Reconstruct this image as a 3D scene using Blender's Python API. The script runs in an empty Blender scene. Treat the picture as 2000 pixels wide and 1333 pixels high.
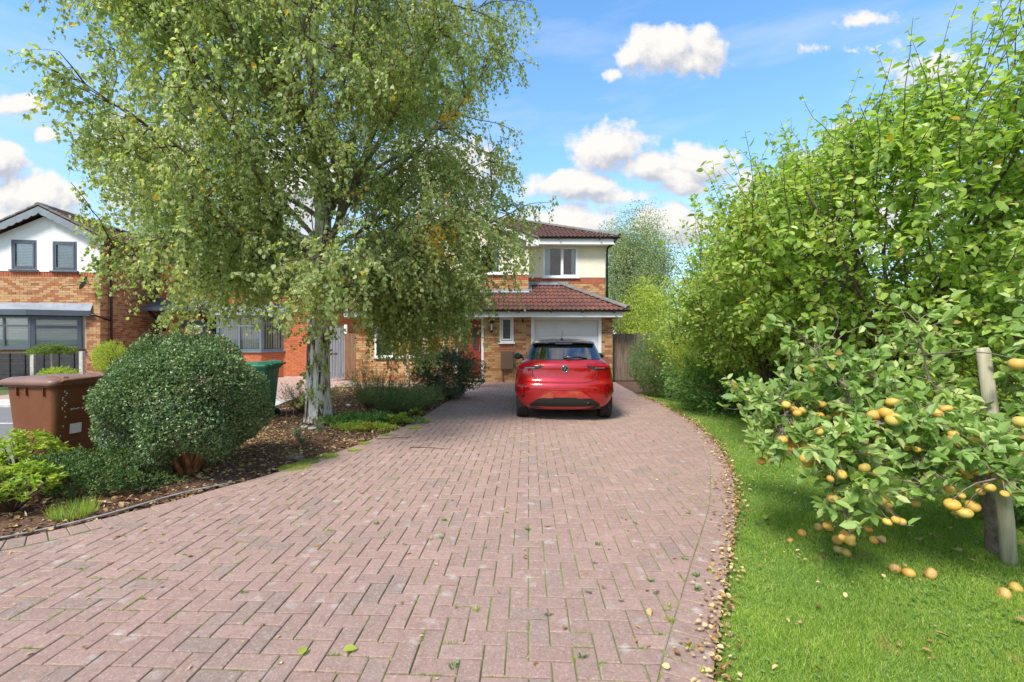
import bpy, bmesh, math, random
import numpy as np
from mathutils import Vector, Matrix, Euler
random.seed(7); rng = np.random.default_rng(11)
S = bpy.context.scene
COL = S.collection
PI = math.pi

# ------------------------------------------------------------ camera, sky, sun, exposure
cam_d = bpy.data.cameras.new('camera'); cam = bpy.data.objects.new('camera', cam_d); COL.objects.link(cam)
CAMZ = 1.45
cam.location = (0, 0, CAMZ)
cam_d.sensor_width = 36; cam_d.lens = 16.2
cam.rotation_euler = (math.radians(90 - 0.41), 0, 0)
cam_d.clip_start = 0.05; cam_d.clip_end = 3000
S.camera = cam
S.view_settings.view_transform = 'Standard'; S.view_settings.look = 'None'
S.view_settings.gamma = 1; S.view_settings.use_curve_mapping = False
S.view_settings.exposure = 1.6

SUN_DIR = Vector((-0.48, -0.68, 0.96)).normalized()      # towards the sun
sun_el = math.asin(SUN_DIR.z); sun_az = math.atan2(SUN_DIR.x, SUN_DIR.y)
sd = bpy.data.lights.new('sun', 'SUN'); so = bpy.data.objects.new('sun', sd); COL.objects.link(so)
sd.energy = 2.0; sd.angle = math.radians(16.0); sd.color = (1.0, 0.95, 0.87)
so.rotation_euler = (-SUN_DIR).to_track_quat('-Z', 'Y').to_euler()

W = bpy.data.worlds.new('World'); S.world = W; W.use_nodes = True
nt = W.node_tree; nt.nodes.clear()

class NG:
    """tiny node helper"""
    def __init__(s, t): s.t = t
    def n(s, typ, **kw):
        x = s.t.nodes.new(typ)
        for k, v in kw.items(): setattr(x, k, v)
        return x
    def l(s, a, b): s.t.links.new(a, b)
    def math(s, op, a, b=None, c=None, clamp=False):
        x = s.t.nodes.new('ShaderNodeMath'); x.operation = op; x.use_clamp = clamp
        for i, v in enumerate((a, b, c)):
            if v is None: continue
            if isinstance(v, (int, float)): x.inputs[i].default_value = v
            else: s.l(v, x.inputs[i])
        return x.outputs[0]
    def vmath(s, op, a, b=None):
        x = s.t.nodes.new('ShaderNodeVectorMath'); x.operation = op
        for i, v in enumerate((a, b)):
            if v is None: continue
            if isinstance(v, (tuple, list)): x.inputs[i].default_value = v
            else: s.l(v, x.inputs[i])
        return x.outputs['Value'] if op in ('LENGTH', 'DOT_PRODUCT') else x.outputs[0]
    def mix(s, f, a, b, typ='MIX'):
        x = s.t.nodes.new('ShaderNodeMix'); x.data_type = 'RGBA'; x.blend_type = typ
        for i, v in ((0, f), (6, a), (7, b)):
            if isinstance(v, (int, float)): x.inputs[i].default_value = v
            elif isinstance(v, (tuple, list)): x.inputs[i].default_value = (*v[:3], 1)
            else: s.l(v, x.inputs[i])
        return x.outputs[2]
    def ramp(s, f, stops, interp='LINEAR'):
        x = s.t.nodes.new('ShaderNodeValToRGB'); x.color_ramp.interpolation = interp
        e = x.color_ramp.elements
        while len(e) < len(stops): e.new(0.5)
        for i, (p, c) in enumerate(stops):
            e[i].position = p
            c = (c, c, c) if isinstance(c, (int, float)) else c
            e[i].color = (*c[:3], 1)
        s.l(f, x.inputs[0]); return x.outputs[0]
    def noise(s, vec, scale, detail=4, rough=0.55, out=0):
        x = s.t.nodes.new('ShaderNodeTexNoise'); x.inputs['Scale'].default_value = scale
        x.inputs['Detail'].default_value = detail; x.inputs['Roughness'].default_value = rough
        if vec is not None: s.l(vec, x.inputs['Vector'])
        return x.outputs[out]

# clouds: soft-edged heaps at fixed directions of the sky, edges broken by noise
def px(x, y): return ((x - 1000) / 900, (660 - y) / 900)
CL = [(1300, 98, 92, 56, 1.0), (1235, 110, 40, 30, .9), (1372, 90, 45, 55, .8), (1197, 148, 18, 12, .5),
      (1190, 292, 85, 52, 1.0), (1255, 325, 80, 34, 1.0), (1370, 320, 80, 42, 1.0), (1300, 345, 110, 22, .9),
      (1125, 362, 110, 34, .95), (1330, 368, 60, 20, .8), (1200, 385, 75, 18, .7),
      (1490, 360, 80, 34, .8), (1650, 285, 60, 46, .95), (1590, 320, 80, 30, .8),
      (1110, 440, 130, 40, .8), (1320, 440, 130, 45, .8), (1520, 440, 160, 60, .8), (1760, 420, 200, 100, .8),
      (35, 208, 66, 26, 1.0), (90, 266, 34, 20, .95), (-10, 315, 60, 38, 1.0), (70, 385, 110, 48, 1.0), (-60, 420, 160, 60, 1.0),
      (300, 330, 130, 120, .8), (560, 360, 150, 110, .8), (860, 350, 150, 90, .85), (420, 200, 100, 45, .6), (780, 170, 80, 50, .5),
      (1690, 42, 60, 14, .33), (1800, 150, 90, 50, .45), (1590, 102, 40, 13, .38), (1660, 108, 50, 10, .28)]
cg = bpy.data.node_groups.new('cloud_density', 'ShaderNodeTree')
cg.interface.new_socket('uv', in_out='INPUT', socket_type='NodeSocketVector')
cg.interface.new_socket('density', in_out='OUTPUT', socket_type='NodeSocketFloat')
g = NG(cg); gi = g.n('NodeGroupInput'); go = g.n('NodeGroupOutput')
uv = gi.outputs[0]
n1 = g.noise(uv, 9.5, 9, 0.62); n2 = g.noise(uv, 26, 7, 0.6)
warp = g.n('ShaderNodeVectorMath', operation='MULTIPLY_ADD')
wn = g.noise(uv, 4.0, 4, 0.5, out=1)
g.l(wn, warp.inputs[0]); warp.inputs[1].default_value = (.07, .05, 0); 
sub = g.vmath('SUBTRACT', uv, (.035, .025, 0)); g.l(sub, warp.inputs[2])
wuv = warp.outputs[0]
cur = None
for (x, y, rx, ry, a) in CL:
    u, v = px(x, y)
    d = g.vmath('SUBTRACT', wuv, (u, v, 0))
    d = g.vmath('MULTIPLY', d, (900 / rx / 1.12, 900 / ry / 1.12, 0))
    ln = g.vmath('LENGTH', d)
    f = g.math('MULTIPLY_ADD', ln, -a, a)
    cur = f if cur is None else g.math('MAXIMUM', cur, f)
nn = g.math('ADD', g.math('MULTIPLY_ADD', n1, 1.55, -0.79), g.math('MULTIPLY_ADD', n2, 1.0, -0.52))
cur = g.math('ADD', g.math('MAXIMUM', cur, -0.4), nn)
g.l(cur, go.inputs[0])

w = NG(nt)
tc = w.n('ShaderNodeTexCoord'); sep = w.n('ShaderNodeSeparateXYZ'); w.l(tc.outputs['Generated'], sep.inputs[0])
dx, dy, dz = sep.outputs
dyc = w.math('MAXIMUM', dy, 0.15)
cmb = w.n('ShaderNodeCombineXYZ'); w.l(w.math('DIVIDE', dx, dyc), cmb.inputs[0]); w.l(w.math('DIVIDE', dz, dyc), cmb.inputs[1])
def dens(off):
    gn = w.n('ShaderNodeGroup'); gn.node_tree = cg
    w.l(w.vmath('ADD', cmb.outputs[0], off), gn.inputs[0]); return gn.outputs[0]
d0 = dens((0, 0, 0)); d1 = dens((-0.012, 0.026, 0))
# the unseen sky behind and beside: broken cumulus, cover raised to add fill light
gen = w.noise(tc.outputs['Generated'], 3.2, 8, 0.58); genm = w.math('MULTIPLY_ADD', gen, 2.2, -.95)
side = w.math('MULTIPLY_ADD', dy, -6, 2.2, clamp=True)
dm = w.n('ShaderNodeMix'); dm.data_type = 'FLOAT'; w.l(side, dm.inputs[0]); w.l(d0, dm.inputs[2]); w.l(genm, dm.inputs[3])
alpha = w.ramp(dm.outputs[0], [(-0.0, 0.0), (0.10, .25), (0.22, .70), (0.38, 1.0)], 'EASE')
shade = w.math('MULTIPLY_ADD', w.math('SUBTRACT', d1, d0), 1.1, 0.36, clamp=True)
ccol = w.ramp(shade, [(0.06, (2.85, 2.75, 2.62)), (0.42, (2.35, 2.33, 2.35)), (0.80, (1.6, 1.7, 1.95))])
sky = w.n('ShaderNodeTexSky'); sky.sky_type = 'NISHITA'; sky.sun_disc = False
sky.sun_elevation = sun_el; sky.sun_rotation = sun_az; sky.air_density = 1.15; sky.dust_density = 0.6; sky.ozone_density = 3.0
hs = w.n('ShaderNodeHueSaturation'); hs.inputs['Saturation'].default_value = 1.2; hs.inputs['Value'].default_value = .84; w.l(sky.outputs[0], hs.inputs['Color'])
elev = w.ramp(dz, [(0.0, (.95, .95, .95)), (0.25, (1.0, 1.05, 1.02)), (0.6, (.92, 1.04, 1.06))])
skyc = w.mix(1.0, hs.outputs[0], elev, 'MULTIPLY')
skyc = w.mix(w.ramp(dz, [(0.0, .8), (0.35, .18), (0.8, 0)]), skyc, (1.75, 2.35, 2.8))
mpc = w.n('ShaderNodeMapping'); mpc.inputs['Scale'].default_value = (1.2, 1, 5.5); mpc.inputs['Rotation'].default_value = (0, .35, 0); w.l(tc.outputs['Generated'], mpc.inputs[0])
cirrus = w.ramp(w.noise(mpc.outputs[0], 2.2, 7, .6), [(.48, 0), (.78, .38)])
skyc = w.mix(cirrus, skyc, (2.7, 2.75, 2.85))
final = w.mix(alpha, skyc, ccol)
bg = w.n('ShaderNodeBackground'); bg.inputs[1].default_value = 0.118; w.l(final, bg.inputs[0])
wo = w.n('ShaderNodeOutputWorld'); w.l(bg.outputs[0], wo.inputs[0])

# ------------------------------------------------------------ tags and mesh helpers
def tag(o, label=None, cat=None, group=None, kind=None):
    if label: o['label'] = label
    if cat: o['category'] = cat
    if group: o['group'] = group
    if kind: o['kind'] = kind
    return o
def thing(name, loc, label, cat, group=None, rz=0.0):
    o = bpy.data.objects.new(name, None); COL.objects.link(o)
    o.location = loc; o.rotation_euler = (0, 0, rz); o.empty_display_size = .2
    return tag(o, label, cat, group)
def link(name, me, parent=None):
    o = bpy.data.objects.new(name, me); COL.objects.link(o)
    if parent is not None: o.parent = parent
    return o
class MB:
    def __init__(s): s.v = []; s.f = []; s.m = []; s.sm = []; s.mi = 0; s.smooth = False
    def add(s, vs, fs):
        b = len(s.v); s.v.extend(tuple(p) for p in vs)
        for f in fs: s.f.append(tuple(i + b for i in f)); s.m.append(s.mi); s.sm.append(s.smooth)
        return s
    def box(s, x0, x1, y0, y1, z0, z1, skip=''):
        vs = [(x, y, z) for z in (z0, z1) for y in (y0, y1) for x in (x0, x1)]
        F = {'b': (0, 2, 3, 1), 't': (4, 5, 7, 6), 'f': (0, 1, 5, 4), 'k': (2, 6, 7, 3), 'l': (0, 4, 6, 2), 'r': (1, 3, 7, 5)}
        return s.add(vs, [F[k] for k in F if k not in skip])
    def obox(s, c, sz, rz=0, rx=0, ry=0):
        M = Matrix.Translation(c) @ Euler((rx, ry, rz)).to_matrix().to_4x4()
        hx, hy, hz = (q / 2 for q in sz)
        vs = [M @ Vector((x, y, z)) for z in (-hz, hz) for y in (-hy, hy) for x in (-hx, hx)]
        return s.add(vs, [(0, 2, 3, 1), (4, 5, 7, 6), (0, 1, 5, 4), (2, 6, 7, 3), (0, 4, 6, 2), (1, 3, 7, 5)])
    def quad(s, *p): return s.add(p, [tuple(range(len(p)))])
    def bar(s, a, b, w, h=None):
        a, b = Vector(a), Vector(b); d = b - a; L = d.length
        if L < 1e-6: return s
        q = d.to_track_quat('X', 'Z'); h = h or w
        vs = [a + q @ Vector((x, y, z)) for z in (-h / 2, h / 2) for y in (-w / 2, w / 2) for x in (0, L)]
        return s.add(vs, [(0, 2, 3, 1), (4, 5, 7, 6), (0, 1, 5, 4), (2, 6, 7, 3), (0, 4, 6, 2), (1, 3, 7, 5)])
    def tube(s, pts, rad, n=8, cap=True, closed=False):
        pts = [Vector(p) for p in pts]; N = len(pts)
        if isinstance(rad, (int, float)): rad = [rad] * N
        up = Vector((0, 0, 1)); vs = []; ref = None
        for i, p in enumerate(pts):
            if closed: d = pts[(i + 1) % N] - pts[i - 1]
            else: d = pts[min(i + 1, N - 1)] - pts[max(i - 1, 0)]
            if d.length < 1e-9: d = Vector((0, 0, 1))
            d.normalize()
            if ref is None: ref = d.orthogonal().normalized()
            ref = (ref - d * ref.dot(d))
            if ref.length < 1e-6: ref = d.orthogonal()
            ref.normalize(); b = d.cross(ref)
            for k in range(n):
                a = 2 * PI * k / n; vs.append(p + (ref * math.cos(a) + b * math.sin(a)) * rad[i])
        fs = []
        for i in range(N if closed else N - 1):
            j = (i + 1) % N
            for k in range(n):
                k2 = (k + 1) % n; fs.append((i * n + k, i * n + k2, j * n + k2, j * n + k))
        if cap and not closed: fs += [tuple(range(n - 1, -1, -1)), tuple((N - 1) * n + k for k in range(n))]
        return s.add(vs, fs)
    def lathe(s, prof, n=20, c=(0, 0, 0), axis='z'):
        vs = []
        for (r, h) in prof:
            for k in range(n):
                a = 2 * PI * k / n
                if axis == 'z': vs.append((c[0] + r * math.cos(a), c[1] + r * math.sin(a), c[2] + h))
                elif axis == 'x': vs.append((c[0] + h, c[1] + r * math.cos(a), c[2] + r * math.sin(a)))
                else: vs.append((c[0] + r * math.cos(a), c[1] + h, c[2] + r * math.sin(a)))
        fs = []
        for i in range(len(prof) - 1):
            for k in range(n):
                k2 = (k + 1) % n
                f = (i * n + k, i * n + k2, (i + 1) * n + k2, (i + 1) * n + k)
                fs.append(f if axis != 'y' else f[::-1])
        return s.add(vs, fs)
    def ball(s, c, r, n=12, m=8, sz=(1, 1, 1)):
        vs = []
        for i in range(m + 1):
            t = PI * i / m
            for k in range(n):
                a = 2 * PI * k / n
                vs.append((c[0] + r * sz[0] * math.sin(t) * math.cos(a), c[1] + r * sz[1] * math.sin(t) * math.sin(a), c[2] + r * sz[2] * math.cos(t)))
        return s.add(vs, [(i * n + k, (i + 1) * n + k, (i + 1) * n + (k + 1) % n, i * n + (k + 1) % n) for i in range(m) for k in range(n)])
    def mesh(s, name, mats):
        me = bpy.data.meshes.new(name); me.from_pydata(s.v, [], s.f)
        for m in (mats if isinstance(mats, (list, tuple)) else [mats]): me.materials.append(m)
        me.polygons.foreach_set('material_index', s.m); me.polygons.foreach_set('use_smooth', s.sm)
        me.update(); return me
    def build(s, name, mats, parent=None, bevel=0, label=None, kind=None):
        me = s.mesh(name, mats)
        bm = bmesh.new(); bm.from_mesh(me); bmesh.ops.recalc_face_normals(bm, faces=bm.faces) if s.closed_ok() else None
        bm.to_mesh(me); bm.free()
        o = link(name, me, parent)
        if bevel:
            b = o.modifiers.new('bevel', 'BEVEL'); b.width = bevel; b.segments = 2; b.limit_method = 'ANGLE'
        if label: o['label'] = label
        if kind: o['kind'] = kind
        return o
    def closed_ok(s): return len(s.v) < 60000
def np_mesh(name, V, F, mats, smooth=False, uv=None):
    me = bpy.data.meshes.new(name); V = np.asarray(V, dtype=np.float32).reshape(-1, 3); F = np.asarray(F, dtype=np.int32); k = F.shape[1]
    me.vertices.add(len(V)); me.vertices.foreach_set('co', V.ravel())
    me.loops.add(F.size); me.loops.foreach_set('vertex_index', F.ravel())
    me.polygons.add(len(F)); me.polygons.foreach_set('loop_start', np.arange(0, F.size, k, dtype=np.int32))
    me.polygons.foreach_set('use_smooth', np.full(len(F), smooth))
    for m in (mats if isinstance(mats, (list, tuple)) else [mats]): me.materials.append(m)
    me.update(calc_edges=True); me.validate(); return me
def unit(a): return a / (np.linalg.norm(a, axis=-1, keepdims=True) + 1e-9)

# leaf templates: (u along, v across, w up)
LEAF_KITE = (np.array([[0, 0, 0], [.42, -.5, .10], [1, 0, -.06], [.42, .5, .10]]), np.array([[0, 1, 2, 3]]))
LEAF_OVAL = (np.array([[0, 0, 0], [.22, -.42, .10], [.62, -.44, .09], [1, 0, -.10], [.62, .44, .09], [.22, .42, .10], [.5, 0, -.02]]),
             np.array([[0, 1, 6, 6], [1, 2, 6, 6]]))
LEAF_OVAL = (np.array([[0, 0, 0], [.2, -.42, .10], [.62, -.46, .07], [1, 0, -.12], [.62, .46, .07], [.2, .42, .10]]),
             np.array([[0, 1, 2, 3], [0, 3, 4, 5]]))
LEAF_LONG = (np.array([[0, 0, 0], [.35, -.5, .04], [1, 0, -.18], [.35, .5, .04]]), np.array([[0, 1, 2, 3]]))
def leaf_geo(P, D, N, L, Wd, tpl):
    """P base points, D directions, N normals (n,3); L,Wd lengths (n)"""
    D = unit(D); Sx = unit(np.cross(D, N)); Nn = np.cross(Sx, D)
    t, f = tpl; k = len(t); n = len(P)
    L = np.broadcast_to(np.asarray(L, float), (n,)); Wd = np.broadcast_to(np.asarray(Wd, float), (n,))
    V = (P[:, None, :] + D[:, None, :] * (t[None, :, 0:1] * L[:, None, None]) + Sx[:, None, :] * (t[None, :, 1:2] * Wd[:, None, None])
         + Nn[:, None, :] * (t[None, :, 2:3] * L[:, None, None]))
    F = (f[None] + (np.arange(n) * k)[:, None, None]).reshape(-1, f.shape[1])
    return V.reshape(-1, 3), F
def in_view(P, margin=0.0):
    z = P[:, 1]; u = P[:, 0] / np.maximum(z, .01); v = (P[:, 2] - CAMZ) / np.maximum(z, .01)
    return (z > .3) & (np.abs(u) < 1.11 + margin) & (v < .74 + margin) & (v > -.75 - margin)
def foliage(root, P, D, N, L, Wd, tpl, mats, name='foliage', singles=300, single_tpl=LEAF_OVAL, leafname='leaf'):
    """the leaves of one plant (world coordinates): nearest ones single, the rest one mesh"""
    base = np.array(root.location); n = len(P)
    L = np.broadcast_to(np.asarray(L, float), (n,)); Wd = np.broadcast_to(np.asarray(Wd, float), (n,))
    keep = np.ones(n, bool)
    if singles:
        dist = np.linalg.norm(P - np.array([0, 0, CAMZ]), axis=1) / L
        dist[~in_view(P)] = 1e9
        idx = np.argsort(dist)[:singles]; keep[idx] = False
        V1, F1 = leaf_geo(np.zeros((1, 3)), np.array([[1., 0, 0]]), np.array([[0, 0, 1.]]), [1.], [1.], single_tpl)
        lm = np_mesh('leaf', V1, F1, mats, True)
        Dn = unit(D[idx]); Sn = unit(np.cross(Dn, N[idx])); Nn = np.cross(Sn, Dn)
        for q, i in enumerate(idx):
            o = link(leafname, lm, root)
            l, ww = L[i], Wd[i]; p = P[i] - base
            o.matrix_local = Matrix(((Dn[q][0] * l, -Sn[q][0] * ww, Nn[q][0] * l, p[0]), (Dn[q][1] * l, -Sn[q][1] * ww, Nn[q][1] * l, p[1]),
                                     (Dn[q][2] * l, -Sn[q][2] * ww, Nn[q][2] * l, p[2]), (0, 0, 0, 1)))
    V, F = leaf_geo(P[keep] - base, D[keep], N[keep], L[keep], Wd[keep], tpl)
    o = link(name, np_mesh(name, V, F, mats, False), root); o['kind'] = 'stuff'
    return o
def tubes_np(paths, radii, n=3):
    """many thin tubes, each path (k,3), radii (k,)"""
    VV = []; FF = []; b = 0
    for P, R in zip(paths, radii):
        P = np.asarray(P, float); k = len(P)
        T = np.gradient(P, axis=0); T = unit(T)
        a = np.array([0.31, .85, .42]); A = unit(np.cross(T, a)); B = np.cross(T, A)
        ang = np.arange(n) * 2 * PI / n
        V = P[:, None] + np.asarray(R).reshape(-1, 1, 1) * (A[:, None] * np.cos(ang)[None, :, None] + B[:, None] * np.sin(ang)[None, :, None])
        VV.append(V.reshape(-1, 3))
        i = np.arange(k - 1)[:, None] * n + np.arange(n)[None]; j = np.arange(k - 1)[:, None] * n + (np.arange(n)[None] + 1) % n
        FF.append(np.stack([i, j, j + n, i + n], -1).reshape(-1, 4) + b); b += k * n
    return np.concatenate(VV), np.concatenate(FF)
# ------------------------------------------------------------ materials
MATS = {}
def base(name):
    m = bpy.data.materials.new(name); m.use_nodes = True; t = m.node_tree; g = NG(t)
    b = t.nodes['Principled BSDF']; MATS[name] = m; return m, g, b
def rnd(g):
    oi = g.n('ShaderNodeObjectInfo'); ge = g.n('ShaderNodeNewGeometry')
    return g.math('FRACT', g.math('ADD', g.math('MULTIPLY', oi.outputs['Random'], 7.31), ge.outputs['Random Per Island'])), ge.outputs['Position']
def bump(g, b, h, dist=0.01, strength=0.6):
    x = g.n('ShaderNodeBump'); x.inputs['Distance'].default_value = dist; x.inputs['Strength'].default_value = strength
    g.l(h, x.inputs['Height']); g.l(x.outputs[0], b.inputs['Normal'])
def plain(name, c, rough=.6, var=.12, ns=6, metal=0, coat=0, bmp=0, bs=60, spec=.5):
    m, g, b = base(name); r, pos = rnd(g)
    nz = g.noise(pos, ns, 5, .6)
    lo = tuple(x * (1 - var * 1.6) for x in c); hi = tuple(min(1, x * (1 + var)) for x in c)
    g.l(g.ramp(nz, [(.3, lo), (.7, hi)]), b.inputs['Base Color'])
    b.inputs['Roughness'].default_value = rough; b.inputs['Metallic'].default_value = metal; b.inputs['Coat Weight'].default_value = coat
    b.inputs['Specular IOR Level'].default_value = spec
    if bmp: bump(g, b, g.noise(pos, bs, 4, .6), bmp)
    return m
def brickmat(name, stops, joint_dirt=.5):
    m, g, b = base(name); r, pos = rnd(g)
    c = g.ramp(r, stops)
    nz = g.noise(pos, 45, 4, .65); c = g.mix(g.math('MULTIPLY_ADD', nz, .9, -.28, clamp=True), c, g.mix(.5, c, (.12, .07, .045)))
    n2 = g.noise(pos, 9, 3, .6); c = g.mix(g.math('MULTIPLY_ADD', n2, 1.2, -.5, clamp=True), c, g.mix(.35, c, (.62, .48, .33)))
    n3 = g.noise(pos, 1.1, 3, .6); c = g.mix(g.math('MULTIPLY_ADD', n3, 1.2, -.45, clamp=True), c, g.mix(.3, c, (.2, .13, .09)))
    g.l(c, b.inputs['Base Color']); b.inputs['Roughness'].default_value = .9; b.inputs['Specular IOR Level'].default_value = .25
    bump(g, b, g.noise(pos, 110, 5, .65), .004, .8); return m
M_BUFF = brickmat('buff_brick', [(0, (.56, .33, .15)), (.25, (.50, .27, .11)), (.5, (.60, .38, .19)), (.68, (.38, .16, .07)), (.85, (.44, .15, .06)), (1, (.29, .11, .06))])
M_RED = brickmat('orange_red_brick', [(0, (.50, .13, .045)), (.5, (.56, .16, .055)), (1, (.42, .10, .04))])
M_SOLD = brickmat('red_soldier_brick', [(0, (.40, .10, .05)), (.5, (.46, .13, .06)), (1, (.34, .085, .045))])
M_MORT = plain('mortar', (.58, .51, .41), .95, .2, 14, bmp=.003, bs=80)
M_MORTR = plain('mortar_grey', (.62, .52, .44), .95, .15, 14)
M_CREAM = plain('cream_render', (.80, .73, .56), .92, .05, 2.2, bmp=.002, bs=240)
M_WREND = plain('white_render', (.82, .82, .80), .92, .04, 2.2, bmp=.002, bs=240)
M_WHITE = plain('white_upvc', (.80, .80, .79), .35, .03, 3)
M_GREYF = plain('grey_upvc', (.085, .10, .125), .4, .08, 4)
M_BGREY = plain('blue_grey_upvc', (.12, .16, .20), .4, .08, 4)
M_BLACK = plain('black_plastic', (.014, .014, .016), .38, .2, 10)
M_LEAD = plain('lead_flashing', (.27, .30, .34), .65, .15, 5)
M_SCALL = plain('painted_grey_bargeboard', (.20, .235, .26), .6, .1, 5)
M_BROWNP = plain('brown_meter_box', (.17, .10, .065), .6, .06, 12)
M_GARAGE = plain('garage_door_white', (.74, .75, .75), .42, .035, 2.5, bmp=.0012, bs=120)
M_ANTH = plain('black_fence_paint', (.028, .029, .034), .75, .3, 14, bmp=.003, bs=50)
M_CONC = plain('concrete', (.50, .48, .44), .95, .14, 12, bmp=.003, bs=90)
M_BLIND = plain('blind_fabric', (.86, .86, .84), .7, .03, 3)
M_CURT = plain('curtain_blue', (.62, .76, .82), .85, .08, 4)
M_INT = plain('room_dark', (.05, .05, .052), .9, .2, 2)
M_STEP = plain('threshold_metal', (.66, .60, .32), .4, .15, 8, metal=.3)
M_CHROME = plain('chrome', (.75, .75, .76), .15, .04, 5, metal=1)
def roofmat(name, a, b2, moss=.35):
    m, g, b = base(name); r, pos = rnd(g)
    c = g.ramp(r, [(0, a), (1, b2)])
    nz = g.noise(pos, 7, 5, .65); c = g.mix(g.math('MULTIPLY_ADD', nz, 2.2, -.95, clamp=True), c, g.mix(.55, c, (.055, .04, .035)))
    n2 = g.noise(pos, 30, 4, .65); c = g.mix(g.math('MULTIPLY_ADD', n2, 3.0, -1.75, clamp=True), c, (.30, .26, .21))
    g.l(c, b.inputs['Base Color']); b.inputs['Roughness'].default_value = .88; b.inputs['Specular IOR Level'].default_value = .3
    bump(g, b, g.noise(pos, 70, 4, .6), .004, .6); return m
M_TILE = roofmat('brown_red_roof_tile', (.19, .075, .055), (.125, .056, .046))
M_TILE2 = roofmat('dark_brown_roof_tile', (.135, .062, .045), (.095, .05, .042))
M_RIDGE = roofmat('grey_ridge_tile', (.20, .19, .175), (.15, .145, .14))
def glassmat(name, tint=(.9, .95, .95), f=.12, dark=.75):
    m, g, b = base(name); t = m.node_tree; t.nodes.remove(b)
    tr = g.n('ShaderNodeBsdfTransparent'); tr.inputs[0].default_value = (*tint, 1)
    gl = g.n('ShaderNodeBsdfGlossy'); gl.inputs['Roughness'].default_value = .02
    fr = g.n('ShaderNodeFresnel'); fr.inputs[0].default_value = 1.5
    mx = g.n('ShaderNodeMixShader'); g.l(g.math('ADD', fr.outputs[0], f, clamp=True), mx.inputs[0]); g.l(tr.outputs[0], mx.inputs[1]); g.l(gl.outputs[0], mx.inputs[2])
    g.l(mx.outputs[0], t.nodes['Material Output'].inputs[0]); return m
M_GLASS = glassmat('window_glass', (.95, .97, .97), .035)
M_CARGL = glassmat('tinted_car_glass', (.42, .50, .48), .22)
# pavers: pink-grey concrete blocks with lichen, speckle and dark stains
m, g, b = base('block_paver'); r, pos = rnd(g)
c = g.ramp(r, [(0, (.38, .245, .205)), (.25, (.42, .272, .228)), (.5, (.36, .24, .20)), (.75, (.39, .25, .205)), (.9, (.31, .225, .195)), (1, (.45, .29, .245))])
big = g.noise(pos, .55, 4, .6); c = g.mix(g.math('MULTIPLY_ADD', big, 2.2, -.85, clamp=True), c, g.mix(.42, c, (.245, .20, .165)))
sp = g.noise(pos, 75, 5, .8); c = g.mix(g.math('MULTIPLY_ADD', sp, 5, -2.55, clamp=True), c, (.56, .44, .40))
mp = g.n('ShaderNodeMapping'); mp.inputs['Location'].default_value = (7, 3, 1); g.l(pos, mp.inputs[0]); sp2 = g.noise(mp.outputs[0], 60, 5, .8); c = g.mix(g.math('MULTIPLY_ADD', sp2, 5, -2.75, clamp=True), c, (.13, .10, .085))
vo = g.n('ShaderNodeTexVoronoi'); vo.inputs['Scale'].default_value = 6.4; vo.inputs['Randomness'].default_value = 1
wv = g.n('ShaderNodeVectorMath', operation='MULTIPLY_ADD'); g.l(g.noise(pos, 14, 3, .6, out=1), wv.inputs[0]); wv.inputs[1].default_value = (.09, .09, .09); g.l(pos, wv.inputs[2])
g.l(wv.outputs[0], vo.inputs['Vector'])
lich = g.ramp(vo.outputs['Distance'], [(.08, 1), (.27, 0)]); pick = g.ramp(g.noise(pos, 2.4, 2, .5), [(.40, 0), (.54, 1)])
lf = g.math('MULTIPLY', g.math('MULTIPLY', lich, pick), g.math('MULTIPLY_ADD', g.noise(pos, 60, 3, .7), 2.4, -.55, clamp=True))
c = g.mix(g.math('MULTIPLY', lf, .72), c, (.60, .56, .53))
vo2 = g.n('ShaderNodeTexVoronoi'); vo2.inputs['Scale'].default_value = 3.1; g.l(wv.outputs[0], vo2.inputs['Vector'])
c = g.mix(g.math('MULTIPLY', g.ramp(vo2.outputs['Distance'], [(.045, 1), (.075, 0)]), .8), c, (.07, .055, .05))
n3 = g.noise(pos, 18, 4, .7); c = g.mix(g.math('MULTIPLY_ADD', n3, 2.0, -.95, clamp=True), c, g.mix(.55, c, (.13, .095, .08)))
g.l(c, b.inputs['Base Color']); b.inputs['Roughness'].default_value = .93; b.inputs['Specular IOR Level'].default_value = .22
bump(g, b, g.math('ADD', g.noise(pos, 230, 4, .7), g.math('MULTIPLY', g.noise(pos, 60, 5, .75), 1.6)), .006, .9); M_PAVE = m
# joints: sand, dirt and moss
m, g, b = base('mossy_joint'); r, pos = rnd(g)
a = g.noise(pos, 3.0, 4, .65); c = g.mix(g.ramp(a, [(.34, 0), (.50, 1)]), (.16, .13, .085), (.20, .26, .07))
c = g.mix(g.math('MULTIPLY_ADD', g.noise(pos, 60, 3, .7), 2, -.9, clamp=True), c, (.06, .05, .035))
g.l(c, b.inputs['Base Color']); b.inputs['Roughness'].default_value = 1; bump(g, b, g.noise(pos, 150, 3, .7), .006); M_JOINT = m
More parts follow.
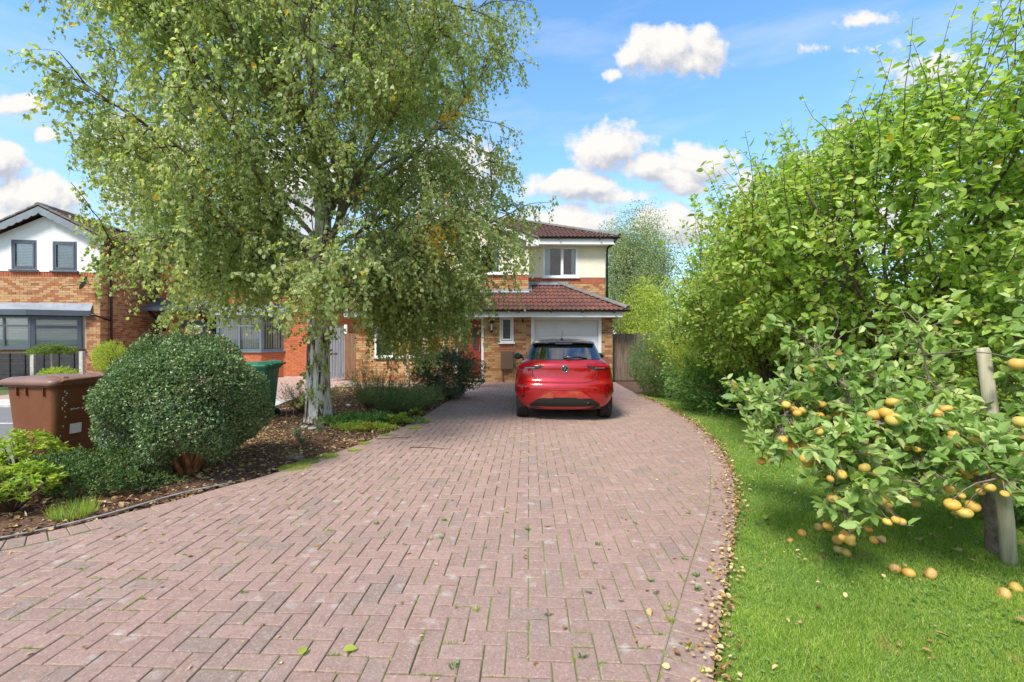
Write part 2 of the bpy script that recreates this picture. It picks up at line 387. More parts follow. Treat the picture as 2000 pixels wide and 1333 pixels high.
# soil and bark mulch
m, g, b = base('dark_mulch_soil'); r, pos = rnd(g)
c = g.ramp(g.noise(pos, 38, 6, .75), [(.3, (.035, .018, .010)), (.5, (.12, .06, .034)), (.68, (.24, .14, .085)), (.8, (.38, .27, .19))])
c = g.mix(g.ramp(g.noise(pos, 1.6, 4, .6), [(.45, 0), (.7, .5)]), c, (.10, .035, .012))
g.l(c, b.inputs['Base Color']); b.inputs['Roughness'].default_value = 1; bump(g, b, g.noise(pos, 60, 5, .7), .02); M_SOIL = m
m, g, b = base('lawn_soil'); r, pos = rnd(g)
c = g.ramp(g.noise(pos, 30, 5, .7), [(.3, (.08, .14, .03)), (.6, (.13, .23, .04)), (.8, (.22, .28, .08))])
g.l(c, b.inputs['Base Color']); b.inputs['Roughness'].default_value = 1; bump(g, b, g.noise(pos, 90, 4, .7), .015); M_LAWN = m
m, g, b = base('far_grass'); r, pos = rnd(g)
g.l(g.ramp(g.noise(pos, .3, 5, .7), [(.3, (.05, .09, .02)), (.7, (.10, .14, .04))]), b.inputs['Base Color']); b.inputs['Roughness'].default_value = 1; M_FAR = m
m, g, b = base('grey_asphalt'); r, pos = rnd(g)
c = g.ramp(g.noise(pos, 130, 4, .8), [(.3, (.09, .09, .092)), (.55, (.17, .17, .17)), (.72, (.33, .33, .32))])
c = g.mix(g.ramp(g.noise(pos, .8, 4, .6), [(.4, 0), (.7, .35)]), c, (.23, .22, .21))
g.l(c, b.inputs['Base Color']); b.inputs['Roughness'].default_value = .9; bump(g, b, g.noise(pos, 160, 3, .7), .004); M_ASPH = m
M_PINK = plain('pink_paving', (.42, .28, .24), .92, .15, 9, bmp=.003)
M_KERB = plain('pale_kerb', (.50, .48, .45), .92, .15, 9, bmp=.003)
M_EDGE = plain('grey_edging_strip', (.30, .30, .29), .7, .25, 12)

def leafmat(name, stops, trans=.35, autumn=None, rough=.5, spec=.35, tmul=(1.6, 1.7, .7), patch=1.2, scale=1.0):
    m, g, b = base(name); t = m.node_tree; r, pos = rnd(g)
    stops = [(p, tuple(x * scale for x in c)) for p, c in stops]
    c = g.ramp(r, stops)
    nz = g.noise(pos, patch, 3, .6); c = g.mix(g.math('MULTIPLY_ADD', nz, 1.6, -.5, clamp=True), g.mix(1, c, (.74, .82, .74), 'MULTIPLY'), g.mix(1, c, (1.28, 1.18, 1.0), 'MULTIPLY'))
    if autumn:
        col, scale2, thr = autumn
        nm = g.noise(pos, scale2, 2, .5)
        f = g.math('MULTIPLY', g.ramp(nm, [(thr, 0), (thr + .05, 1)]), g.ramp(r, [(.15, .25), (.3, 1)]))
        f = g.math('MAXIMUM', f, g.ramp(g.math('FRACT', g.math('MULTIPLY', r, 17.3)), [(.982, 0), (.99, 1)]))
        c = g.mix(f, c, g.ramp(g.math('FRACT', g.math('MULTIPLY', r, 5.7)), [(0, col), (1, tuple(x * y for x, y in zip(col, (1.05, .82, .7))))]))
    g.l(c, b.inputs['Base Color']); b.inputs['Roughness'].default_value = rough; b.inputs['Specular IOR Level'].default_value = spec
    tl = g.n('ShaderNodeBsdfTranslucent'); g.l(g.mix(1, c, tmul, 'MULTIPLY'), tl.inputs[0])
    mx = g.n('ShaderNodeMixShader'); mx.inputs[0].default_value = trans
    g.l(b.outputs[0], mx.inputs[1]); g.l(tl.outputs[0], mx.inputs[2]); g.l(mx.outputs[0], t.nodes['Material Output'].inputs[0]); return m
L_BIRCH = leafmat('birch_leaf', [(0, (.21, .27, .11)), (.4, (.34, .40, .18)), (.75, (.44, .49, .26)), (1, (.60, .62, .40))], .48, ((.60, .42, .05), .8, .655))
L_PLUM = leafmat('plum_leaf', [(0, (.18, .28, .055)), (.4, (.29, .42, .085)), (.8, (.41, .52, .125)), (1, (.55, .61, .20))], .45, ((.42, .36, .04), 1.0, .76), .42, .45)
L_APPLE = leafmat('apple_leaf', [(0, (.17, .28, .08)), (.45, (.27, .40, .12)), (.85, (.40, .50, .19)), (1, (.56, .58, .28))], .38, ((.42, .25, .09), 2.5, .78), .5, .45)
L_BOX = leafmat('small_dark_leaf', [(0, (.085, .145, .055)), (.5, (.155, .24, .10)), (.82, (.235, .33, .15)), (.95, (.38, .46, .27)), (1, (.32, .15, .09))], .2, None, .38, .55, (1.3, 1.5, .7), 5)
L_DARK = leafmat('evergreen_leaf', [(0, (.055, .09, .045)), (.5, (.09, .145, .07)), (.85, (.15, .21, .11)), (1, (.28, .34, .21))], .12, None, .4, .5, (1.3, 1.5, .7), 5)
L_PRIV = leafmat('shrub_leaf', [(0, (.09, .18, .055)), (.5, (.16, .29, .08)), (1, (.26, .40, .13))], .3, None, .45, .45, patch=3)
L_YEL = leafmat('yellow_green_leaf', [(0, (.27, .37, .06)), (.5, (.42, .50, .10)), (1, (.58, .60, .18))], .42, ((.36, .24, .06), 2.2, .66), .5, .35)
L_LIME = leafmat('lime_leaf', [(0, (.22, .34, .04)), (.5, (.34, .46, .06)), (1, (.50, .52, .13))], .4, ((.52, .38, .17), 6, .72), .5, .35, patch=6)
L_GEUM = leafmat('groundcover_leaf', [(0, (.055, .11, .035)), (.5, (.09, .17, .05)), (.85, (.14, .21, .07)), (1, (.27, .20, .11))], .25, None, .5, .4, patch=5)
L_GREYG = leafmat('blue_grey_leaf', [(0, (.16, .25, .17)), (1, (.30, .40, .28))], .25, None, .6, .3)
L_FERN = leafmat('feathery_leaf', [(0, (.15, .23, .10)), (.6, (.23, .32, .15)), (1, (.34, .40, .19))], .25, None, .6, .3, patch=4)
L_HEATH = leafmat('heather_leaf', [(0, (.26, .32, .08)), (.5, (.35, .37, .12)), (.85, (.32, .25, .13)), (1, (.38, .22, .15))], .25, None, .7, .2, patch=5)
L_FARB = leafmat('far_birch_leaf', [(0, (.22, .28, .16)), (1, (.40, .45, .27))], .35, None, .6, .3)
L_CORD = leafmat('cordyline_leaf', [(0, (.30, .32, .07)), (.5, (.50, .40, .08)), (1, (.48, .22, .05))], .3, None, .5, .4)
L_DROP = leafmat('dry_leaf', [(0, (.20, .09, .035)), (.35, (.40, .23, .11)), (.7, (.58, .41, .22)), (1, (.68, .56, .33))], .15, None, .8, .2, (1.2, 1.0, .7), 8)
L_CHIP = leafmat('bark_chip', [(0, (.045, .024, .015)), (.35, (.16, .08, .045)), (.65, (.28, .165, .10)), (.86, (.48, .34, .24)), (1, (.66, .56, .45))], .0, None, .9, .2, (1, 1, 1), 8)
L_GRASS = leafmat('grass_blade', [(0, (.19, .30, .045)), (.5, (.30, .43, .075)), (.86, (.42, .54, .12)), (1, (.60, .58, .28))], .38, ((.46, .46, .16), 3.2, .66), .55, .3, (1.3, 1.5, .6), 1.3)
L_FLW = leafmat('white_petal', [(0, (.78, .78, .74)), (1, (.85, .84, .80))], .2)
L_FLR = leafmat('red_petal', [(0, (.5, .02, .03)), (1, (.62, .08, .08))], .2)
# barks
m, g, b = base('birch_bark'); r, pos = rnd(g)
st = g.n('ShaderNodeMapping'); st.inputs['Scale'].default_value = (1, 1, .18); g.l(pos, st.inputs[0])
fis = g.noise(st.outputs[0], 15, 6, .65); c = g.ramp(fis, [(.40, (.05, .037, .027)), (.46, (.27, .20, .14)), (.50, (.66, .62, .55)), (.62, (.80, .79, .76))])
st2 = g.n('ShaderNodeMapping'); st2.inputs['Scale'].default_value = (1, 1, 6); g.l(pos, st2.inputs[0])
len_ = g.noise(st2.outputs[0], 7, 3, .6); c = g.mix(g.ramp(len_, [(.64, 0), (.70, .8)]), c, (.06, .05, .04))
sz = g.n('ShaderNodeSeparateXYZ'); g.l(pos, sz.inputs[0])
c = g.mix(g.ramp(g.math('MULTIPLY', sz.outputs[2], .1), [(.5, 0), (.75, .7)]), c, (.20, .13, .09))
g.l(c, b.inputs['Base Color']); b.inputs['Roughness'].default_value = .9; bump(g, b, fis, .035, .9); M_BIRCH = m
def barkmat(name, a, c2, sc=18, vs=.3):
    m, g, b = base(name); r, pos = rnd(g)
    st = g.n('ShaderNodeMapping'); st.inputs['Scale'].default_value = (1, 1, vs); g.l(pos, st.inputs[0])
    f = g.noise(st.outputs[0], sc, 5, .65); g.l(g.ramp(f, [(.32, a), (.68, c2)]), b.inputs['Base Color'])
    b.inputs['Roughness'].default_value = .88; bump(g, b, f, .012, .8); return m
B_TWIG = barkmat('birch_twig', (.06, .035, .025), (.13, .08, .055))
B_LIMB = barkmat('birch_limb', (.09, .065, .05), (.34, .29, .24), 12, 1)
B_PLUM = barkmat('plum_bark', (.05, .03, .024), (.16, .10, .08), 14, 3)
B_APPLE = barkmat('apple_bark', (.10, .075, .06), (.27, .21, .17), 25, .8)
B_BUSH = barkmat('reddish_bark', (.20, .07, .025), (.46, .21, .09), 16, .4)
B_STAKE = barkmat('weathered_stake', (.30, .26, .18), (.52, .47, .35), 30, .06)
B_WEATH = barkmat('weathered_board', (.09, .06, .04), (.27, .20, .145), 26, .06)
B_GREYB = barkmat('grey_board', (.13, .14, .155), (.24, .255, .28), 26, .06)
B_BROWN = barkmat('brown_board', (.13, .065, .035), (.25, .14, .08), 26, .06)
B_DEAD = barkmat('dead_stem', (.30, .25, .18), (.55, .48, .36), 20, 1)
def applemat(name, a, c2):
    m, g, b = base(name); r, pos = rnd(g)
    f = g.noise(pos, 14, 4, .6); c = g.mix(g.ramp(f, [(.4, 0), (.7, 1)]), a, c2)
    c = g.mix(g.math('MULTIPLY', r, .4), c, g.mix(.5, c, (.48, .19, .05)))
    r2 = g.math('FRACT', g.math('MULTIPLY', r, 13.7)); c = g.mix(g.ramp(r2, [(.6, 0), (1, .55)]), c, (.42, .42, .10))
    c = g.mix(g.ramp(g.noise(pos, 55, 3, .6), [(.60, 0), (.72, .7)]), c, (.30, .13, .04))
    c = g.mix(g.ramp(g.noise(pos, 240, 2, .6), [(.66, 0), (.72, .5)]), c, (.30, .20, .07))
    g.l(c, b.inputs['Base Color']); b.inputs['Roughness'].default_value = .55; b.inputs['Subsurface Weight'].default_value = .08; b.inputs['Subsurface Radius'].default_value = (.01, .006, .003); return m
A_GOLD = applemat('russet_apple', (.60, .32, .05), (.58, .41, .10))
A_BRUISE = applemat('bruised_apple', (.56, .36, .12), (.40, .20, .07))
M_PLUMF = plain('dark_plum', (.035, .04, .085), .5, .3, 30)
# ------------------------------------------------------------ ground, roads, drive
def sheet(name, poly, z, mat, kind='structure', label=None):
    me = bpy.data.meshes.new(name); me.from_pydata([(x, y, z) for x, y in poly], [], [tuple(range(len(poly)))]); me.materials.append(mat)
    o = link(name, me); o['kind'] = kind
    if label: o['label'] = label
    return o
LB = [(2.0, -7.0), (2.6, -4.9), (3.22, -3.58), (4.0, -3.02), (4.92, -2.51), (6.21, -2.07), (7.68, -1.71), (9.0, -1.58), (10.4, -1.47), (13.05, -1.28), (16, -1.2)]
RB = [(.5, .30), (1.2, .52), (1.94, .84), (2.21, .99), (2.97, 1.40), (3.84, 1.88), (5.02, 2.40), (6.2, 2.78), (7.9, 3.10), (10.04, 3.25), (11.9, 3.2), (13, 3.25), (16, 3.4)]
def interp(T, y):
    if y <= T[0][0]: return T[0][1]
    for (a, xa), (b, xb) in zip(T, T[1:]):
        if y <= b: return xa + (xb - xa) * (y - a) / (b - a)
    return T[-1][1]
def smoothT(T, n=80):
    ys = np.linspace(T[0][0], T[-1][0], n); xs = np.interp(ys, [t[0] for t in T], [t[1] for t in T])
    k = np.array([1, 2, 3, 2, 1.]) / 9
    for _ in range(2): xs[2:-2] = np.convolve(xs, k, 'valid')
    return list(zip(ys.tolist(), xs.tolist()))
LBs = smoothT(LB, 140); RBs = smoothT(RB, 120)
XL = lambda y: interp(LBs, y) if y >= 2.0 else -7.0
XR = lambda y: interp(RBs, y)

sheet('ground', [(-900, -400), (900, -400), (900, 1800), (-900, 1800)], -.06, M_FAR)
# neighbour's drive and road on the left
sheet('road', [(-60, 2.0), (-4.2, 2.0), (-4.2, 10.2), (-60, 10.2)], -.045, M_ASPH)
sheet('pavement', [(-60, 10.204), (-4.6, 10.204), (-4.6, 11.2), (-60, 11.2)], -.041, M_CONC)
sheet('neighbour_drive', [(-13.2, 11.204), (-4.6, 11.204), (-4.6, 18.5), (-13.2, 18.5)], -.041, M_PINK)
k = MB()
for i in range(40): k.box(-4.9 - .92 * (i + 1) + .008, -4.9 - .92 * i, 9.9, 10.02, -.06, .01)
k.build('kerb', M_KERB, None, .008)['kind'] = 'structure'
sheet('road_marking', [(-60, 7.95), (-6.4, 7.95), (-6.4, 8.06), (-60, 8.06)], -.040, M_KERB)
# garden bed
edge = [(x, y) for y, x in LBs if 2.0 <= y <= 13.4]
BEDL = [(-5.2, 13.4), (-5.1, 11), (-4.75, 8.6), (-4.45, 6.6), (-4.5, 5.35), (-6.2, 4.75), (-9, 3.7), (-9, 2.0)]
bedpoly = edge + BEDL
xs = [p[0] for p in bedpoly]
def inpoly(x, y, P):
    c = False; n = len(P)
    for i in range(n):
        x1, y1 = P[i]; x2, y2 = P[i - 1]
        if (y1 > y) != (y2 > y) and x < (x2 - x1) * (y - y1) / (y2 - y1) + x1: c = not c
    return c
# bed surface: gentle hump grid clipped to polygon cells, over a flat sheet
bed = sheet('garden_bed', bedpoly, -.012, M_SOIL)
bm = bmesh.new()
nx, ny = 90, 130; gx = np.linspace(-9, -1.2, nx); gy = np.linspace(2, 13.4, ny)
def bedh(x, y):
    d = 9
    ex = XL(y); d = min(d, ex - x)
    h = .03 * min(1, max(0, d / .35)) + .02 * math.sin(x * 5.1 + y) * math.sin(y * 4.3) * min(1, max(0, d / .4)) + .012 * math.sin(x * 19) * math.sin(y * 23)
    h += .13 * math.exp(-(((x + 2.72) / .22) ** 2 + ((y - 6.35) / .16) ** 2))          # molehill-like mound
    return h - .012
vv = {}
for j in range(ny):
    for i in range(nx):
        x, y = gx[i], gy[j]
        if inpoly(x, y, bedpoly) and x < XL(y) - .02: vv[i, j] = bm.verts.new((x, y, bedh(x, y)))
for j in range(ny - 1):
    for i in range(nx - 1):
        q = [(i, j), (i + 1, j), (i + 1, j + 1), (i, j + 1)]
        if all(a in vv for a in q): bm.faces.new([vv[a] for a in q]).smooth = True
me = bpy.data.meshes.new('soil'); bm.to_mesh(me); bm.free(); me.materials.append(M_SOIL)
link('soil', me, bed)
# stone edging of the bed against the road + flexible edging strip along the drive
k = MB(); P = [(-4.5, 5.35), (-5.4, 5.02), (-6.2, 4.75)]
for a, b_ in zip(P, P[1:]): k.bar((a[0], a[1], .0), (b_[0], b_[1], .0), .05, .13)
for a, b_ in zip([(-4.5, 5.35), (-4.45, 6.6), (-4.75, 8.6)], [(-4.45, 6.6), (-4.75, 8.6), (-5.1, 11)]): k.bar((a[0], a[1], -.0), (b_[0], b_[1], -.0), .05, .11)
o = k.build('edging_kerb', M_KERB, None, .006); o['kind'] = 'structure'
k = MB(); k.smooth = True
pts = [(XL(y) - .10 + .02 * math.sin(y * 7), y, .018 + .012 * math.sin(y * 5)) for y in np.linspace(2.3, 4.6, 30)]
k.tube(pts, .009, 6); o = k.build('garden_edging_strip', M_EDGE); tag(o, 'thin grey plastic edging strip lying along the left edge of the drive', 'edging')
# lawn
lawnpoly = [(x + .02, y) for y, x in RBs if y <= 11.9] + [(3.6, 12.6), (14, 12.6), (14, .5)]
lawn = sheet('lawn', lawnpoly, -.004, M_LAWN)
path = sheet('path', [(3.0, 11.9), (4.2, 11.9), (7.5, 12.6), (7.5, 16.5), (3.2, 16.5)], -.002, M_SOIL)

# drive: joints below, blocks above
bedding = [(x, y) for y, x in LBs[::2]] 
dp = [(-1.25, 13.2), (-5.2, 13.42), (-5.2, 14.95), (3.3, 14.95)]
poly = [(x, y) for y, x in RBs if y < 14.9] ; poly = [(-7, .5)] + poly + [(3.35, 14.97), (-5.2, 14.97), (-5.2, 13.4)] + [(x, y) for y, x in reversed(LBs) if y < 13.4]
drive = sheet('driveway', poly, .0, M_JOINT)
drive['label'] = 'block-paved driveway of pinkish herringbone pavers'
TOP = .008
def paver_geo(poly, ch=.006, z1=TOP, z0=-.01):
    """chamfered block from a convex ccw polygon"""
    n = len(poly); cx = sum(p[0] for p in poly) / n; cy = sum(p[1] for p in poly) / n
    inn = []
    for x, y in poly:
        d = math.hypot(x - cx, y - cy); f = max(0, 1 - ch * 1.35 / max(d, .02)); inn.append((cx + (x - cx) * f, cy + (y - cy) * f))
    vs = [(x, y, z0) for x, y in poly] + [(x, y, z1 - ch * .55) for x, y in poly] + [(x, y, z1) for x, y in inn]
    fs = []
    for i in range(n):
        j = (i + 1) % n; fs += [(i, j, n + j, n + i), (n + i, n + j, 2 * n + j, 2 * n + i)]
    fs.append(tuple(range(2 * n, 3 * n))); return vs, fs
def clip_half(poly, a, nrm):
    """keep side where (p-a).nrm >= 0"""
    out = []
    for i in range(len(poly)):
        p, q = poly[i], poly[(i + 1) % len(poly)]
        dp_ = (p[0] - a[0]) * nrm[0] + (p[1] - a[1]) * nrm[1]; dq = (q[0] - a[0]) * nrm[0] + (q[1] - a[1]) * nrm[1]
        if dp_ >= 0: out.append(p)
        if (dp_ >= 0) != (dq >= 0): t = dp_ / (dp_ - dq); out.append((p[0] + t * (q[0] - p[0]), p[1] + t * (q[1] - p[1])))
    return out
def area(P): return abs(sum(P[i][0] * P[i - 1][1] - P[i - 1][0] * P[i][1] for i in range(len(P)))) / 2
U = .1025; GAP = .0032; ROT = -math.radians(2.1); cr, sr = math.cos(ROT), math.sin(ROT)
toW = lambda x, y: (x * cr - y * sr, x * sr + y * cr)
pavers = []      # (world polygon, dist)
BW = .205
def edge_tan(T, y):
    a = interp(T, y - .05); b_ = interp(T, y + .05); d = math.hypot(b_ - a, .1); return ((b_ - a) / d, .1 / d)
for jy in range(2, 150):
    for ix in range(-75, 40):
        kk = (ix - jy) % 4
        if kk == 0: w_, h_ = 2, 1
        elif kk == 3: w_, h_ = 1, 2
        else: continue
        x0, y0 = ix * U + GAP, jy * U + GAP; x1, y1 = (ix + w_) * U - GAP, (jy + h_) * U - GAP
        P = [toW(x0, y0), toW(x1, y0), toW(x1, y1), toW(x0, y1)]
        cx = sum(p[0] for p in P) / 4; cy = sum(p[1] for p in P) / 4
        if cy < .85 or cy > 14.93: continue
        if abs(cx) / cy > 1.35 and abs(cx) > 1.5: continue
        # left edge
        if cy < 13.35:
            t = edge_tan(LBs, max(2.1, cy)); a = (XL(cy), cy); nrm = (t[1], -t[0]); a = (a[0] + nrm[0] * (BW + .004), a[1] + nrm[1] * (BW + .004))
            if cy > 2.0: P = clip_half(P, a, nrm)
        elif cx < -5.0: continue
        if len(P) < 3: continue
        t = edge_tan(RBs, cy); nrm = (-t[1], t[0]); a = (XR(cy) + nrm[0] * (BW + .004), cy + nrm[1] * (BW + .004)); P = clip_half(P, a, nrm)
        if len(P) < 3 or area(P) < .0012: continue
        pavers.append((P, w_ * 10 + h_ if area(P) > .0175 and len(P) == 4 else 0))
def course(T, y0, y1, side):
    """header course along an edge"""
    ys = np.linspace(y0, y1, 4000); xs = np.array([interp(T, y) for y in ys])
    s_ = np.concatenate([[0], np.cumsum(np.hypot(np.diff(xs), np.diff(ys)))]); n = int(s_[-1] / U)
    def at(sv):
        y = np.interp(sv, s_, ys); x = np.interp(sv, s_, xs); a = np.interp(sv + .15, s_, xs) - np.interp(sv - .15, s_, xs); b_ = np.interp(sv + .15, s_, ys) - np.interp(sv - .15, s_, ys)
        d = math.hypot(a, b_); return x, y, (b_ / d * side, -a / d * side)
    for i in range(n):
        xa, ya, na = at(i * U + GAP); xb, yb, nb = at((i + 1) * U - GAP)
        P = [(xa, ya), (xb, yb), (xb + nb[0] * BW, yb + nb[1] * BW), (xa + na[0] * BW, ya + na[1] * BW)]
        if side > 0: P = P[::-1]
        if ya > .85 and abs(xa) / ya < 1.35: pavers.append((P, 0))
course(LBs, 2.1, 13.35, 1); course(RBs, .85, 14.9, -1)
def ccw(P): return P if sum(P[i][0] * P[(i + 1) % len(P)][1] - P[(i + 1) % len(P)][0] * P[i][1] for i in range(len(P))) > 0 else P[::-1]
def pkey(q):
    P = q[0]; cx = sum(p[0] for p in P) / len(P); cy = sum(p[1] for p in P) / len(P)
    return cy if (cy > 1.85 and abs(cx) / cy < 1.12) else 50 + cy
pavers.sort(key=pkey)
bedz = lambda x, y: .0025 * math.sin(x * 2.1 + 1) * math.sin(y * 1.7) 
shared = {}
for key, (w_, h_) in ((21, (2, 1)), (12, (1, 2))):
    a, b_ = w_ * U / 2 - GAP, h_ * U / 2 - GAP
    vs, fs = paver_geo([toW(-a, -b_), toW(a, -b_), toW(a, b_), toW(-a, b_)]); mm = MB(); mm.add(vs, fs); shared[key] = mm.mesh('paver', M_PAVE)
rest = MB()
for n_, (P, key) in enumerate(pavers):
    P = ccw(P); cx = sum(p[0] for p in P) / len(P); cy = sum(p[1] for p in P) / len(P)
    dz = random.gauss(0, .0011) + bedz(cx, cy); tx, ty = random.gauss(0, .007), random.gauss(0, .007)
    if n_ < 300:
        if key: me = shared[key]
        else:
            vs, fs = paver_geo([(x - cx, y - cy) for x, y in P]); mm = MB(); mm.add(vs, fs); me = mm.mesh('paver', M_PAVE)
        o = link('paver', me, drive); o.location = (cx + random.gauss(0, .0006), cy + random.gauss(0, .0006), dz); o.rotation_euler = (tx, ty, random.gauss(0, .004))
    else:
        j = random.gauss(0, .0007)
        vs, fs = paver_geo([(x + j, y + j) for x, y in P])
        rest.add([(x, y, z + dz + (x - cx) * tx + (y - cy) * ty) for x, y, z in vs], fs)
o = link('paver_field', rest.mesh('paver_field', M_PAVE), drive); o['kind'] = 'stuff'
# ------------------------------------------------------------ houses
class Bricks:
    def __init__(s): s.items = []
    def wall(s, o, ang, x0, x1, z0, z1, mat, openings=(), pr=1, seed=0, soldier=False, top=None):
        """wall plane through o=(x,y) running along ang; bricks between x0..x1, z0..z1 minus openings"""
        if soldier:
            n = max(1, int(round((x1 - x0) / .075))); st = (x1 - x0) / n
            for i in range(n): s.items.append((o, ang, x0 + i * st + .005, x0 + (i + 1) * st - .005, z0 + .005, z1 - .005, mat, pr))
            return
        r0 = int(math.floor(z0 / .075)); r1 = int(math.ceil(z1 / .075))
        for r in range(r0, r1):
            za, zb = max(z0, r * .075 + .005), min(z1, (r + 1) * .075 - .005)
            if zb - za < .02: continue
            segs = [(x0, x1)]
            for (a, b_, c, d) in openings:
                if zb > c and za < d:
                    segs = [q for (p0, p1) in segs for q in ((p0, min(p1, a)), (max(p0, b_), p1)) if q[1] - q[0] > .01]
            off = .1125 * (r % 2)
            for (p0, p1) in segs:
                k0 = int(math.floor((p0 - off) / .225)); k = k0
                while off + k * .225 < p1:
                    a, b_ = max(p0, off + k * .225 + .005), min(p1, off + (k + 1) * .225 - .005)
                    if top is not None:
                        zt = top((a + b_) / 2)
                        if zb > zt: k += 1; continue
                    if b_ - a > .025: s.items.append((o, ang, a, b_, za, zb, mat, pr))
                    k += 1
    def build(s, root, limit=300, extra_name='brickwork'):
        its = sorted(s.items, key=lambda t: t[7]); meshes = {}; rest = {}
        for i, (o, ang, a, b_, za, zb, mat, pr) in enumerate(its):
            ca, sa = math.cos(ang), math.sin(ang); cx = (a + b_) / 2; cz = (za + zb) / 2; w_ = b_ - a; h_ = zb - za
            dep = .010 + random.gauss(0, .0012)
            P = (o[0] + ca * cx + sa * (dep - .014), o[1] + sa * cx - ca * (dep - .014), cz)
            if i < limit:
                if mat.name not in meshes: m_ = MB(); m_.obox((0, 0, 0), (1, .028, 1)); meshes[mat.name] = m_.mesh('brick', mat)
                q = link('brick', meshes[mat.name], root); q.location = P; q.rotation_euler = (0, 0, ang); q.scale = (w_, 1, h_)
            else:
                rest.setdefault(mat.name, (MB(), mat))[0].obox(P, (w_, .028, h_), ang)
        for nme, (m_, mat) in rest.items():
            q = link(extra_name, m_.mesh(extra_name, mat), root); q['kind'] = 'stuff'
def window(root, o, ang, x0, x1, z0, z1, frame, name='window', fw=.06, mull=(), trans=(), sill=None, blind=None, depth=.07, proud=.0, openers=(), glass=None):
    """a framed window in the wall plane; frame, panes, sill, blind slats as sub-parts"""
    ca, sa = math.cos(ang), math.sin(ang)
    T = Matrix.Translation((o[0], o[1], 0)) @ Matrix.Rotation(ang, 4, 'Z')
    def put(m_, nm, mats, par, **kw):
        q = m_.build(nm, mats, par, **kw); return q
    f = MB(); y0, y1 = -proud - .012, depth - .02
    f.box(x0, x1, y0, y1, z0, z0 + fw); f.box(x0, x1, y0, y1, z1 - fw, z1); f.box(x0, x0 + fw, y0, y1, z0 + fw, z1 - fw); f.box(x1 - fw, x1, y0, y1, z0 + fw, z1 - fw)
    for mx in mull: f.box(mx - fw * .45, mx + fw * .45, y0 + .003, y1, z0 + fw, z1 - fw)
    xs = [x0 + fw] + sorted(mull) + [x1 - fw]
    for (tz) in trans: f.box(x0 + fw, x1 - fw, y0 + .006, y1 - .002, tz - fw * .4, tz + fw * .4)
    root_w = f.build(name, frame, root, .004); root_w.matrix_local = T
    for (a, b_, c, d) in openers:    # opening sashes stand proud
        s_ = MB(); s_.box(a, b_, y0 - .012, y0 - .001, c, c + .045); s_.box(a, b_, y0 - .012, y0 - .001, d - .045, d); s_.box(a, a + .045, y0 - .012, y0 - .001, c + .045, d - .045); s_.box(b_ - .045, b_, y0 - .012, y0 - .001, c + .045, d - .045)
        s_.build('sash', frame, root_w, .003)
    for i in range(len(xs) - 1):
        a, b_ = xs[i] + (fw * .45 if i else 0), xs[i + 1] - (fw * .45 if i < len(xs) - 2 else 0)
        g_ = MB(); g_.box(a, b_, y0 + .02, y0 + .026, z0 + fw, z1 - fw); g_.build('pane', glass or M_GLASS, root_w)
    bk = MB(); bk.box(x0 + .01, x1 - .01, depth + .3, depth + .31, z0 + .01, z1 - .01); bk.build('room', M_INT, root_w)
    if blind == 'venetian':
        n = int((z1 - z0 - 2 * fw) / .05)
        for i in range(n):
            s_ = MB(); zc = z0 + fw + .025 + i * .05; s_.obox(((x0 + x1) / 2, y1 + .02, zc), (x1 - x0 - 2 * fw, .050, .003), rx=1.05); s_.build('blind_slat', M_BLIND, root_w)
    elif blind == 'vertical':
        n = int((x1 - x0 - 2 * fw) / .085)
        for i in range(n):
            s_ = MB(); s_.obox((x0 + fw + .045 + i * .085, y1 + .06, (z0 + z1) / 2), (.066, .003, z1 - z0 - 2 * fw), rz=.55); s_.build('blind_vane', M_BLIND, root_w)
    elif blind == 'curtain':
        for (a, b_) in ((x0 + fw, x0 + fw + .2), (x1 - fw - .16, x1 - fw)):
            s_ = MB(); n = 14
            vs = [(a + (b_ - a) * i / n, y1 + .05 + .015 * math.sin(i * 2.1), z) for z in (z0 + .02, z1 - .02) for i in range(n + 1)]
            s_.smooth = True; s_.add(vs, [(i, i + 1, n + 2 + i, n + 1 + i) for i in range(n)]); s_.build('curtain', M_CURT, root_w)
    if sill:
        s_ = MB(); s_.box(x0 - .05, x1 + .05, -proud - .075, .0, z0 - .05, z0 - .001); s_.build('sill', sill, root_w, .006)
    return root_w
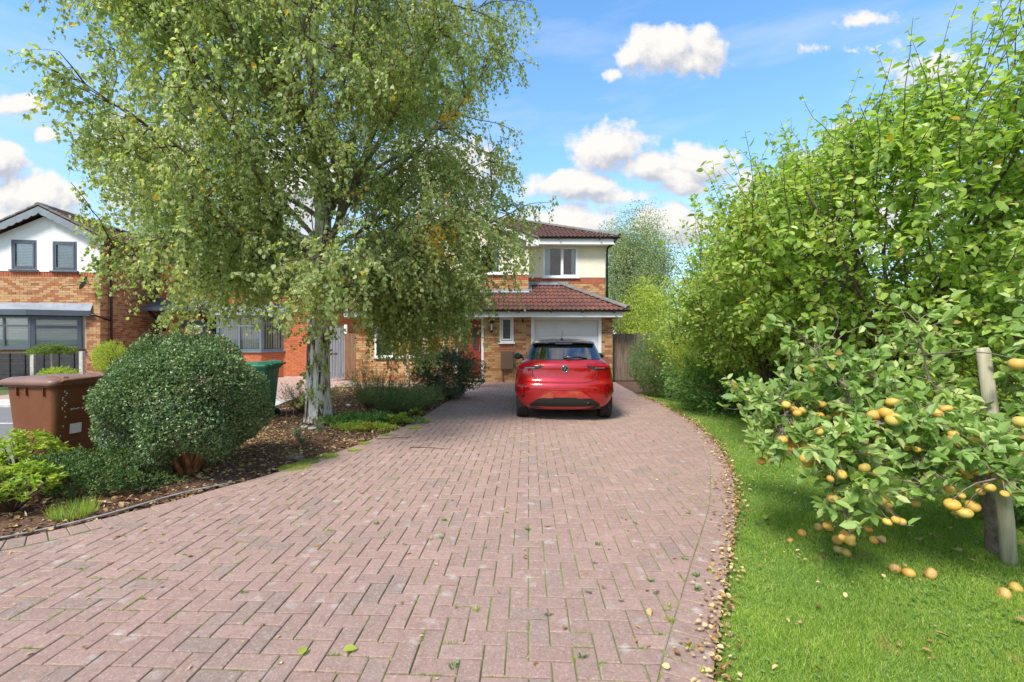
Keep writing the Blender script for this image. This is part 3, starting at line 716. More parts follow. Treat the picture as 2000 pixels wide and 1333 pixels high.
def tile_roof(root, name, x0, x1, y0, z0, run, slope, mat, hip_r=None, hip_l=None, gauge=.30, tw=.30, limit=300, singles=True, T=None, xmin_fn=None):
    """interlocking double-roll tiles on a slope rising in +y from the eave line (x0..x1, y0, z0)"""
    th = math.atan(slope); c, s_ = math.cos(th), math.sin(th); L = run / c; rows = int(math.ceil(L / gauge)); cols = int(math.ceil((x1 - x0) / tw))
    prof = []
    n = 12
    for i in range(n + 1):
        u = i / n; v = (u * 2) % 1.0
        prof.append((u * tw * .995, .030 * max(0, math.sin(PI * min(1, v / .62))) ** .8 if v < .62 else 0.0))
    prof[-1] = (tw * .995, 0)
    def tile_mb(x, d, cutlen):
        m_ = MB(); k_ = len(prof); vs = []
        for (dd, lift) in ((d - .03, .030), (d + cutlen, .004)):
            for (u, h_) in prof: vs.append((x + u, dd, h_ + lift))
        for (u, h_) in prof: vs.append((x + u, d - .03, h_ + .030 - .02))
        fs = [(i, i + 1, k_ + i + 1, k_ + i) for i in range(k_ - 1)] + [(2 * k_ + i, 2 * k_ + i + 1, i + 1, i) for i in range(k_ - 1)]
        m_.add(vs, fs); return m_
    deck = MB(); W0 = lambda x, d, h_: (x, y0 + d * c - h_ * s_, z0 + d * s_ + h_ * c)
    roof = None
    sub = MB()
    corners = [(x0, 0), (x1, 0), (x1 - (L * c if hip_r else 0), L), (x0 + (L * c if hip_l else 0), L)]
    sub.add([W0(x, d, -.006) for x, d in corners], [(0, 1, 2, 3)]); sub.add([W0(x, d, -.05) for x, d in corners], [(3, 2, 1, 0)])
    roof = sub.build(name, mat, root)
    if T is not None: roof.matrix_local = T
    shared_me = None; rest = MB(); cnt = 0
    R = Matrix(((1, 0, 0, 0), (0, c, -s_, y0), (0, s_, c, z0), (0, 0, 0, 1)))
    for r in range(rows):
        for q in range(cols):
            d = r * gauge; x = x0 + q * tw; cl = min(gauge, L - d)
            if cl < .05: continue
            # hips: cut with the hip line in slope coordinates
            cuts = []
            if hip_r and x + tw > x1 - (d + cl) * c: cuts.append(((x1, 0), (-L * c, L), 1))
            if hip_l and x < x0 + (d + cl) * c: cuts.append(((x0, 0), (L * c, L), -1))
            if hip_r and x > x1 - d * c + .03: continue
            if hip_l and x + tw < x0 + d * c - .03: continue
            if x + tw > x1 + .02 and not hip_r: cuts.append(((x1, 0), (0, 1), 1))
            if not cuts and cl == gauge:
                if singles and cnt < limit:
                    if shared_me is None:
                        shared_me = tile_mb(0, 0, gauge).mesh('roof_tile', mat)
                    o = link('roof_tile', shared_me, roof); o.matrix_local = R @ Matrix.Translation((x + random.gauss(0, .002), d + random.gauss(0, .003), random.gauss(0, .0015))) @ Matrix.Rotation(random.gauss(0, .004), 4, 'Z'); cnt += 1
                else:
                    m_ = tile_mb(x, d, cl); rest.add([tuple(R @ Vector(v)) for v in m_.v], m_.f)
                continue
            m_ = tile_mb(x, d, cl); me = m_.mesh('roof_tile', mat)
            bm = bmesh.new(); bm.from_mesh(me)
            for (p, dr, sg) in cuts:
                nrm = Vector((dr[1], -dr[0], 0)).normalized() * sg
                bmesh.ops.bisect_plane(bm, geom=bm.verts[:] + bm.edges[:] + bm.faces[:], plane_co=(p[0], p[1], 0), plane_no=nrm, clear_outer=True)
            if not bm.faces: bm.free(); continue
            bm.to_mesh(me); bm.free()
            if singles and cnt < limit: o = link('roof_tile', me, roof); o.matrix_local = R; cnt += 1
            else: rest.add([tuple(R @ v.co) for v in me.vertices], [tuple(p.vertices) for p in me.polygons])
    if rest.v:
        o = link('tile_field', rest.mesh('tile_field', mat), roof); o['kind'] = 'stuff'
    return roof
def ridge(parent, a, b_, mat, r=.115, seg=.42, name='ridge_tile'):
    a, b_ = Vector(a), Vector(b_); L = (b_ - a).length; n = max(1, int(round(L / seg))); d = (b_ - a) / n
    side = d.normalized().cross(Vector((0, 0, 1))).normalized(); up = side.cross(d.normalized())
    for i in range(n):
        p0 = a + d * (i - .02); p1 = a + d * (i + 1.03); vs = []
        for p, rr in ((p0, r * 1.06), (p1, r * .97)):
            for k_ in range(9):
                t = -.15 + (PI + .3) * k_ / 8; vs.append(p + side * math.cos(t) * rr + up * math.sin(t) * rr * .72)
        m_ = MB(); m_.smooth = True; m_.add(vs, [(k_, k_ + 1, 10 + k_, 9 + k_) for k_ in range(8)]); m_.smooth = False; m_.add(vs[:9], [tuple(range(9))])
        m_.build(name, mat, parent)

# ---- the house at the end of the drive (local x right, y away, z up)
H = thing('brick_house', (0, 15, 0), 'detached house at the end of the drive, buff brick and cream render, white garage door', 'house', rz=math.radians(1.0))
core = MB()
core.box(-5.05, 3.28, .008, 1.49, -.05, 2.3); core.box(-5.05, 3.36, 1.508, 8.5, -.05, 4.95, skip='')
core.box(-4.3, .58, .808, 1.6, 2.2, 4.75)
core.add([(-4.3, .808, 4.75), (.58, .808, 4.75), (-1.86, .808, 5.75), (-4.3, 1.6, 4.75), (.58, 1.6, 4.75), (-1.86, 1.6, 5.75)], [(0, 1, 2), (3, 5, 4), (0, 2, 5, 3), (1, 4, 5, 2)])
# real openings are cut by hollowing: window and door recesses
core_o = core.build('wall', M_MORT, H)
def cut_openings(obj, boxes):
    """carve recesses out of a wall core"""
    c_ = MB()
    for (x0, x1, y0, y1, z0, z1) in boxes: c_.box(x0, x1, y0, y1, z0, z1)
    me = c_.mesh('cut', M_INT); co = link('cut', me)
    bm = bmesh.new(); bm.from_mesh(me); bmesh.ops.recalc_face_normals(bm, faces=bm.faces); bm.to_mesh(me); bm.free()
    co.parent = obj.parent
    md = obj.modifiers.new('openings', 'BOOLEAN'); md.operation = 'DIFFERENCE'; md.object = co; md.solver = 'EXACT'; md.use_self = True
    bpy.context.view_layer.update()
    dg = bpy.context.evaluated_depsgraph_get(); new = bpy.data.meshes.new_from_object(obj.evaluated_get(dg))
    obj.modifiers.clear(); obj.data = new
    bpy.data.objects.remove(co); bpy.data.meshes.remove(me)
# openings list
DOOR = (-1.83, -.92, .0, 2.17); SW = (-.40, .05, 1.30, 2.13); GAR = (.62, 2.92, .0, 2.12); LW = (-4.45, -2.85, .82, 2.12)
RW = (1.14, 2.39, 3.62, 4.70); GW = (-1.72, -.38, 3.64, 4.66); GW2 = (-3.7, -2.5, 3.64, 4.66)
cut_openings(core_o, [(DOOR[0], DOOR[1], -.1, .14, -.1, 2.17), (SW[0], SW[1], -.1, .5, 1.3, 2.13), (GAR[0], GAR[1], -.1, .16, -.1, 2.12), (LW[0], LW[1], -.1, .9, .82, 2.12)])
core_u = None
B = Bricks()
B.wall((0, 0), 0, -1.0, .62, 0, 2.28, M_BUFF, [DOOR, (SW[0], SW[1], 1.06, 2.13), GAR], 1)
B.wall((0, 0), 0, 2.92, 3.28, 0, 2.28, M_BUFF, [], 0)
B.wall((0, 1.5), 0, 1.95, 3.36, 2.55, 3.38, M_BUFF, [], 3)
B.wall((0, .8), 0, -1.9, .58, 2.9, 3.42, M_BUFF, [], 3)
B.wall((0, .8), 0, -4.3, -1.9, 2.9, 3.42, M_BUFF, [], 8)
B.wall((0, 0), 0, -5.05, -1.0, 0, 2.28, M_BUFF, [DOOR, LW], 5)
B.wall((3.28, 0), PI / 2, 0, 1.5, 0, 2.28, M_BUFF, [], 8); B.wall((3.36, 1.5), PI / 2, 0, 7, 0, 3.4, M_BUFF, [], 9)
B.wall((0, 0), 0, GAR[0], GAR[1], 2.13, 2.28, M_BUFF, [], 8)
B.wall((0, 0), 0, SW[0], SW[1], 1.06, 1.27, M_SOLD, soldier=True, pr=0)
B.wall((0, 1.5), 0, .60, 3.36, 3.38, 3.60, M_SOLD, soldier=True, pr=2)
B.wall((0, .8), 0, -4.3, .58, 3.42, 3.60, M_SOLD, soldier=True, pr=2)
B.wall((3.36, 1.5), PI / 2, 0, 7, 3.38, 3.60, M_SOLD, soldier=True, pr=9)
B.build(H)
# render coats
r_ = MB(); r_.box(.58, 3.375, 1.478, 1.506, 3.602, 4.94); r_.box(3.346, 3.374, 1.508, 8.5, 3.602, 4.94)
r1 = r_.build('render_coat', M_CREAM, H, .006, 'pale cream render on the upper right wall')
r_ = MB(); r_.box(-4.31, .595, .775, .806, 3.602, 4.75); r_.box(.582, .597, .808, 1.476, 3.602, 4.75)
r_.add([(-4.31, .775, 4.75), (.595, .775, 4.75), (-1.86, .775, 5.76), (-4.31, .806, 4.75), (.595, .806, 4.75), (-1.86, .806, 5.76)], [(0, 1, 2), (3, 5, 4), (0, 2, 5, 3), (1, 4, 5, 2), (0, 3, 4, 1)])
r2 = r_.build('render_coat', M_CREAM, H, 0, 'pale render on the front gable')
for ob, bx in ((r1, [(RW[0], RW[1], 1.3, 1.6, RW[2], RW[3])]), (r2, [(*GW[:2], .7, .9, *GW[2:]), (*GW2[:2], .7, .9, *GW2[2:])])): cut_openings(ob, bx)
cut_openings(core_o, [(RW[0], RW[1], 1.45, 2.0, RW[2], RW[3]), (*GW[:2], .7, 1.3, *GW[2:]), (*GW2[:2], .7, 1.3, *GW2[2:])])
window(H, (0, 1.49), 0, *RW, M_WHITE, mull=[1.80], sill=M_WHITE, blind='curtain', openers=[(1.82, 2.35, 3.66, 4.66)])
window(H, (0, .79), 0, *GW, M_WHITE, mull=[-1.05], sill=M_WHITE, blind='curtain')
window(H, (0, .79), 0, *GW2, M_WHITE, mull=[-3.1], sill=M_WHITE, blind='curtain')
m, g, b = base('obscure_glass'); r, pos = rnd(g)
g.l(g.ramp(g.noise(pos, 40, 3, .7), [(.35, (.02, .028, .026)), (.6, (.07, .09, .08)), (.75, (.2, .24, .22))]), b.inputs['Base Color']); b.inputs['Roughness'].default_value = .12; bump(g, b, g.noise(pos, 60, 2, .5), .004); M_OBS = m
window(H, (0, 0), 0, *SW, M_WHITE, fw=.05, sill=M_WHITE, openers=[(SW[0] + .06, SW[1] - .06, SW[2] + .07, SW[3] - .05)], glass=M_OBS)
window(H, (0, 0), 0, *LW, M_WHITE, mull=[-3.9, -3.4], sill=M_CONC)
# front door
dfr = MB(); dfr.box(DOOR[0], DOOR[0] + .075, -.02, .1, .08, 2.17); dfr.box(DOOR[1] - .075, DOOR[1], -.02, .1, .08, 2.17); dfr.box(DOOR[0] + .075, DOOR[1] - .075, -.02, .1, 2.06, 2.17)
dfo = dfr.build('door_frame', M_WHITE, H, .005)
m, g, b = base('red_door'); r, pos = rnd(g); g.l(g.ramp(g.noise(pos, 5, 4, .6), [(.3, (.23, .035, .02)), (.7, (.30, .055, .03))]), b.inputs['Base Color']); b.inputs['Roughness'].default_value = .35; M_DOOR = m
X0, X1 = DOOR[0] + .08, DOOR[1] - .08
d_ = MB(); d_.box(X0, X1, .03, .08, .12, 2.055); door = d_.build('front_door', M_DOOR, H, .004, 'red panelled front door with two leaded glass lights')
cxd = (X0 + X1) / 2
for sx in (-1, 1):
    c0 = cxd + sx * .18; a, b_ = c0 - .075, c0 + .075
    m_ = MB(); m_.box(a, b_, .018, .029, 1.08, 1.72)
    n = 8; arc = [(c0 + .075 * math.cos(PI * i / n), .018, 1.72 + .075 * math.sin(PI * i / n)) for i in range(n + 1)]; m_.add(arc, [tuple(range(n + 1))]); m_.build('door_light', M_OBS, door)
    m_ = MB(); m_.tube([(a, .015, 1.08), (a, .015, 1.72)] + [(c0 - .078 * math.cos(PI * i / 8), .015, 1.72 + .078 * math.sin(PI * i / 8)) for i in range(1, 8)] + [(b_, .015, 1.72), (b_, .015, 1.08), (a, .015, 1.08)], .011, 6); m_.build('light_moulding', M_DOOR, door)
    m_ = MB(); m_.tube([(c0, .014, 1.1), (c0 - .04, .014, 1.3), (c0, .014, 1.5), (c0 + .04, .014, 1.3), (c0, .014, 1.1)], .004, 4); m_.tube([(c0, .014, 1.5), (c0, .014, 1.78)], .004, 4); m_.tube([(c0 - .07, .014, 1.62), (c0, .014, 1.56), (c0 + .07, .014, 1.62)], .004, 4)
    m_.build('leading', M_CHROME, door)
    m_ = MB(); m_.box(a, b_, .022, .029, .3, .86); m_.build('door_panel', M_DOOR, door, .006)
m_ = MB(); m_.tube([(X1 - .05, -.0, 1.0), (X1 - .05, -.01, 1.16)], .012, 8); m_.box(X1 - .07, X1 - .03, .018, .029, .96, 1.2); m_.build('door_handle', M_CHROME, door)
m_ = MB(); m_.box(DOOR[0] + .0, DOOR[1] - .0, -.10, .02, .085, .125); m_.build('threshold', M_STEP, H)
m_ = MB(); m_.box(DOOR[0] - .02, DOOR[1] + .02, -.16, .02, -.02, .083); m_.build('door_step', M_ANTH, H, .01)
# house number over the door: 61
def number_mesh(txt, size, mat, parent, loc, name='house_number', rot=(PI / 2, 0, 0)):
    cu = bpy.data.curves.new('txt', 'FONT'); cu.body = txt; cu.size = size; cu.extrude = .004; cu.align_x = 'CENTER'
    to = bpy.data.objects.new('txt', cu); COL.objects.link(to); bpy.context.view_layer.update()
    me = bpy.data.meshes.new_from_object(to.evaluated_get(bpy.context.evaluated_depsgraph_get())); bpy.data.objects.remove(to)
    me.materials.clear(); me.materials.append(mat); me.name = name
    o = link(name, me, parent); o.location = loc; o.rotation_euler = rot; return o
number_mesh('61', .12, M_BLACK, H, (-1.33, -.032, 2.075))
# wall lantern
m_ = MB(); lx, ly = -.66, -.13
m_.lathe([(.002, .0), (.03, .03), (.055, .07), (.062, .08), (.062, .09)], 8, (lx, ly, 1.60)); 
m_.lathe([(.075, 0), (.07, .02), (.03, .09), (.012, .11), (.0, .15)], 8, (lx, ly, 1.91))
for k_ in range(4): a = PI / 4 + k_ * PI / 2; m_.tube([(lx + .05 * math.cos(a), ly + .05 * math.sin(a), 1.69), (lx + .064 * math.cos(a), ly + .064 * math.sin(a), 1.91)], .007, 5)
m_.tube([(lx, .0, 1.80), (lx, -.04, 1.62), (lx, -.10, 1.60)], .012, 6); m_.lathe([(.001, -.02), (.04, -.02), (.04, 0)], 12, (lx, .0, 1.80), 'y')
lan = m_.build('wall_lantern', M_BLACK, H, 0, 'black coach-style wall lantern between door and small window')
m_ = MB(); m_.lathe([(.04, 0), (.052, .22)], 8, (lx, ly, 1.69)); m_.build('lantern_glass', plain('lantern_glass', (.72, .70, .60), .3), lan)
# small bracket to the left of the garage
m_ = MB(); m_.tube([(.35, -.0, 2.0), (.35, -.07, 2.0), (.35, -.09, 1.93)], .012, 6); m_.box(.325, .375, -.02, -.0, 1.96, 2.08); m_.tube([(.31, -.05, 2.0), (.39, -.05, 2.0)], .009, 6); m_.build('wall_bracket', M_BLACK, H)
# meter box with pipe
m_ = MB(); m_.box(-.37, .05, -.13, -.0, .42, 1.02); mbx = m_.build('meter_box', M_BROWNP, H, .008, 'brown meter box below the small window')
m_ = MB(); m_.box(-.355, .035, -.142, -.131, .44, 1.0); m_.build('meter_door', M_BROWNP, mbx, .004)
m_ = MB(); m_.tube([(-.30, -.03, .0), (-.30, -.03, .42)], .017, 8); m_.build('pipe', M_BROWNP, H)
# garage door
fr = MB(); fr.box(GAR[0], GAR[0] + .1, -.025, .12, 0, 2.12); fr.box(GAR[1] - .1, GAR[1], -.025, .12, 0, 2.12); fr.box(GAR[0] + .1, GAR[1] - .1, -.025, .12, 2.02, 2.12)
fr.build('garage_frame', M_WHITE, H, .006)
gd = MB(); gd.box(GAR[0] + .101, GAR[1] - .101, .085, .12, 0.01, 2.02); gdo = gd.build('garage_door', M_GARAGE, H)
gw = (GAR[1] - GAR[0] - .21) / 3
for r_i in range(4):
    z0 = .015 + r_i * .502
    for c_i in range(3):
        x0 = GAR[0] + .105 + c_i * gw; m_ = MB()
        m_.box(x0 + .001, x0 + gw - .001, .066, .083, z0, z0 + .494); m_.build('door_section', M_GARAGE, gdo, .005)
        m_ = MB(); m_.box(x0 + .055, x0 + gw - .055, .058, .0655, z0 + .07, z0 + .425); m_.build('raised_panel', M_GARAGE, gdo, .006)
# alarm box
m_ = MB(); m_.box(-.17, .0, .70, .772, 4.30, 4.58); al = m_.build('alarm_box', M_WHITE, H, .012); m_ = MB(); m_.box(-.165, -.005, .702, .77, 4.27, 4.299); m_.build('strobe', M_BLACK, al)
# lower roof with flashing, fascia and gutter
tile_roof(H, 'porch_roof', .60, 3.70, -.5, 2.32, 2.0, .52, M_TILE, hip_r=True)
tile_roof(H, 'porch_roof', -5.30, .60, -.5, 2.32, 1.3, .52, M_TILE)
lr = MB(); lr.add([(3.70, -.5, 2.32), (3.70, 1.5, 2.32), (1.70, 1.5, 3.36)], [(0, 1, 2)]); lr.add([(3.70, -.5, 2.30), (3.70, 1.5, 2.30), (1.70, 1.5, 3.34)], [(2, 1, 0)]); side_r = lr.build('porch_side_roof', M_TILE, H)
ridge(H, (3.66, -.46, 2.40), (1.72, 1.48, 3.40), M_RIDGE, .11, .36)
m_ = MB(); m_.box(-5.0, .60, .755, .772, 2.96, 3.10); m_.obox((-2.2, .72, 3.02), (5.6, .16, .008), rx=.48); m_.build('flashing', M_LEAD, H)
m_ = MB(); m_.box(.60, 2.05, 1.455, 1.474, 3.32, 3.45); m_.obox((1.3, 1.40, 3.375), (1.42, .2, .008), rx=.48); m_.box(.598, .66, .80, 1.455, 3.05, 3.10); m_.build('flashing', M_LEAD, H)
for i in range(4):
    y_ = .80 + i * .17; m_ = MB(); m_.box(.598, .70, y_, y_ + .15, 2.99 + i * .085, 3.12 + i * .088); m_.build('step_flashing', M_LEAD, H)
m_ = MB(); m_.box(-5.28, 3.50, -.47, -.445, 2.10, 2.30); m_.box(-5.28, 3.50, -.444, .005, 2.14, 2.155); m_.box(3.476, 3.50, -.444, 1.5, 2.10, 2.30); m_.build('fascia', M_WHITE, H)
def gutter(parent, a, b_, r=.055, name='gutter'):
    m_ = MB(); a, b_ = Vector(a), Vector(b_); d = (b_ - a).normalized(); s_ = d.cross(Vector((0, 0, 1))); vs = []
    for p in (a, b_):
        for rr in (r, r * .9):
            for k_ in range(9): t = PI + PI * k_ / 8; vs.append(p + s_ * math.cos(t) * rr + Vector((0, 0, math.sin(t) * rr)))
    fs = [(k_, k_ + 1, 19 + k_, 18 + k_) for k_ in range(8)] + [(9 + k_, 27 + k_, 28 + k_, 10 + k_) for k_ in range(8)] + [(0, 18, 27, 9), (8, 17, 35, 26)]
    fs += [(k_, 9 + k_, 10 + k_, k_ + 1) for k_ in range(8)] + [(18 + k_, 19 + k_, 28 + k_, 27 + k_) for k_ in range(8)]
    m_.add(vs, fs); o = m_.build(name, M_BLACK, parent)
    n = max(2, int((b_ - a).length / .95))
    for i in range(n):
        p = a + (b_ - a) * (i + .5) / n; q = MB(); q.box(p.x - .018, p.x + .018, p.y - .062, p.y + .062, p.z - .085, p.z + .004) if abs(d.x) > .5 else q.box(p.x - .062, p.x + .062, p.y - .018, p.y + .018, p.z - .085, p.z + .004)
        q.build('gutter_bracket', M_BLACK, o)
    return o
gutter(H, (-5.3, -.545, 2.325), (3.72, -.545, 2.325))
# main roof (front slope right of the gable, hip at the right), upper fascia, gutter
tile_roof(H, 'main_roof', .30, 3.80, 1.08, 4.97, 3.9, .41, M_TILE2, hip_r=True)
mr = MB(); e, rt, yb = 4.96, 6.55, 8.9
mr.add([(-5.6, 1.08, e), (.35, 1.08, e), (3.8, 1.08, e), (3.8, yb, e), (-5.6, yb, e), (-1.7, 4.98, rt), (-.1, 4.98, rt)], [(4, 0, 5), (3, 4, 5, 6), (2, 3, 6), (0, 4, 3, 2)])
mr.add([(-5.6, 1.08, e - .004), (.30, 1.08, e - .004), (.30, 4.98, rt - .004), (-1.7, 4.98, rt - .004)], [(0, 1, 2, 3)])
mr.build('rear_roof', M_TILE2, H)
ridge(H, (3.78, 1.10, 5.03), (-.1, 4.98, 6.60), M_RIDGE, .10, .42); ridge(H, (-.1, 4.98, 6.60), (-1.7, 4.98, 6.60), M_RIDGE, .10)
m_ = MB(); m_.box(.62, 3.62, 1.10, 1.125, 4.72, 4.93); m_.box(.62, 3.62, 1.126, 1.50, 4.72, 4.735); m_.box(3.595, 3.62, 1.126, 8.5, 4.72, 4.93); m_.box(3.38, 3.594, 1.51, 8.5, 4.722, 4.737); m_.build('fascia', M_WHITE, H)
gutter(H, (.95, 1.045, 4.965), (3.80, 1.045, 4.965))
# gable: barge boards, verge, small roof
gp = [(-4.62, 4.75), (-1.86, 5.88), (.90, 4.75)]
for (a, b_) in ((gp[0], gp[1]), (gp[1], gp[2])):
    m_ = MB(); m_.add([(a[0], .50, a[1] - .20), (b_[0], .50, b_[1] - .20), (b_[0], .50, b_[1]), (a[0], .50, a[1]), (a[0], .53, a[1] - .20), (b_[0], .53, b_[1] - .20), (b_[0], .53, b_[1]), (a[0], .53, a[1])],
                      [(0, 1, 2, 3), (4, 7, 6, 5), (0, 4, 5, 1), (2, 6, 7, 3), (1, 5, 6, 2), (0, 3, 7, 4)]); m_.build('barge_board', M_WHITE, H)
    m_ = MB(); m_.add([(a[0], .46, a[1] + .005), (b_[0], .46, b_[1] + .005), (b_[0], 3.6, b_[1] + .005), (a[0], 3.6, a[1] + .005), (a[0], .46, a[1] + .07), (b_[0], .46, b_[1] + .07), (b_[0], 3.6, b_[1] + .07), (a[0], 3.6, a[1] + .07)],
                      [(3, 2, 1, 0), (4, 5, 6, 7), (0, 1, 5, 4), (1, 2, 6, 5), (2, 3, 7, 6), (3, 0, 4, 7)]); m_.build('gable_roof', M_TILE2, H)
    ridge(H, (a[0], .50, a[1] + .05), (b_[0], .50, b_[1] + .05), M_RIDGE, .055, .3, 'verge_cap')
ridge(H, (-1.86, .5, 5.98), (-1.86, 3.4, 5.98), M_RIDGE, .10)
for x_ in (.50, -4.62): m_ = MB(); m_.box(x_, x_ + .42, .53, .80, 4.55, 4.74); m_.build('eaves_box', M_WHITE, H, .004)
m_ = MB(); m_.box(-4.6, .9, .535, .772, 4.53, 4.545); 
m_ = MB(); m_.smooth = True; m_.tube([(3.62, 1.06, 4.92), (3.62, 1.10, 4.80), (3.44, 1.42, 4.66), (3.43, 1.46, 4.5), (3.43, 1.46, 2.75)], .036, 8); m_.build('downpipe', M_BLACK, H)

# ---- red brick house in the middle
H2 = thing('red_brick_house', (-10.25, 17.4, 0), 'orange-red brick house behind the birch, with blue-grey bay window and dark porch canopy', 'house')
W2 = 3.05
c2 = MB(); c2.box(-W2, W2, .008, 8, -.05, 4.9); c2.add([(-W2, .008, 4.9), (W2, .008, 4.9), (.15, .008, 6.25), (-W2, 8, 4.9), (W2, 8, 4.9), (.15, 8, 6.25)], [(0, 1, 2), (3, 5, 4), (0, 2, 5, 3), (1, 4, 5, 2)])
w2 = c2.build('wall', M_MORTR, H2)
BAY = (-1.0, 1.6); DR2 = (-2.25, -1.25, 0, 2.1); UW1 = (-2.2, -1.0, 3.2, 4.4); UW2 = (.5, 2.0, 3.2, 4.4)
cut_openings(w2, [(-.85, 1.5, -.1, .9, .9, 2.3), (*DR2[:2], -.1, .15, -.1, 2.1), (*UW1[:2], -.1, .6, *UW1[2:]), (*UW2[:2], -.1, .6, *UW2[2:])])
B = Bricks(); gt = lambda x: 4.9 + (1.35 * (1 - (x - .15) / 2.9) if x > .15 else 1.35 * (1 + (x - .15) / 3.2)) - .05
B.wall((0, 0), 0, 1.6, W2, 0, 2.6, M_RED, [], 0); B.wall((0, 0), 0, -W2, -1.0, 0, 2.6, M_RED, [DR2], 2)
B.wall((0, 0), 0, -W2, W2, 2.6, 6.2, M_RED, [UW1, UW2], 3, top=gt)
B.wall((0, 0), 0, -1.0, 1.6, 2.4, 2.6, M_RED, [], 6)
B.wall((W2, 0), PI / 2, 0, 5, 0, 4.85, M_RED, [], 7)
# canted bay: front run and two splayed runs
bays = [((-.55, -.52), 0.0, 1.62), ((1.07, -.52), math.atan2(.52, .55), math.hypot(.55, .52)), ((-1.10, 0), -math.atan2(.52, .55), math.hypot(.55, .52))]
for (o_, an, L_) in bays:
    ca, sa = math.cos(an), math.sin(an)
    B.wall(o_, an, 0.0, L_, 0, .92, M_RED, [], 1)
    m_ = MB(); T = Matrix.Translation((o_[0], o_[1], 0)) @ Matrix.Rotation(an, 4, 'Z'); m_.box(0, L_, .004, .08, 0, .92); q = m_.build('bay_wall', M_MORTR, H2); q.matrix_local = T
    long_ = L_ > 1
    window(H2, o_, an, .0, L_, .95, 2.25, M_BGREY, fw=.075, mull=([L_ / 2] if long_ else []), trans=([1.88] if long_ else []), sill=M_BGREY, blind='vertical', depth=.09)
B.build(H2)
m_ = MB(); m_.add([(-.65, -.66, 2.27), (1.17, -.66, 2.27), (1.85, .0, 2.27), (-1.35, 0, 2.27), (-.65, -.66, 2.40), (1.17, -.66, 2.40), (1.85, .0, 2.40), (-1.35, 0, 2.40), (-1.1, 0, 2.72), (1.6, 0, 2.72)],
                  [(0, 3, 2, 1), (0, 1, 5, 4), (1, 2, 6, 5), (3, 0, 4, 7), (4, 5, 9, 8), (5, 6, 9), (7, 4, 8)]); m_.build('bay_roof', M_LEAD, H2)
window(H2, (0, 0), 0, *UW1, M_BGREY, mull=[-1.6], sill=M_BGREY); window(H2, (0, 0), 0, *UW2, M_BGREY, mull=[1.25], sill=M_BGREY)
m_ = MB(); m_.box(*DR2[:2], .04, .1, .05, 2.1); d2 = m_.build('front_door', M_GREYF, H2); m_ = MB(); m_.box(-1.95, -1.55, .03, .039, 1.0, 1.9); m_.build('door_light', M_OBS, d2)
m_ = MB(); m_.add([(-3.0, -.9, 2.42), (-.95, -.9, 2.42), (-.95, 0, 2.42), (-3.0, 0, 2.42), (-3.0, -.9, 2.54), (-.95, -.9, 2.54), (-.95, 0, 2.95), (-3.0, 0, 2.95)], [(0, 3, 2, 1), (0, 1, 5, 4), (4, 5, 6, 7), (1, 2, 6, 5), (3, 0, 4, 7)])
can = m_.build('porch_canopy', M_GREYF, H2)
for x_ in (-2.85, -1.1): m_ = MB(); m_.bar((x_, -.02, 1.85), (x_, -.75, 2.40), .07, .07); m_.bar((x_, -.03, 1.7), (x_, -.03, 2.40), .07, .07); m_.build('canopy_bracket', M_BLACK, can)
tile2 = MB(); 
for sx, xe in ((-1, -W2 - .3), (1, W2 + .3)):
    ze = 4.78; a = (xe, ze); b_ = (.15, 6.36)
    m_ = MB(); m_.add([(a[0], -.3, a[1]), (b_[0], -.3, b_[1]), (b_[0], 8.3, b_[1]), (a[0], 8.3, a[1]), (a[0], -.3, a[1] + .09), (b_[0], -.3, b_[1] + .09), (b_[0], 8.3, b_[1] + .09), (a[0], 8.3, a[1] + .09)],
                      [(3, 2, 1, 0), (4, 5, 6, 7), (0, 1, 5, 4), (1, 2, 6, 5), (2, 3, 7, 6), (3, 0, 4, 7)]); m_.build('roof', M_TILE2, H2)
    m_ = MB(); m_.bar((a[0], -.32, a[1] - .07), (b_[0], -.32, b_[1] - .07), .03, .17); m_.build('barge_board', M_SCALL, H2)

# ---- white gabled house on the left
A3 = math.radians(7.0)
H3 = thing('white_gabled_house', (-13.62, 15.25, 0), 'white rendered gable house at far left, buff brick below, dark framed bay window', 'house', rz=A3)
# local: x from -4.4 (left) to 0 (right corner), y away
L3 = -3.12; px3 = -1.27; ez, pz = 4.68, 5.42
c3 = MB(); c3.box(L3, -.0, .008, 8.5, -.05, ez); c3.add([(L3, .008, ez), (0, .008, ez), (px3 - .3, .008, pz), (L3, 8.5, ez), (0, 8.5, ez), (px3 - .3, 8.5, pz)], [(0, 1, 2), (3, 5, 4), (0, 2, 5, 3), (1, 4, 5, 2)])
c3.box(-8.5, L3 - .01, .7, 8.0, -.05, 4.6); c3.add([(-8.7, .5, 4.6), (L3, .5, 4.6), (L3, 4.3, 5.4), (-8.7, 4.3, 5.4), (-8.7, 8.2, 4.6), (L3, 8.2, 4.6)], [(0, 1, 2, 3), (3, 2, 5, 4), (0, 3, 4)])
w3 = c3.build('wall', M_MORT, H3)
w = lambda xpx: (xpx - 186) / 59.3           # just a scale read off the photo: metres along the facade
UA = (w(33), w(77), 3.66, 4.62); UB = (w(104), w(147), 3.64, 4.60)
cut_openings(w3, [(UA[0], UA[1], -.1, .5, UA[2], UA[3]), (UB[0], UB[1], -.1, .5, UB[2], UB[3]), (-3.0, -.55, -.1, .6, 1.15, 2.2)])
B = Bricks()
B.wall((0, 0), 0, L3, 0, 2.2, 3.43, M_BUFF, [], 0); B.wall((0, 0), 0, -.42, 0, 0, 2.2, M_BUFF, [], 1)
B.wall((0, 0), 0, L3, 0, 3.43, 3.60, M_SOLD, soldier=True, pr=2)
B.wall((0, 0), 0, L3, -.42, 0, 1.1, M_BUFF, [], 5)
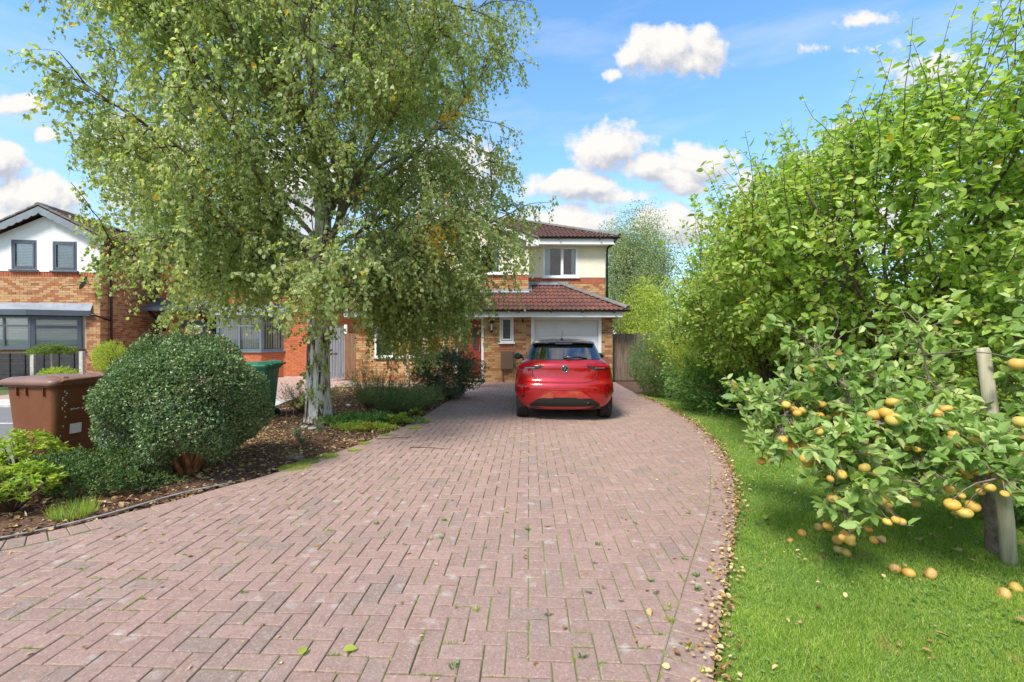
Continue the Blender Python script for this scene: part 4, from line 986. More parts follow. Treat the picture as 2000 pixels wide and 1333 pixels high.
B.wall((0, 0), PI / 2, 0, 5, 0, 4.7, M_BUFF, [], 4)
B.build(H3)
r_ = MB(); r_.add([(L3, -.03, 3.602), (.012, -.03, 3.602), (.012, -.03, ez), (px3 - .3, -.03, pz), (L3, -.03, ez), (L3, .006, 3.602), (.012, .006, 3.602), (.012, .006, ez), (px3 - .3, .006, pz), (L3, .006, ez)],
                  [(0, 1, 2, 3, 4), (9, 8, 7, 6, 5), (0, 5, 6, 1), (1, 6, 7, 2), (2, 7, 8, 3), (3, 8, 9, 4), (4, 9, 5, 0)]); rc = r_.build('render_coat', M_WREND, H3)
cut_openings(rc, [(UA[0], UA[1], -.1, .1, UA[2], UA[3]), (UB[0], UB[1], -.1, .1, UB[2], UB[3])])
for U_ in (UA, UB): window(H3, (0, -.02), 0, *U_, M_GREYF, fw=.055, sill=M_GREYF, blind='venetian', openers=[(U_[0] + .07, U_[1] - .07, U_[2] + .07, U_[3] - .07)])
# bay: straight front then a splayed side towards the right corner
b1 = ((-3.10, -.55), 0.0, 1.48); b2 = ((-1.62, -.55), math.atan2(.5, 1.1), math.hypot(.5, 1.1))
window(H3, b1[0], 0, 0, 1.48, 1.12, 2.14, M_GREYF, fw=.065, mull=[.74], trans=[1.83], sill=M_GREYF, blind='venetian', depth=.09)
window(H3, b2[0], b2[1], 0.0, b2[2], 1.12, 2.14, M_GREYF, fw=.11, trans=[1.80], sill=M_GREYF, blind='venetian', depth=.09)
for (o_, an, L_) in (b1, b2):
    m_ = MB(); m_.box(0, L_, .0, .08, 0, 1.06); q = m_.build('bay_wall', M_MORT, H3); q.matrix_local = Matrix.Translation((o_[0], o_[1], 0)) @ Matrix.Rotation(an, 4, 'Z')
    B = Bricks(); B.wall(o_, an, 0, L_, 0, 1.06, M_BUFF, [], 1); B.build(H3, 0)
m_ = MB(); m_.add([(-3.2, -.72, 2.16), (-1.6, -.72, 2.16), (-.22, -.10, 2.16), (-.22, 0, 2.16), (-3.2, 0, 2.16), (-3.2, -.72, 2.33), (-1.6, -.72, 2.33), (-.22, -.10, 2.33), (-.22, 0, 2.33), (-3.2, 0, 2.33)],
                  [(4, 3, 2, 1, 0), (5, 6, 7, 8, 9), (0, 1, 6, 5), (1, 2, 7, 6), (2, 3, 8, 7), (4, 0, 5, 9)]); m_.build('bay_fascia', M_GREYF, H3)
m_ = MB(); m_.add([(-3.22, -.70, 2.335), (-1.6, -.70, 2.335), (-.24, -.08, 2.335), (-.2, 0, 2.62), (-3.22, 0, 2.62)], [(0, 1, 2, 3, 4)]); m_.build('bay_roof', M_LEAD, H3)
# roof, barge boards with scalloped edge, verge tiles
pk = (px3 - .3, pz + .20); er = (.34, ez - .06); el = (L3 - .36, ez - .06)
for (a, b_) in ((er, pk), (el, pk)):
    m_ = MB(); m_.add([(a[0], -.28, a[1]), (b_[0], -.28, b_[1]), (b_[0], 8.6, b_[1]), (a[0], 8.6, a[1]), (a[0], -.28, a[1] + .06), (b_[0], -.28, b_[1] + .06), (b_[0], 8.6, b_[1] + .06), (a[0], 8.6, a[1] + .06)],
                      [(3, 2, 1, 0), (4, 5, 6, 7), (0, 1, 5, 4), (1, 2, 6, 5), (2, 3, 7, 6), (3, 0, 4, 7)]); rf = m_.build('roof', M_TILE, H3)
    # courses of tiles running front to back
    ux, uz = b_[0] - a[0], b_[1] - a[1]; LL = math.hypot(ux, uz); n = int(LL / .30)
    for i in range(n):
        for j in range(9):
            t0, t1 = i / n, (i + 1) / n; y0_ = -.18 + j * .30; m_ = MB()
            vs = []
            for t, lf in ((t0 - .02, .05), (t1, .01)):
                for k_ in range(7):
                    u = k_ / 6; vs.append((a[0] + ux * t, y0_ + u * .295, a[1] + uz * t + .065 + lf + .028 * abs(math.sin(u * 2 * PI))))
            for k_ in range(7): x_, y_, z_ = vs[k_]; vs.append((x_, y_, z_ - .03))
            m_.add(vs, [(k_, k_ + 1, 8 + k_, 7 + k_) for k_ in range(6)] + [(14 + k_, 15 + k_, k_ + 1, k_) for k_ in range(6)]); m_.build('roof_tile', M_TILE, rf)
    # scalloped barge board
    n = 64; vs = []; top = []; bot = []
    for i in range(n + 1):
        t = i / n; x_, z_ = a[0] + ux * t, a[1] + uz * t; top.append((x_, z_ + .03)); bot.append((x_, z_ - .16 - .045 * abs(math.sin(t * 9 * PI)) ** .6))
    m_ = MB()
    for y_ in (-.31, -.285): vs += [(x_, y_, z_) for x_, z_ in top] + [(x_, y_, z_) for x_, z_ in bot]
    q = n + 1
    fs = []
    for i in range(n): fs += [(i, i + 1, q + i + 1, q + i), (2 * q + i + 1, 2 * q + i, 3 * q + i, 3 * q + i + 1), (q + i, q + i + 1, 3 * q + i + 1, 3 * q + i)]
    m_.add(vs, fs); m_.build('barge_board', M_SCALL, H3)
    n = int(LL / .33)
    for i in range(n):
        t0, t1 = i / n, (i + 1) / n; m_ = MB()
        p0 = Vector((a[0] + ux * t0, -.24, a[1] + uz * t0 + .115)); p1 = Vector((a[0] + ux * t1, -.24, a[1] + uz * t1 + .10)); m_.bar(p0, p1, .17, .055); m_.build('verge_tile', M_RIDGE if i % 1 == 0 else M_RIDGE, rf, .01)
ridge(H3, (pk[0], -.3, pk[1] + .07), (pk[0], 8.4, pk[1] + .07), M_RIDGE, .12, .45)
m_ = MB(); m_.smooth = True; m_.tube([(.10, .35, 4.6), (.10, .35, .05)], .036, 8); m_.tube([(-.22, -.14, 2.22), (-.05, -.10, 2.17), (.09, .33, 2.02)], .03, 8); m_.build('downpipe', M_BLACK, H3)
m_ = MB(); m_.smooth = True
m_.tube([(-.1, -.02, 3.18), (-.1, -.22, 3.18), (-.16, -.36, 3.2)], .014, 6); m_.tube([(-.25, -.42, 3.16), (-.60, -.66, 3.07), (-.66, -.70, 2.98)], .010, 6)
dish = m_.build('satellite_dish', M_BLACK, H3)
m_ = MB(); m_.smooth = True; m_.lathe([(.002, 0), (.12, .012), (.2, .035), (.235, .06)], 20, (0, 0, 0), 'z'); q = m_.build('dish_reflector', plain('dish_grey', (.10, .10, .11), .5), dish); q.rotation_euler = (math.radians(70), 0, math.radians(-68)); q.location = (-.18, -.36, 3.2)

# ---- boundary fences
def board_fence(name, loc, rz, n, wd, h, mat, label, cat='fence', post=None, gap=.006, group=None, jit=.02):
    t = thing(name, loc, label, cat, group, rz)
    for i in range(n):
        m_ = MB(); hh = h + random.uniform(-jit, jit); x0 = i * (wd + gap); m_.box(x0, x0 + wd, random.uniform(-.004, .004), .02, .03, hh); m_.build('board', mat, t, .003)
    m_ = MB(); 
    for z_ in (.3, h - .3): m_.box(0, n * (wd + gap), .024, .07, z_, z_ + .08)
    m_.build('rail', mat, t)
    return t
t = board_fence('board_fence', (3.32, 15.25, 0), math.radians(2), 15, .095, 1.58, B_WEATH, 'weathered vertical board gate beside the garage wall', 'gate', jit=.012)
m_ = MB(); m_.box(1.50, 1.60, -.03, .07, 0, 1.62); m_.build('post', B_WEATH, t, .004)
m_ = MB(); m_.ball((.32, .0, 1.60), .03, 10, 6); m_.build('knob', M_WHITE, t)
t = board_fence('board_gate', (-6.42, 16.0, 0), 0, 6, .085, 1.85, B_GREYB, 'grey painted slatted gate between the two houses, behind the birch', 'gate', gap=.012, jit=.0)
m_ = MB(); m_.box(.60, .69, -.03, .06, 0, 1.9); m_.build('post', M_WHITE, t, .004)
t = board_fence('board_fence', (-5.68, 15.6, 0), 0, 5, .09, 1.6, B_BROWN, 'short run of brown boards against the left wall of the buff house', gap=.010)
# black composite fence in front of the left house
t = thing('panel_fence', (-17.0, 13.9, 0), 'low black panel fence with concrete posts in front of the white gabled house', 'fence', None, math.radians(3))
for k_ in range(3):
    x0 = k_ * 1.42 - .35
    for r_i in range(6):
        m_ = MB(); m_.obox((x0 + .66, .0, .09 + r_i * .162), (1.27, .022, .158), rx=-.06); m_.build('panel_board', M_ANTH, t)
    for x_ in (x0 + .22, x0 + .66, x0 + 1.1): m_ = MB(); m_.box(x_, x_ + .045, -.035, -.014, .02, .98); m_.build('batten', M_ANTH, t, .003)
    m_ = MB(); m_.box(x0 + 1.30, x0 + 1.41, -.05, .05, 0, 1.03); m_.build('post', M_CONC, t, .008)
# tall brown fence behind the fruit trees
t = thing('timber_fence', (6.3, 2.5, 0), 'tall brown timber fence along the right boundary, behind the fruit trees', 'fence', None, math.radians(90))
for i in range(95):
    m_ = MB(); m_.box(i * .128, i * .128 + .135, (i % 2) * .014, (i % 2) * .014 + .013, .05, 1.82 + random.uniform(-.006, .006)); m_.build('board', B_BROWN, t)
for i in range(7): m_ = MB(); m_.box(i * 1.95, i * 1.95 + .1, -.06, -.002, 0, 1.9); m_.build('post', B_BROWN, t, .004)
# ------------------------------------------------------------ the red car
m, g, b = base('red_car_paint'); b.inputs['Base Color'].default_value = (.44, .001, .006, 1); b.inputs['Roughness'].default_value = .36; b.inputs['Metallic'].default_value = .45; b.inputs['Specular IOR Level'].default_value = .3; b.inputs['Coat IOR'].default_value = 1.7
b.inputs['Coat Weight'].default_value = 1; b.inputs['Coat Roughness'].default_value = .03; C_RED = m
m, g, b = base('black_gloss_paint'); b.inputs['Base Color'].default_value = (.008, .008, .010, 1); b.inputs['Roughness'].default_value = .12; b.inputs['Coat Weight'].default_value = 1; b.inputs['Coat Roughness'].default_value = .03; C_BLK = m
C_PLAS = plain('textured_black_plastic', (.012, .012, .013), .6, .15, 20)
C_TYRE = plain('tyre_rubber', (.028, .027, .027), .85, .25, 30)
C_RIM = plain('alloy_rim', (.30, .30, .31), .35, .05, 5, metal=.8)
C_INT = plain('car_interior', (.018, .018, .02), .9, .2, 5)
m, g, b = base('tail_light_red'); b.inputs['Base Color'].default_value = (.40, .002, .006, 1); b.inputs['Roughness'].default_value = .15; C_TLR = m
m, g, b = base('tail_light_smoked'); r, pos = rnd(g); g.l(g.ramp(g.noise(pos, 60, 2, .5), [(.45, (.012, .01, .011)), (.6, (.05, .045, .045))]), b.inputs['Base Color']); b.inputs['Roughness'].default_value = .2; C_TLS = m
m, g, b = base('clear_lamp'); b.inputs['Base Color'].default_value = (.30, .29, .29, 1); b.inputs['Roughness'].default_value = .15; b.inputs['Metallic'].default_value = .6; C_CLR = m
m, g, b = base('tan_reflection_red_panel'); r, pos = rnd(g)  # tan plate-area smear and pavement reflection painted into the red
g.l(g.mix(g.ramp(g.noise(pos, 5, 4, .6), [(.38, 0), (.68, .75)]), (.40, .01, .01), (.40, .14, .06)), b.inputs['Base Color']); b.inputs['Roughness'].default_value = .3; b.inputs['Coat Weight'].default_value = .8; C_TANREF = m
CAR = thing('car', (.905, 7.84, 0), 'red hatchback with black roof parked on the block paving, seen from behind', 'car', rz=math.radians(-3.0))
TZ = np.array([.20, .26, .33, .40, .45, .52, .58, .61, .64, .665, .69, .72, .76, .80, .84, .88, .92, .96, 1.0, 1.03, 1.05, 1.07, 1.10, 1.14, 1.18, 1.22, 1.26, 1.30, 1.335, 1.36, 1.385, 1.405, 1.42, 1.43, 1.436])
TR = np.interp(TZ, [.20, .26, .33, .45, .58, .62, .66, .69, .72, .80, .88, .92, .96, 1.0, 1.03, 1.07, 1.10, 1.2, 1.3, 1.335, 1.36, 1.385, 1.41, 1.43, 1.436],
               [.16, .06, .015, .0, .0, .004, .022, .052, .074, .098, .108, .106, .108, .13, .155, .20, .235, .35, .46, .50, .53, .60, .85, 1.25, 1.55])
TW = np.interp(TZ, [.20, .26, .33, .45, .58, .70, .80, .90, .96, 1.0, 1.03, 1.07, 1.10, 1.2, 1.3, 1.335, 1.36, 1.385, 1.41, 1.43, 1.436],
               [.74, .80, .835, .86, .872, .868, .86, .845, .82, .79, .755, .695, .675, .638, .60, .582, .565, .53, .44, .26, .03])
TF = np.interp(TZ, [.2, .45, .62, .75, .85, .93, 1.0, 1.07, 1.1, 1.2, 1.3, 1.385, 1.41, 1.43, 1.436], [3.95, 4.06, 4.04, 3.9, 3.6, 3.2, 2.98, 2.85, 2.78, 2.55, 2.3, 2.05, 1.9, 1.75, 1.60])
TA = np.interp(TZ, [.2, .6, 1.0, 1.1, 1.34, 1.436], [.45, .42, .40, .34, .26, .05])
EXPO = 2.7
def ry(x, z):
    w_ = np.interp(z, TZ, TW); q = min(1, abs(x) / w_)
    return float(np.interp(z, TZ, TR) + np.interp(z, TZ, TA) * (1 - (1 - q ** EXPO) ** (1 / EXPO)))
ts = [math.asin(.87) * i / 10 for i in range(0, 11)] + [math.asin(.87) + (PI / 2 - math.asin(.87)) * i / 7 for i in range(1, 8)]
ts = [-t for t in reversed(ts[1:])] + ts     # 35 samples
nr = len(ts); ns_ = 46
rings = []
for i, z in enumerate(TZ):
    w_, r_, f_, a_ = TW[i], TR[i], TF[i], TA[i]; ring = []
    bow = lambda q: 1 - (1 - min(1, abs(q)) ** EXPO) ** (1 / EXPO)
    for t in ts: q = math.sin(t); ring.append((w_ * q, r_ + a_ * bow(q), z))
    for k_ in range(1, ns_): ring.append((w_, r_ + a_ + (f_ - 2 * a_ - r_) * k_ / ns_, z))
    for t in reversed(ts): q = math.sin(t); ring.append((w_ * q, f_ - a_ * bow(q), z))
    for k_ in range(ns_ - 1, 0, -1): ring.append((-w_, r_ + a_ + (f_ - 2 * a_ - r_) * k_ / ns_, z))
    rings.append(ring)
NR = len(rings[0]); WC = ((.60, .31), (3.14, .31)); WR = .345
def car_shell(i0, i1, skip, cap=False):
    m_ = MB(); m_.smooth = True; vs = [list(p) for ring in rings[i0:i1 + 1] for p in ring]; fs = []
    for i in range(i1 - i0):
        for k_ in range(NR):
            k2 = (k_ + 1) % NR; f = (i * NR + k_, i * NR + k2, (i + 1) * NR + k2, (i + 1) * NR + k_)
            c_ = [sum(vs[q][a] for q in f) / 4 for a in range(3)]
            if skip(c_, i + i0, k_): continue
            fs.append(f)
    for v in vs:
        if abs(v[0]) > .5:
            for (wy, wz) in WC:
                d = math.hypot(v[1] - wy, v[2] - wz)
                if abs(d - WR) < .034 and d > 1e-3: v[1] = wy + (v[1] - wy) * WR / d; v[2] = wz + (v[2] - wz) * WR / d
    if cap: fs.append(tuple((i1 - i0) * NR + k_ for k_ in range(NR)))
    m_.add(vs, fs); return m_
def in_arch(c_, *a): return abs(c_[0]) > .5 and any(math.hypot(c_[1] - wy, c_[2] - wz) < WR for wy, wz in WC)
ib = int(np.argmin(abs(TZ - 1.07)))
iz1 = int(np.argmin(abs(TZ - 1.335)))
bd = car_shell(0, ib, lambda c_, i, k_: in_arch(c_)); body = bd.build('body', C_RED, CAR)
lo = 7; hi = nr - 1 - 7
def cab_skip(c_, i, k_):
    if ib <= i < iz1 and lo <= k_ < hi: return True                      # rear window
    kf = k_ - (nr + ns_ - 1)
    if ib <= i < iz1 and lo <= kf < hi: return True                      # windscreen
    return False
cab = car_shell(ib, len(TZ) - 1, cab_skip, True).build('roof', C_BLK, CAR)
def glass_patch(kshift, name, par):
    m_ = MB(); m_.smooth = True; vs = []; n = hi - lo + 1
    for i in range(ib, iz1 + 1):
        for k_ in range(lo, hi + 1): p = rings[i][k_ + kshift]; vs.append(p)
    m_.add(vs, [(a * n + k_, a * n + k_ + 1, (a + 1) * n + k_ + 1, (a + 1) * n + k_) for a in range(iz1 - ib) for k_ in range(n - 1)])
    return m_.build(name, M_CARGL, par)
glass_patch(0, 'rear_window', CAR); glass_patch(nr + ns_ - 1, 'windscreen', CAR)
for s_ in (-1, 1):
    m_ = MB(); zs = np.linspace(1.085, 1.325, 6); ys = np.linspace(.95, 2.35, 10); vs = []
    for z in zs:
        f = (z - 1.085) / .24
        for q in ys: yy = q + (.12 * f if q == ys[0] else 0) - (.35 * f if q == ys[-1] else 0); vs.append((s_ * (np.interp(z, TZ, TW) + .004), yy, z))
    m_.smooth = True; m_.add(vs, [(a * 10 + k_, a * 10 + k_ + 1, (a + 1) * 10 + k_ + 1, (a + 1) * 10 + k_) for a in range(5) for k_ in range(9)]); m_.build('side_window', C_BLK, CAR)
    m_ = MB(); m_.bar((s_ * .70, .9, 1.075), (s_ * .70, 2.8, 1.075), .012, .014); m_.build('window_trim', C_BLK, CAR)
def patch(name, mat, x0, x1, zlo, zhi, off, n=16, mrows=5, par=None):
    m_ = MB(); m_.smooth = True; vs = []
    for j in range(mrows + 1):
        for i in range(n + 1):
            x = x0 + (x1 - x0) * i / n; a, b_ = zlo(x), zhi(x); z = a + (b_ - a) * j / mrows; vs.append((x, ry(x, z) - off, z))
    fs = [(j * (n + 1) + i, j * (n + 1) + i + 1, (j + 1) * (n + 1) + i + 1, (j + 1) * (n + 1) + i) for j in range(mrows) for i in range(n)]
    m_.add(vs, fs)
    brd = [i for i in range(n + 1)] + [j * (n + 1) + n for j in range(1, mrows + 1)] + [mrows * (n + 1) + i for i in range(n - 1, -1, -1)] + [j * (n + 1) for j in range(mrows - 1, 0, -1)]
    bv = [vs[q] for q in brd]; m_.smooth = False
    m_.add(bv + [(x, y + off + .004, z) for x, y, z in bv], [(q, (q + 1) % len(bv), len(bv) + (q + 1) % len(bv), len(bv) + q) for q in range(len(bv))])
    return m_.build(name, mat, par or CAR)
def pl(pts): X_ = [p[0] for p in pts]; Z_ = [p[1] for p in pts]; return lambda x: float(np.interp(abs(x), X_, Z_))
# tail lights: smoked lens with red upper band
for s_ in (-1, 1):
    a, b_ = (.375, .795) if s_ > 0 else (-.795, -.375)
    li = patch('tail_light', C_TLS, a, b_, pl([(.375, .965), (.44, .915), (.52, .90), (.795, .915)]), pl([(.375, .985), (.50, 1.0), (.74, 1.012), (.795, 1.005)]), .012, 24)
    a2, b2_ = (.40, .785) if s_ > 0 else (-.785, -.40)
    patch('red_lens', C_TLR, a2, b2_, pl([(.40, .966), (.55, .952), (.70, .945), (.72, .922), (.785, .92)]), pl([(.40, .984), (.55, .994), (.785, .998)]), .017, 20, par=li)
    a3, b3_ = (.52, .70) if s_ > 0 else (-.70, -.52)
    patch('reversing_lens', C_CLR, a3, b3_, pl([(.56, .918), (.68, .915)]), pl([(.56, .936), (.68, .936)]), .016, 8, par=li)
    a4, b4_ = (.70, .745) if s_ > 0 else (-.745, -.70)
    rf_ = patch('bumper_reflector_housing', C_BLK, a4 - .004, b4_ + .004, pl([(.69, .42), (.75, .40)]), pl([(.69, .62), (.75, .655)]), .006, 5)
    patch('reflector', C_TLR, a4 + .006, b4_ - .006, pl([(.70, .47), (.745, .46)]), pl([(.70, .60), (.745, .625)]), .011, 4, par=rf_)
# tailgate shut line
gl_ = [(.565, 1.045), (.575, .985)] 
gl2 = [(.565, .895), (.56, .84), (.54, .78), (.50, .73), (.43, .695), (.34, .682), (.2, .676), (0, .674)]
for s_ in (-1, 1):
    m_ = MB(); m_.tube([(s_ * x, ry(x, z) - .0012, z) for x, z in gl2], .0065, 5); m_.build('shut_line', C_PLAS, CAR)
    m_ = MB(); m_.tube([(s_ * x, ry(x, z) - .0012, z) for x, z in gl_], .006, 5); m_.build('shut_line', C_PLAS, CAR)
m_ = MB(); m_.tube([(x, ry(x, 1.066) - .0015, 1.066) for x in np.linspace(-.62, .62, 20)], .007, 5); m_.build('window_seal', C_PLAS, CAR)
# number plate recess, lower insert, diffuser
rec = patch('plate_recess', C_TANREF, -.46, .46, pl([(0, .405), (.46, .405)]), pl([(0, .548), (.26, .548), (.46, .41)]), .004, 30)
m_ = MB(); m_.tube([(x, ry(x, z) - .006, z) for x, z in ((-.48, .405), (-.27, .555), (0, .562), (.27, .555), (.48, .405))], .010, 8); m_.build('recess_edge', C_RED, CAR)
patch('plate_mount', C_PLAS, -.20, .20, pl([(0, .37), (.2, .37)]), pl([(0, .43), (.2, .43)]), .009, 8)
patch('lower_insert', C_PLAS, -.60, .60, pl([(0, .265), (.60, .27)]), pl([(0, .415), (.44, .415), (.62, .30)]), .008, 24)
patch('bumper_underside', C_BLK, -.52, .52, pl([(0, .215), (.52, .22)]), pl([(0, .262), (.52, .262)]), -.03, 16)
m_ = MB(); m_.lathe([(.030, .05), (.034, .0), (.028, -.012), (.024, 0), (.024, .05)], 20, (.405, ry(.4, .31) - .045, .315), 'y'); m_.build('exhaust', M_CHROME, CAR)
# badge: ring with slanted flash
m_ = MB(); m_.smooth = True; ey = ry(0, .915); m_.lathe([(.001, -.010), (.056, -.010), (.062, -.006), (.063, .01)], 28, (0, ey, .915), 'y'); bdg = m_.build('badge', C_BLK, CAR)
m_ = MB(); m_.smooth = True; m_.tube([(.056 * math.cos(t), ey - .011, .915 + .056 * math.sin(t)) for t in np.linspace(0, 2 * PI, 28, endpoint=False)], .005, 6, closed=True); m_.build('badge_ring', M_CHROME, bdg)
m_ = MB(); m_.add([(-.012, ey - .013, .89), (-.003, ey - .013, .885), (.018, ey - .013, .94), (.008, ey - .013, .945)], [(0, 1, 2, 3)]); m_.add([(.012, ey - .013, .893), (.04, ey - .013, .905), (.018, ey - .013, .90)], [(0, 1, 2)]); m_.add([(-.03, ey - .013, .935), (-.018, ey - .013, .938), (-.035, ey - .013, .91)], [(0, 1, 2)]); m_.build('badge_emblem', M_CHROME, bdg)
# spoiler, stop lamp, aerial, wiper
m_ = MB(); m_.smooth = True; n = 20; vs = []
for i in range(n + 1):
    x = -.56 + 1.12 * i / n; q = (abs(x) / .56) ** 3
    vs += [(x, .43 + .10 * q, 1.356 - .03 * q), (x, .44 + .10 * q, 1.372 - .03 * q), (x, .62 + .06 * q, 1.398 - .028 * q), (x, .66 + .05 * q, 1.372 - .03 * q), (x, .52 + .08 * q, 1.348 - .03 * q)]
m_.add(vs, [(i * 5 + a, i * 5 + (a + 1) % 5, (i + 1) * 5 + (a + 1) % 5, (i + 1) * 5 + a) for i in range(n) for a in range(5)] + [(0, 1, 2, 3, 4), (n * 5 + 4, n * 5 + 3, n * 5 + 2, n * 5 + 1, n * 5)]); m_.build('spoiler', C_BLK, CAR)
m_ = MB(); m_.box(-.15, .15, .44, .455, 1.338, 1.348); m_.build('high_stop_lamp', C_CLR, CAR)
m_ = MB(); m_.smooth = True; m_.ball((0, .98, 1.425), .03, 10, 6, (1, 1.6, .7)); m_.tube([(0, .98, 1.43), (0, .90, 1.60)], [.006, .004], 6); m_.build('aerial', C_BLK, CAR)
m_ = MB(); m_.smooth = True; wz = 1.10
m_.tube([(.0, ry(0, wz) - .03, wz - .01), (.05, ry(.05, wz) - .045, wz + .012), (.22, ry(.2, wz) - .04, wz + .014), (.40, ry(.4, wz) - .022, wz - .012)], [.02, .024, .017, .008], 8); m_.ball((.02, ry(0, wz) - .03, wz), .028, 10, 8, (1.5, .8, .8)); m_.build('rear_wiper', C_BLK, CAR)
m_ = MB(); m_.box(.03, .12, ry(.1, wz) - .072, ry(.1, wz) - .062, wz + .008, wz + .018); m_.build('wiper_cap', C_CLR, CAR)
# door mirrors
for s_ in (-1, 1):
    m_ = MB(); m_.smooth = True; m_.ball((s_ * .90, 2.38, 1.045), .1, 14, 10, (1.0, .62, .72)); m_.tube([(s_ * .72, 2.42, 1.0), (s_ * .84, 2.40, 1.02)], .025, 8); mr_ = m_.build('door_mirror', C_BLK, CAR)
    m_ = MB(); m_.obox((s_ * .90, 2.312, 1.045), (.12, .004, .07)); m_.build('mirror_glass', C_BLK, mr_, .02)
    m_ = MB(); m_.bar((s_ * .867, .98, .55), (s_ * .867, 2.72, .47), .012, .03); m_.build('side_moulding', C_BLK, CAR)
    m_ = MB(); m_.bar((s_ * .80, .95, .245), (s_ * .80, 2.8, .245), .05, .09); m_.build('sill', C_PLAS, CAR)
    m_ = MB(); m_.tube([(s_ * .862, 1.16 + .02 * math.sin(z * 9), z) for z in np.linspace(.35, 1.05, 6)], .004, 4); m_.build('shut_line', C_PLAS, CAR)
    m_ = MB(); m_.smooth = True; m_.tube([(s_ * .865, 1.25, .93), (s_ * .885, 1.33, .935), (s_ * .865, 1.42, .93)], .011, 6); m_.build('door_handle', C_RED, CAR)
# interior
m_ = MB(); m_.box(-.60, .60, .55, 2.7, .9, 1.04); m_.build('parcel_shelf', C_INT, CAR)
for (x, y) in ((-.36, 1.35), (.36, 1.35), (-.34, 2.05), (.36, 2.05)):
    m_ = MB(); m_.obox((x, y, 1.10), (.44, .11, .22), rx=.2); m_.obox((x, y + .02, 1.245), (.26, .09, .15), rx=.2); m_.build('seat', C_INT, CAR, .03)
m_ = MB(); m_.obox((.0, 2.25, 1.30), (.24, .03, .065)); m_.tube([(0, 2.28, 1.36), (0, 2.26, 1.31)], .01, 6); m_.build('interior_mirror', C_INT, CAR, .012)
m_ = MB(); m_.box(-.66, .66, .35, 3.7, .20, .34); m_.box(-.60, .60, .12, .36, .235, .33); m_.build('underbody', C_INT, CAR)
for (wy, wz_) in WC:
    for s_ in (-1, 1):
        m_ = MB(); m_.lathe([(.33, -.14), (.345, .0)], 28, (s_ * (.70 if s_ > 0 else .70), wy, wz_), 'x')
        w0 = MB(); xx = s_ * .745
        prof = [(.19, -.098), (.25, -.104), (.285, -.102), (.302, -.088), (.310, -.068), (.311, -.052), (.300, -.050), (.300, -.042), (.312, -.040), (.313, -.018), (.301, -.016), (.301, -.008), (.313, -.006), (.313, .012), (.301, .014), (.301, .022), (.312, .024), (.311, .046), (.300, .048), (.300, .056), (.310, .058), (.302, .088), (.285, .102), (.25, .104), (.19, .098)]
        wh = MB(); wh.lathe(prof, 40, (xx, wy, wz_), 'x'); tyre = wh.build('wheel', C_TYRE, CAR)
        rm = MB(); rm.lathe([(.195, -.09), (.18, -.03), (.18, .03), (.195, .09)], 30, (xx, wy, wz_), 'x')
        for k_ in range(5):
            a = k_ * 2 * PI / 5; rm.bar((xx + s_ * .07, wy, wz_), (xx + s_ * .075, wy + .185 * math.cos(a), wz_ + .185 * math.sin(a)), .05, .05)
        rm.lathe([(.001, s_ * .085), (.05, s_ * .085), (.055, s_ * .05)], 16, (xx, wy, wz_), 'x'); rm.build('rim', C_RIM, tyre)
        m_ = MB(); n = 16; vs = []
        for k_ in range(n + 1):
            a = -.25 + (PI + .5) * k_ / n
            for q in (.50, .80): vs.append((s_ * q, wy + .355 * math.cos(a), wz_ + .355 * math.sin(a)))
        m_.add(vs, [(2 * k_, 2 * k_ + 1, 2 * k_ + 3, 2 * k_ + 2) for k_ in range(n)]); m_.build('wheel_arch_liner', C_INT, CAR)
        m_ = MB(); m_.smooth = True; m_.tube([(s_ * np.interp(wz_ + .352 * math.sin(a), TZ, TW) * .992, wy + .352 * math.cos(a), wz_ + .352 * math.sin(a)) for a in np.linspace(.15, PI - .55, 20)], .010, 6); m_.build('arch_trim', C_PLAS, CAR)

# ------------------------------------------------------------ wheeled bins
def binmat(name, c):
    m, g, b = base(name); r, pos = rnd(g)
    st = g.n('ShaderNodeMapping'); st.inputs['Scale'].default_value = (1, 1, .5); g.l(pos, st.inputs[0])
    c1 = g.mix(g.ramp(g.noise(st.outputs[0], 4, 5, .6), [(.4, 0), (.75, .5)]), c, tuple(min(1, x * 1.35 + .02) for x in c))
    c1 = g.mix(g.ramp(g.noise(pos, 160, 2, .6), [(.70, 0), (.74, .6)]), c1, (.62, .55, .48))
    g.l(c1, b.inputs['Base Color']); g.l(g.ramp(g.noise(pos, 7, 4, .6), [(.3, .38), (.7, .58)]), b.inputs['Roughness']); bump(g, b, g.noise(pos, 5, 3, .5), .01, .3); return m
BIN_BR = binmat('brown_bin_plastic', (.15, .048, .016)); BIN_BRL = binmat('faded_brown_lid_plastic', (.19, .10, .075)); BIN_GR = binmat('green_bin_plastic', (.03, .20, .12))
M_LABEL = plain('white_label', (.80, .80, .79), .5, .05, 30)
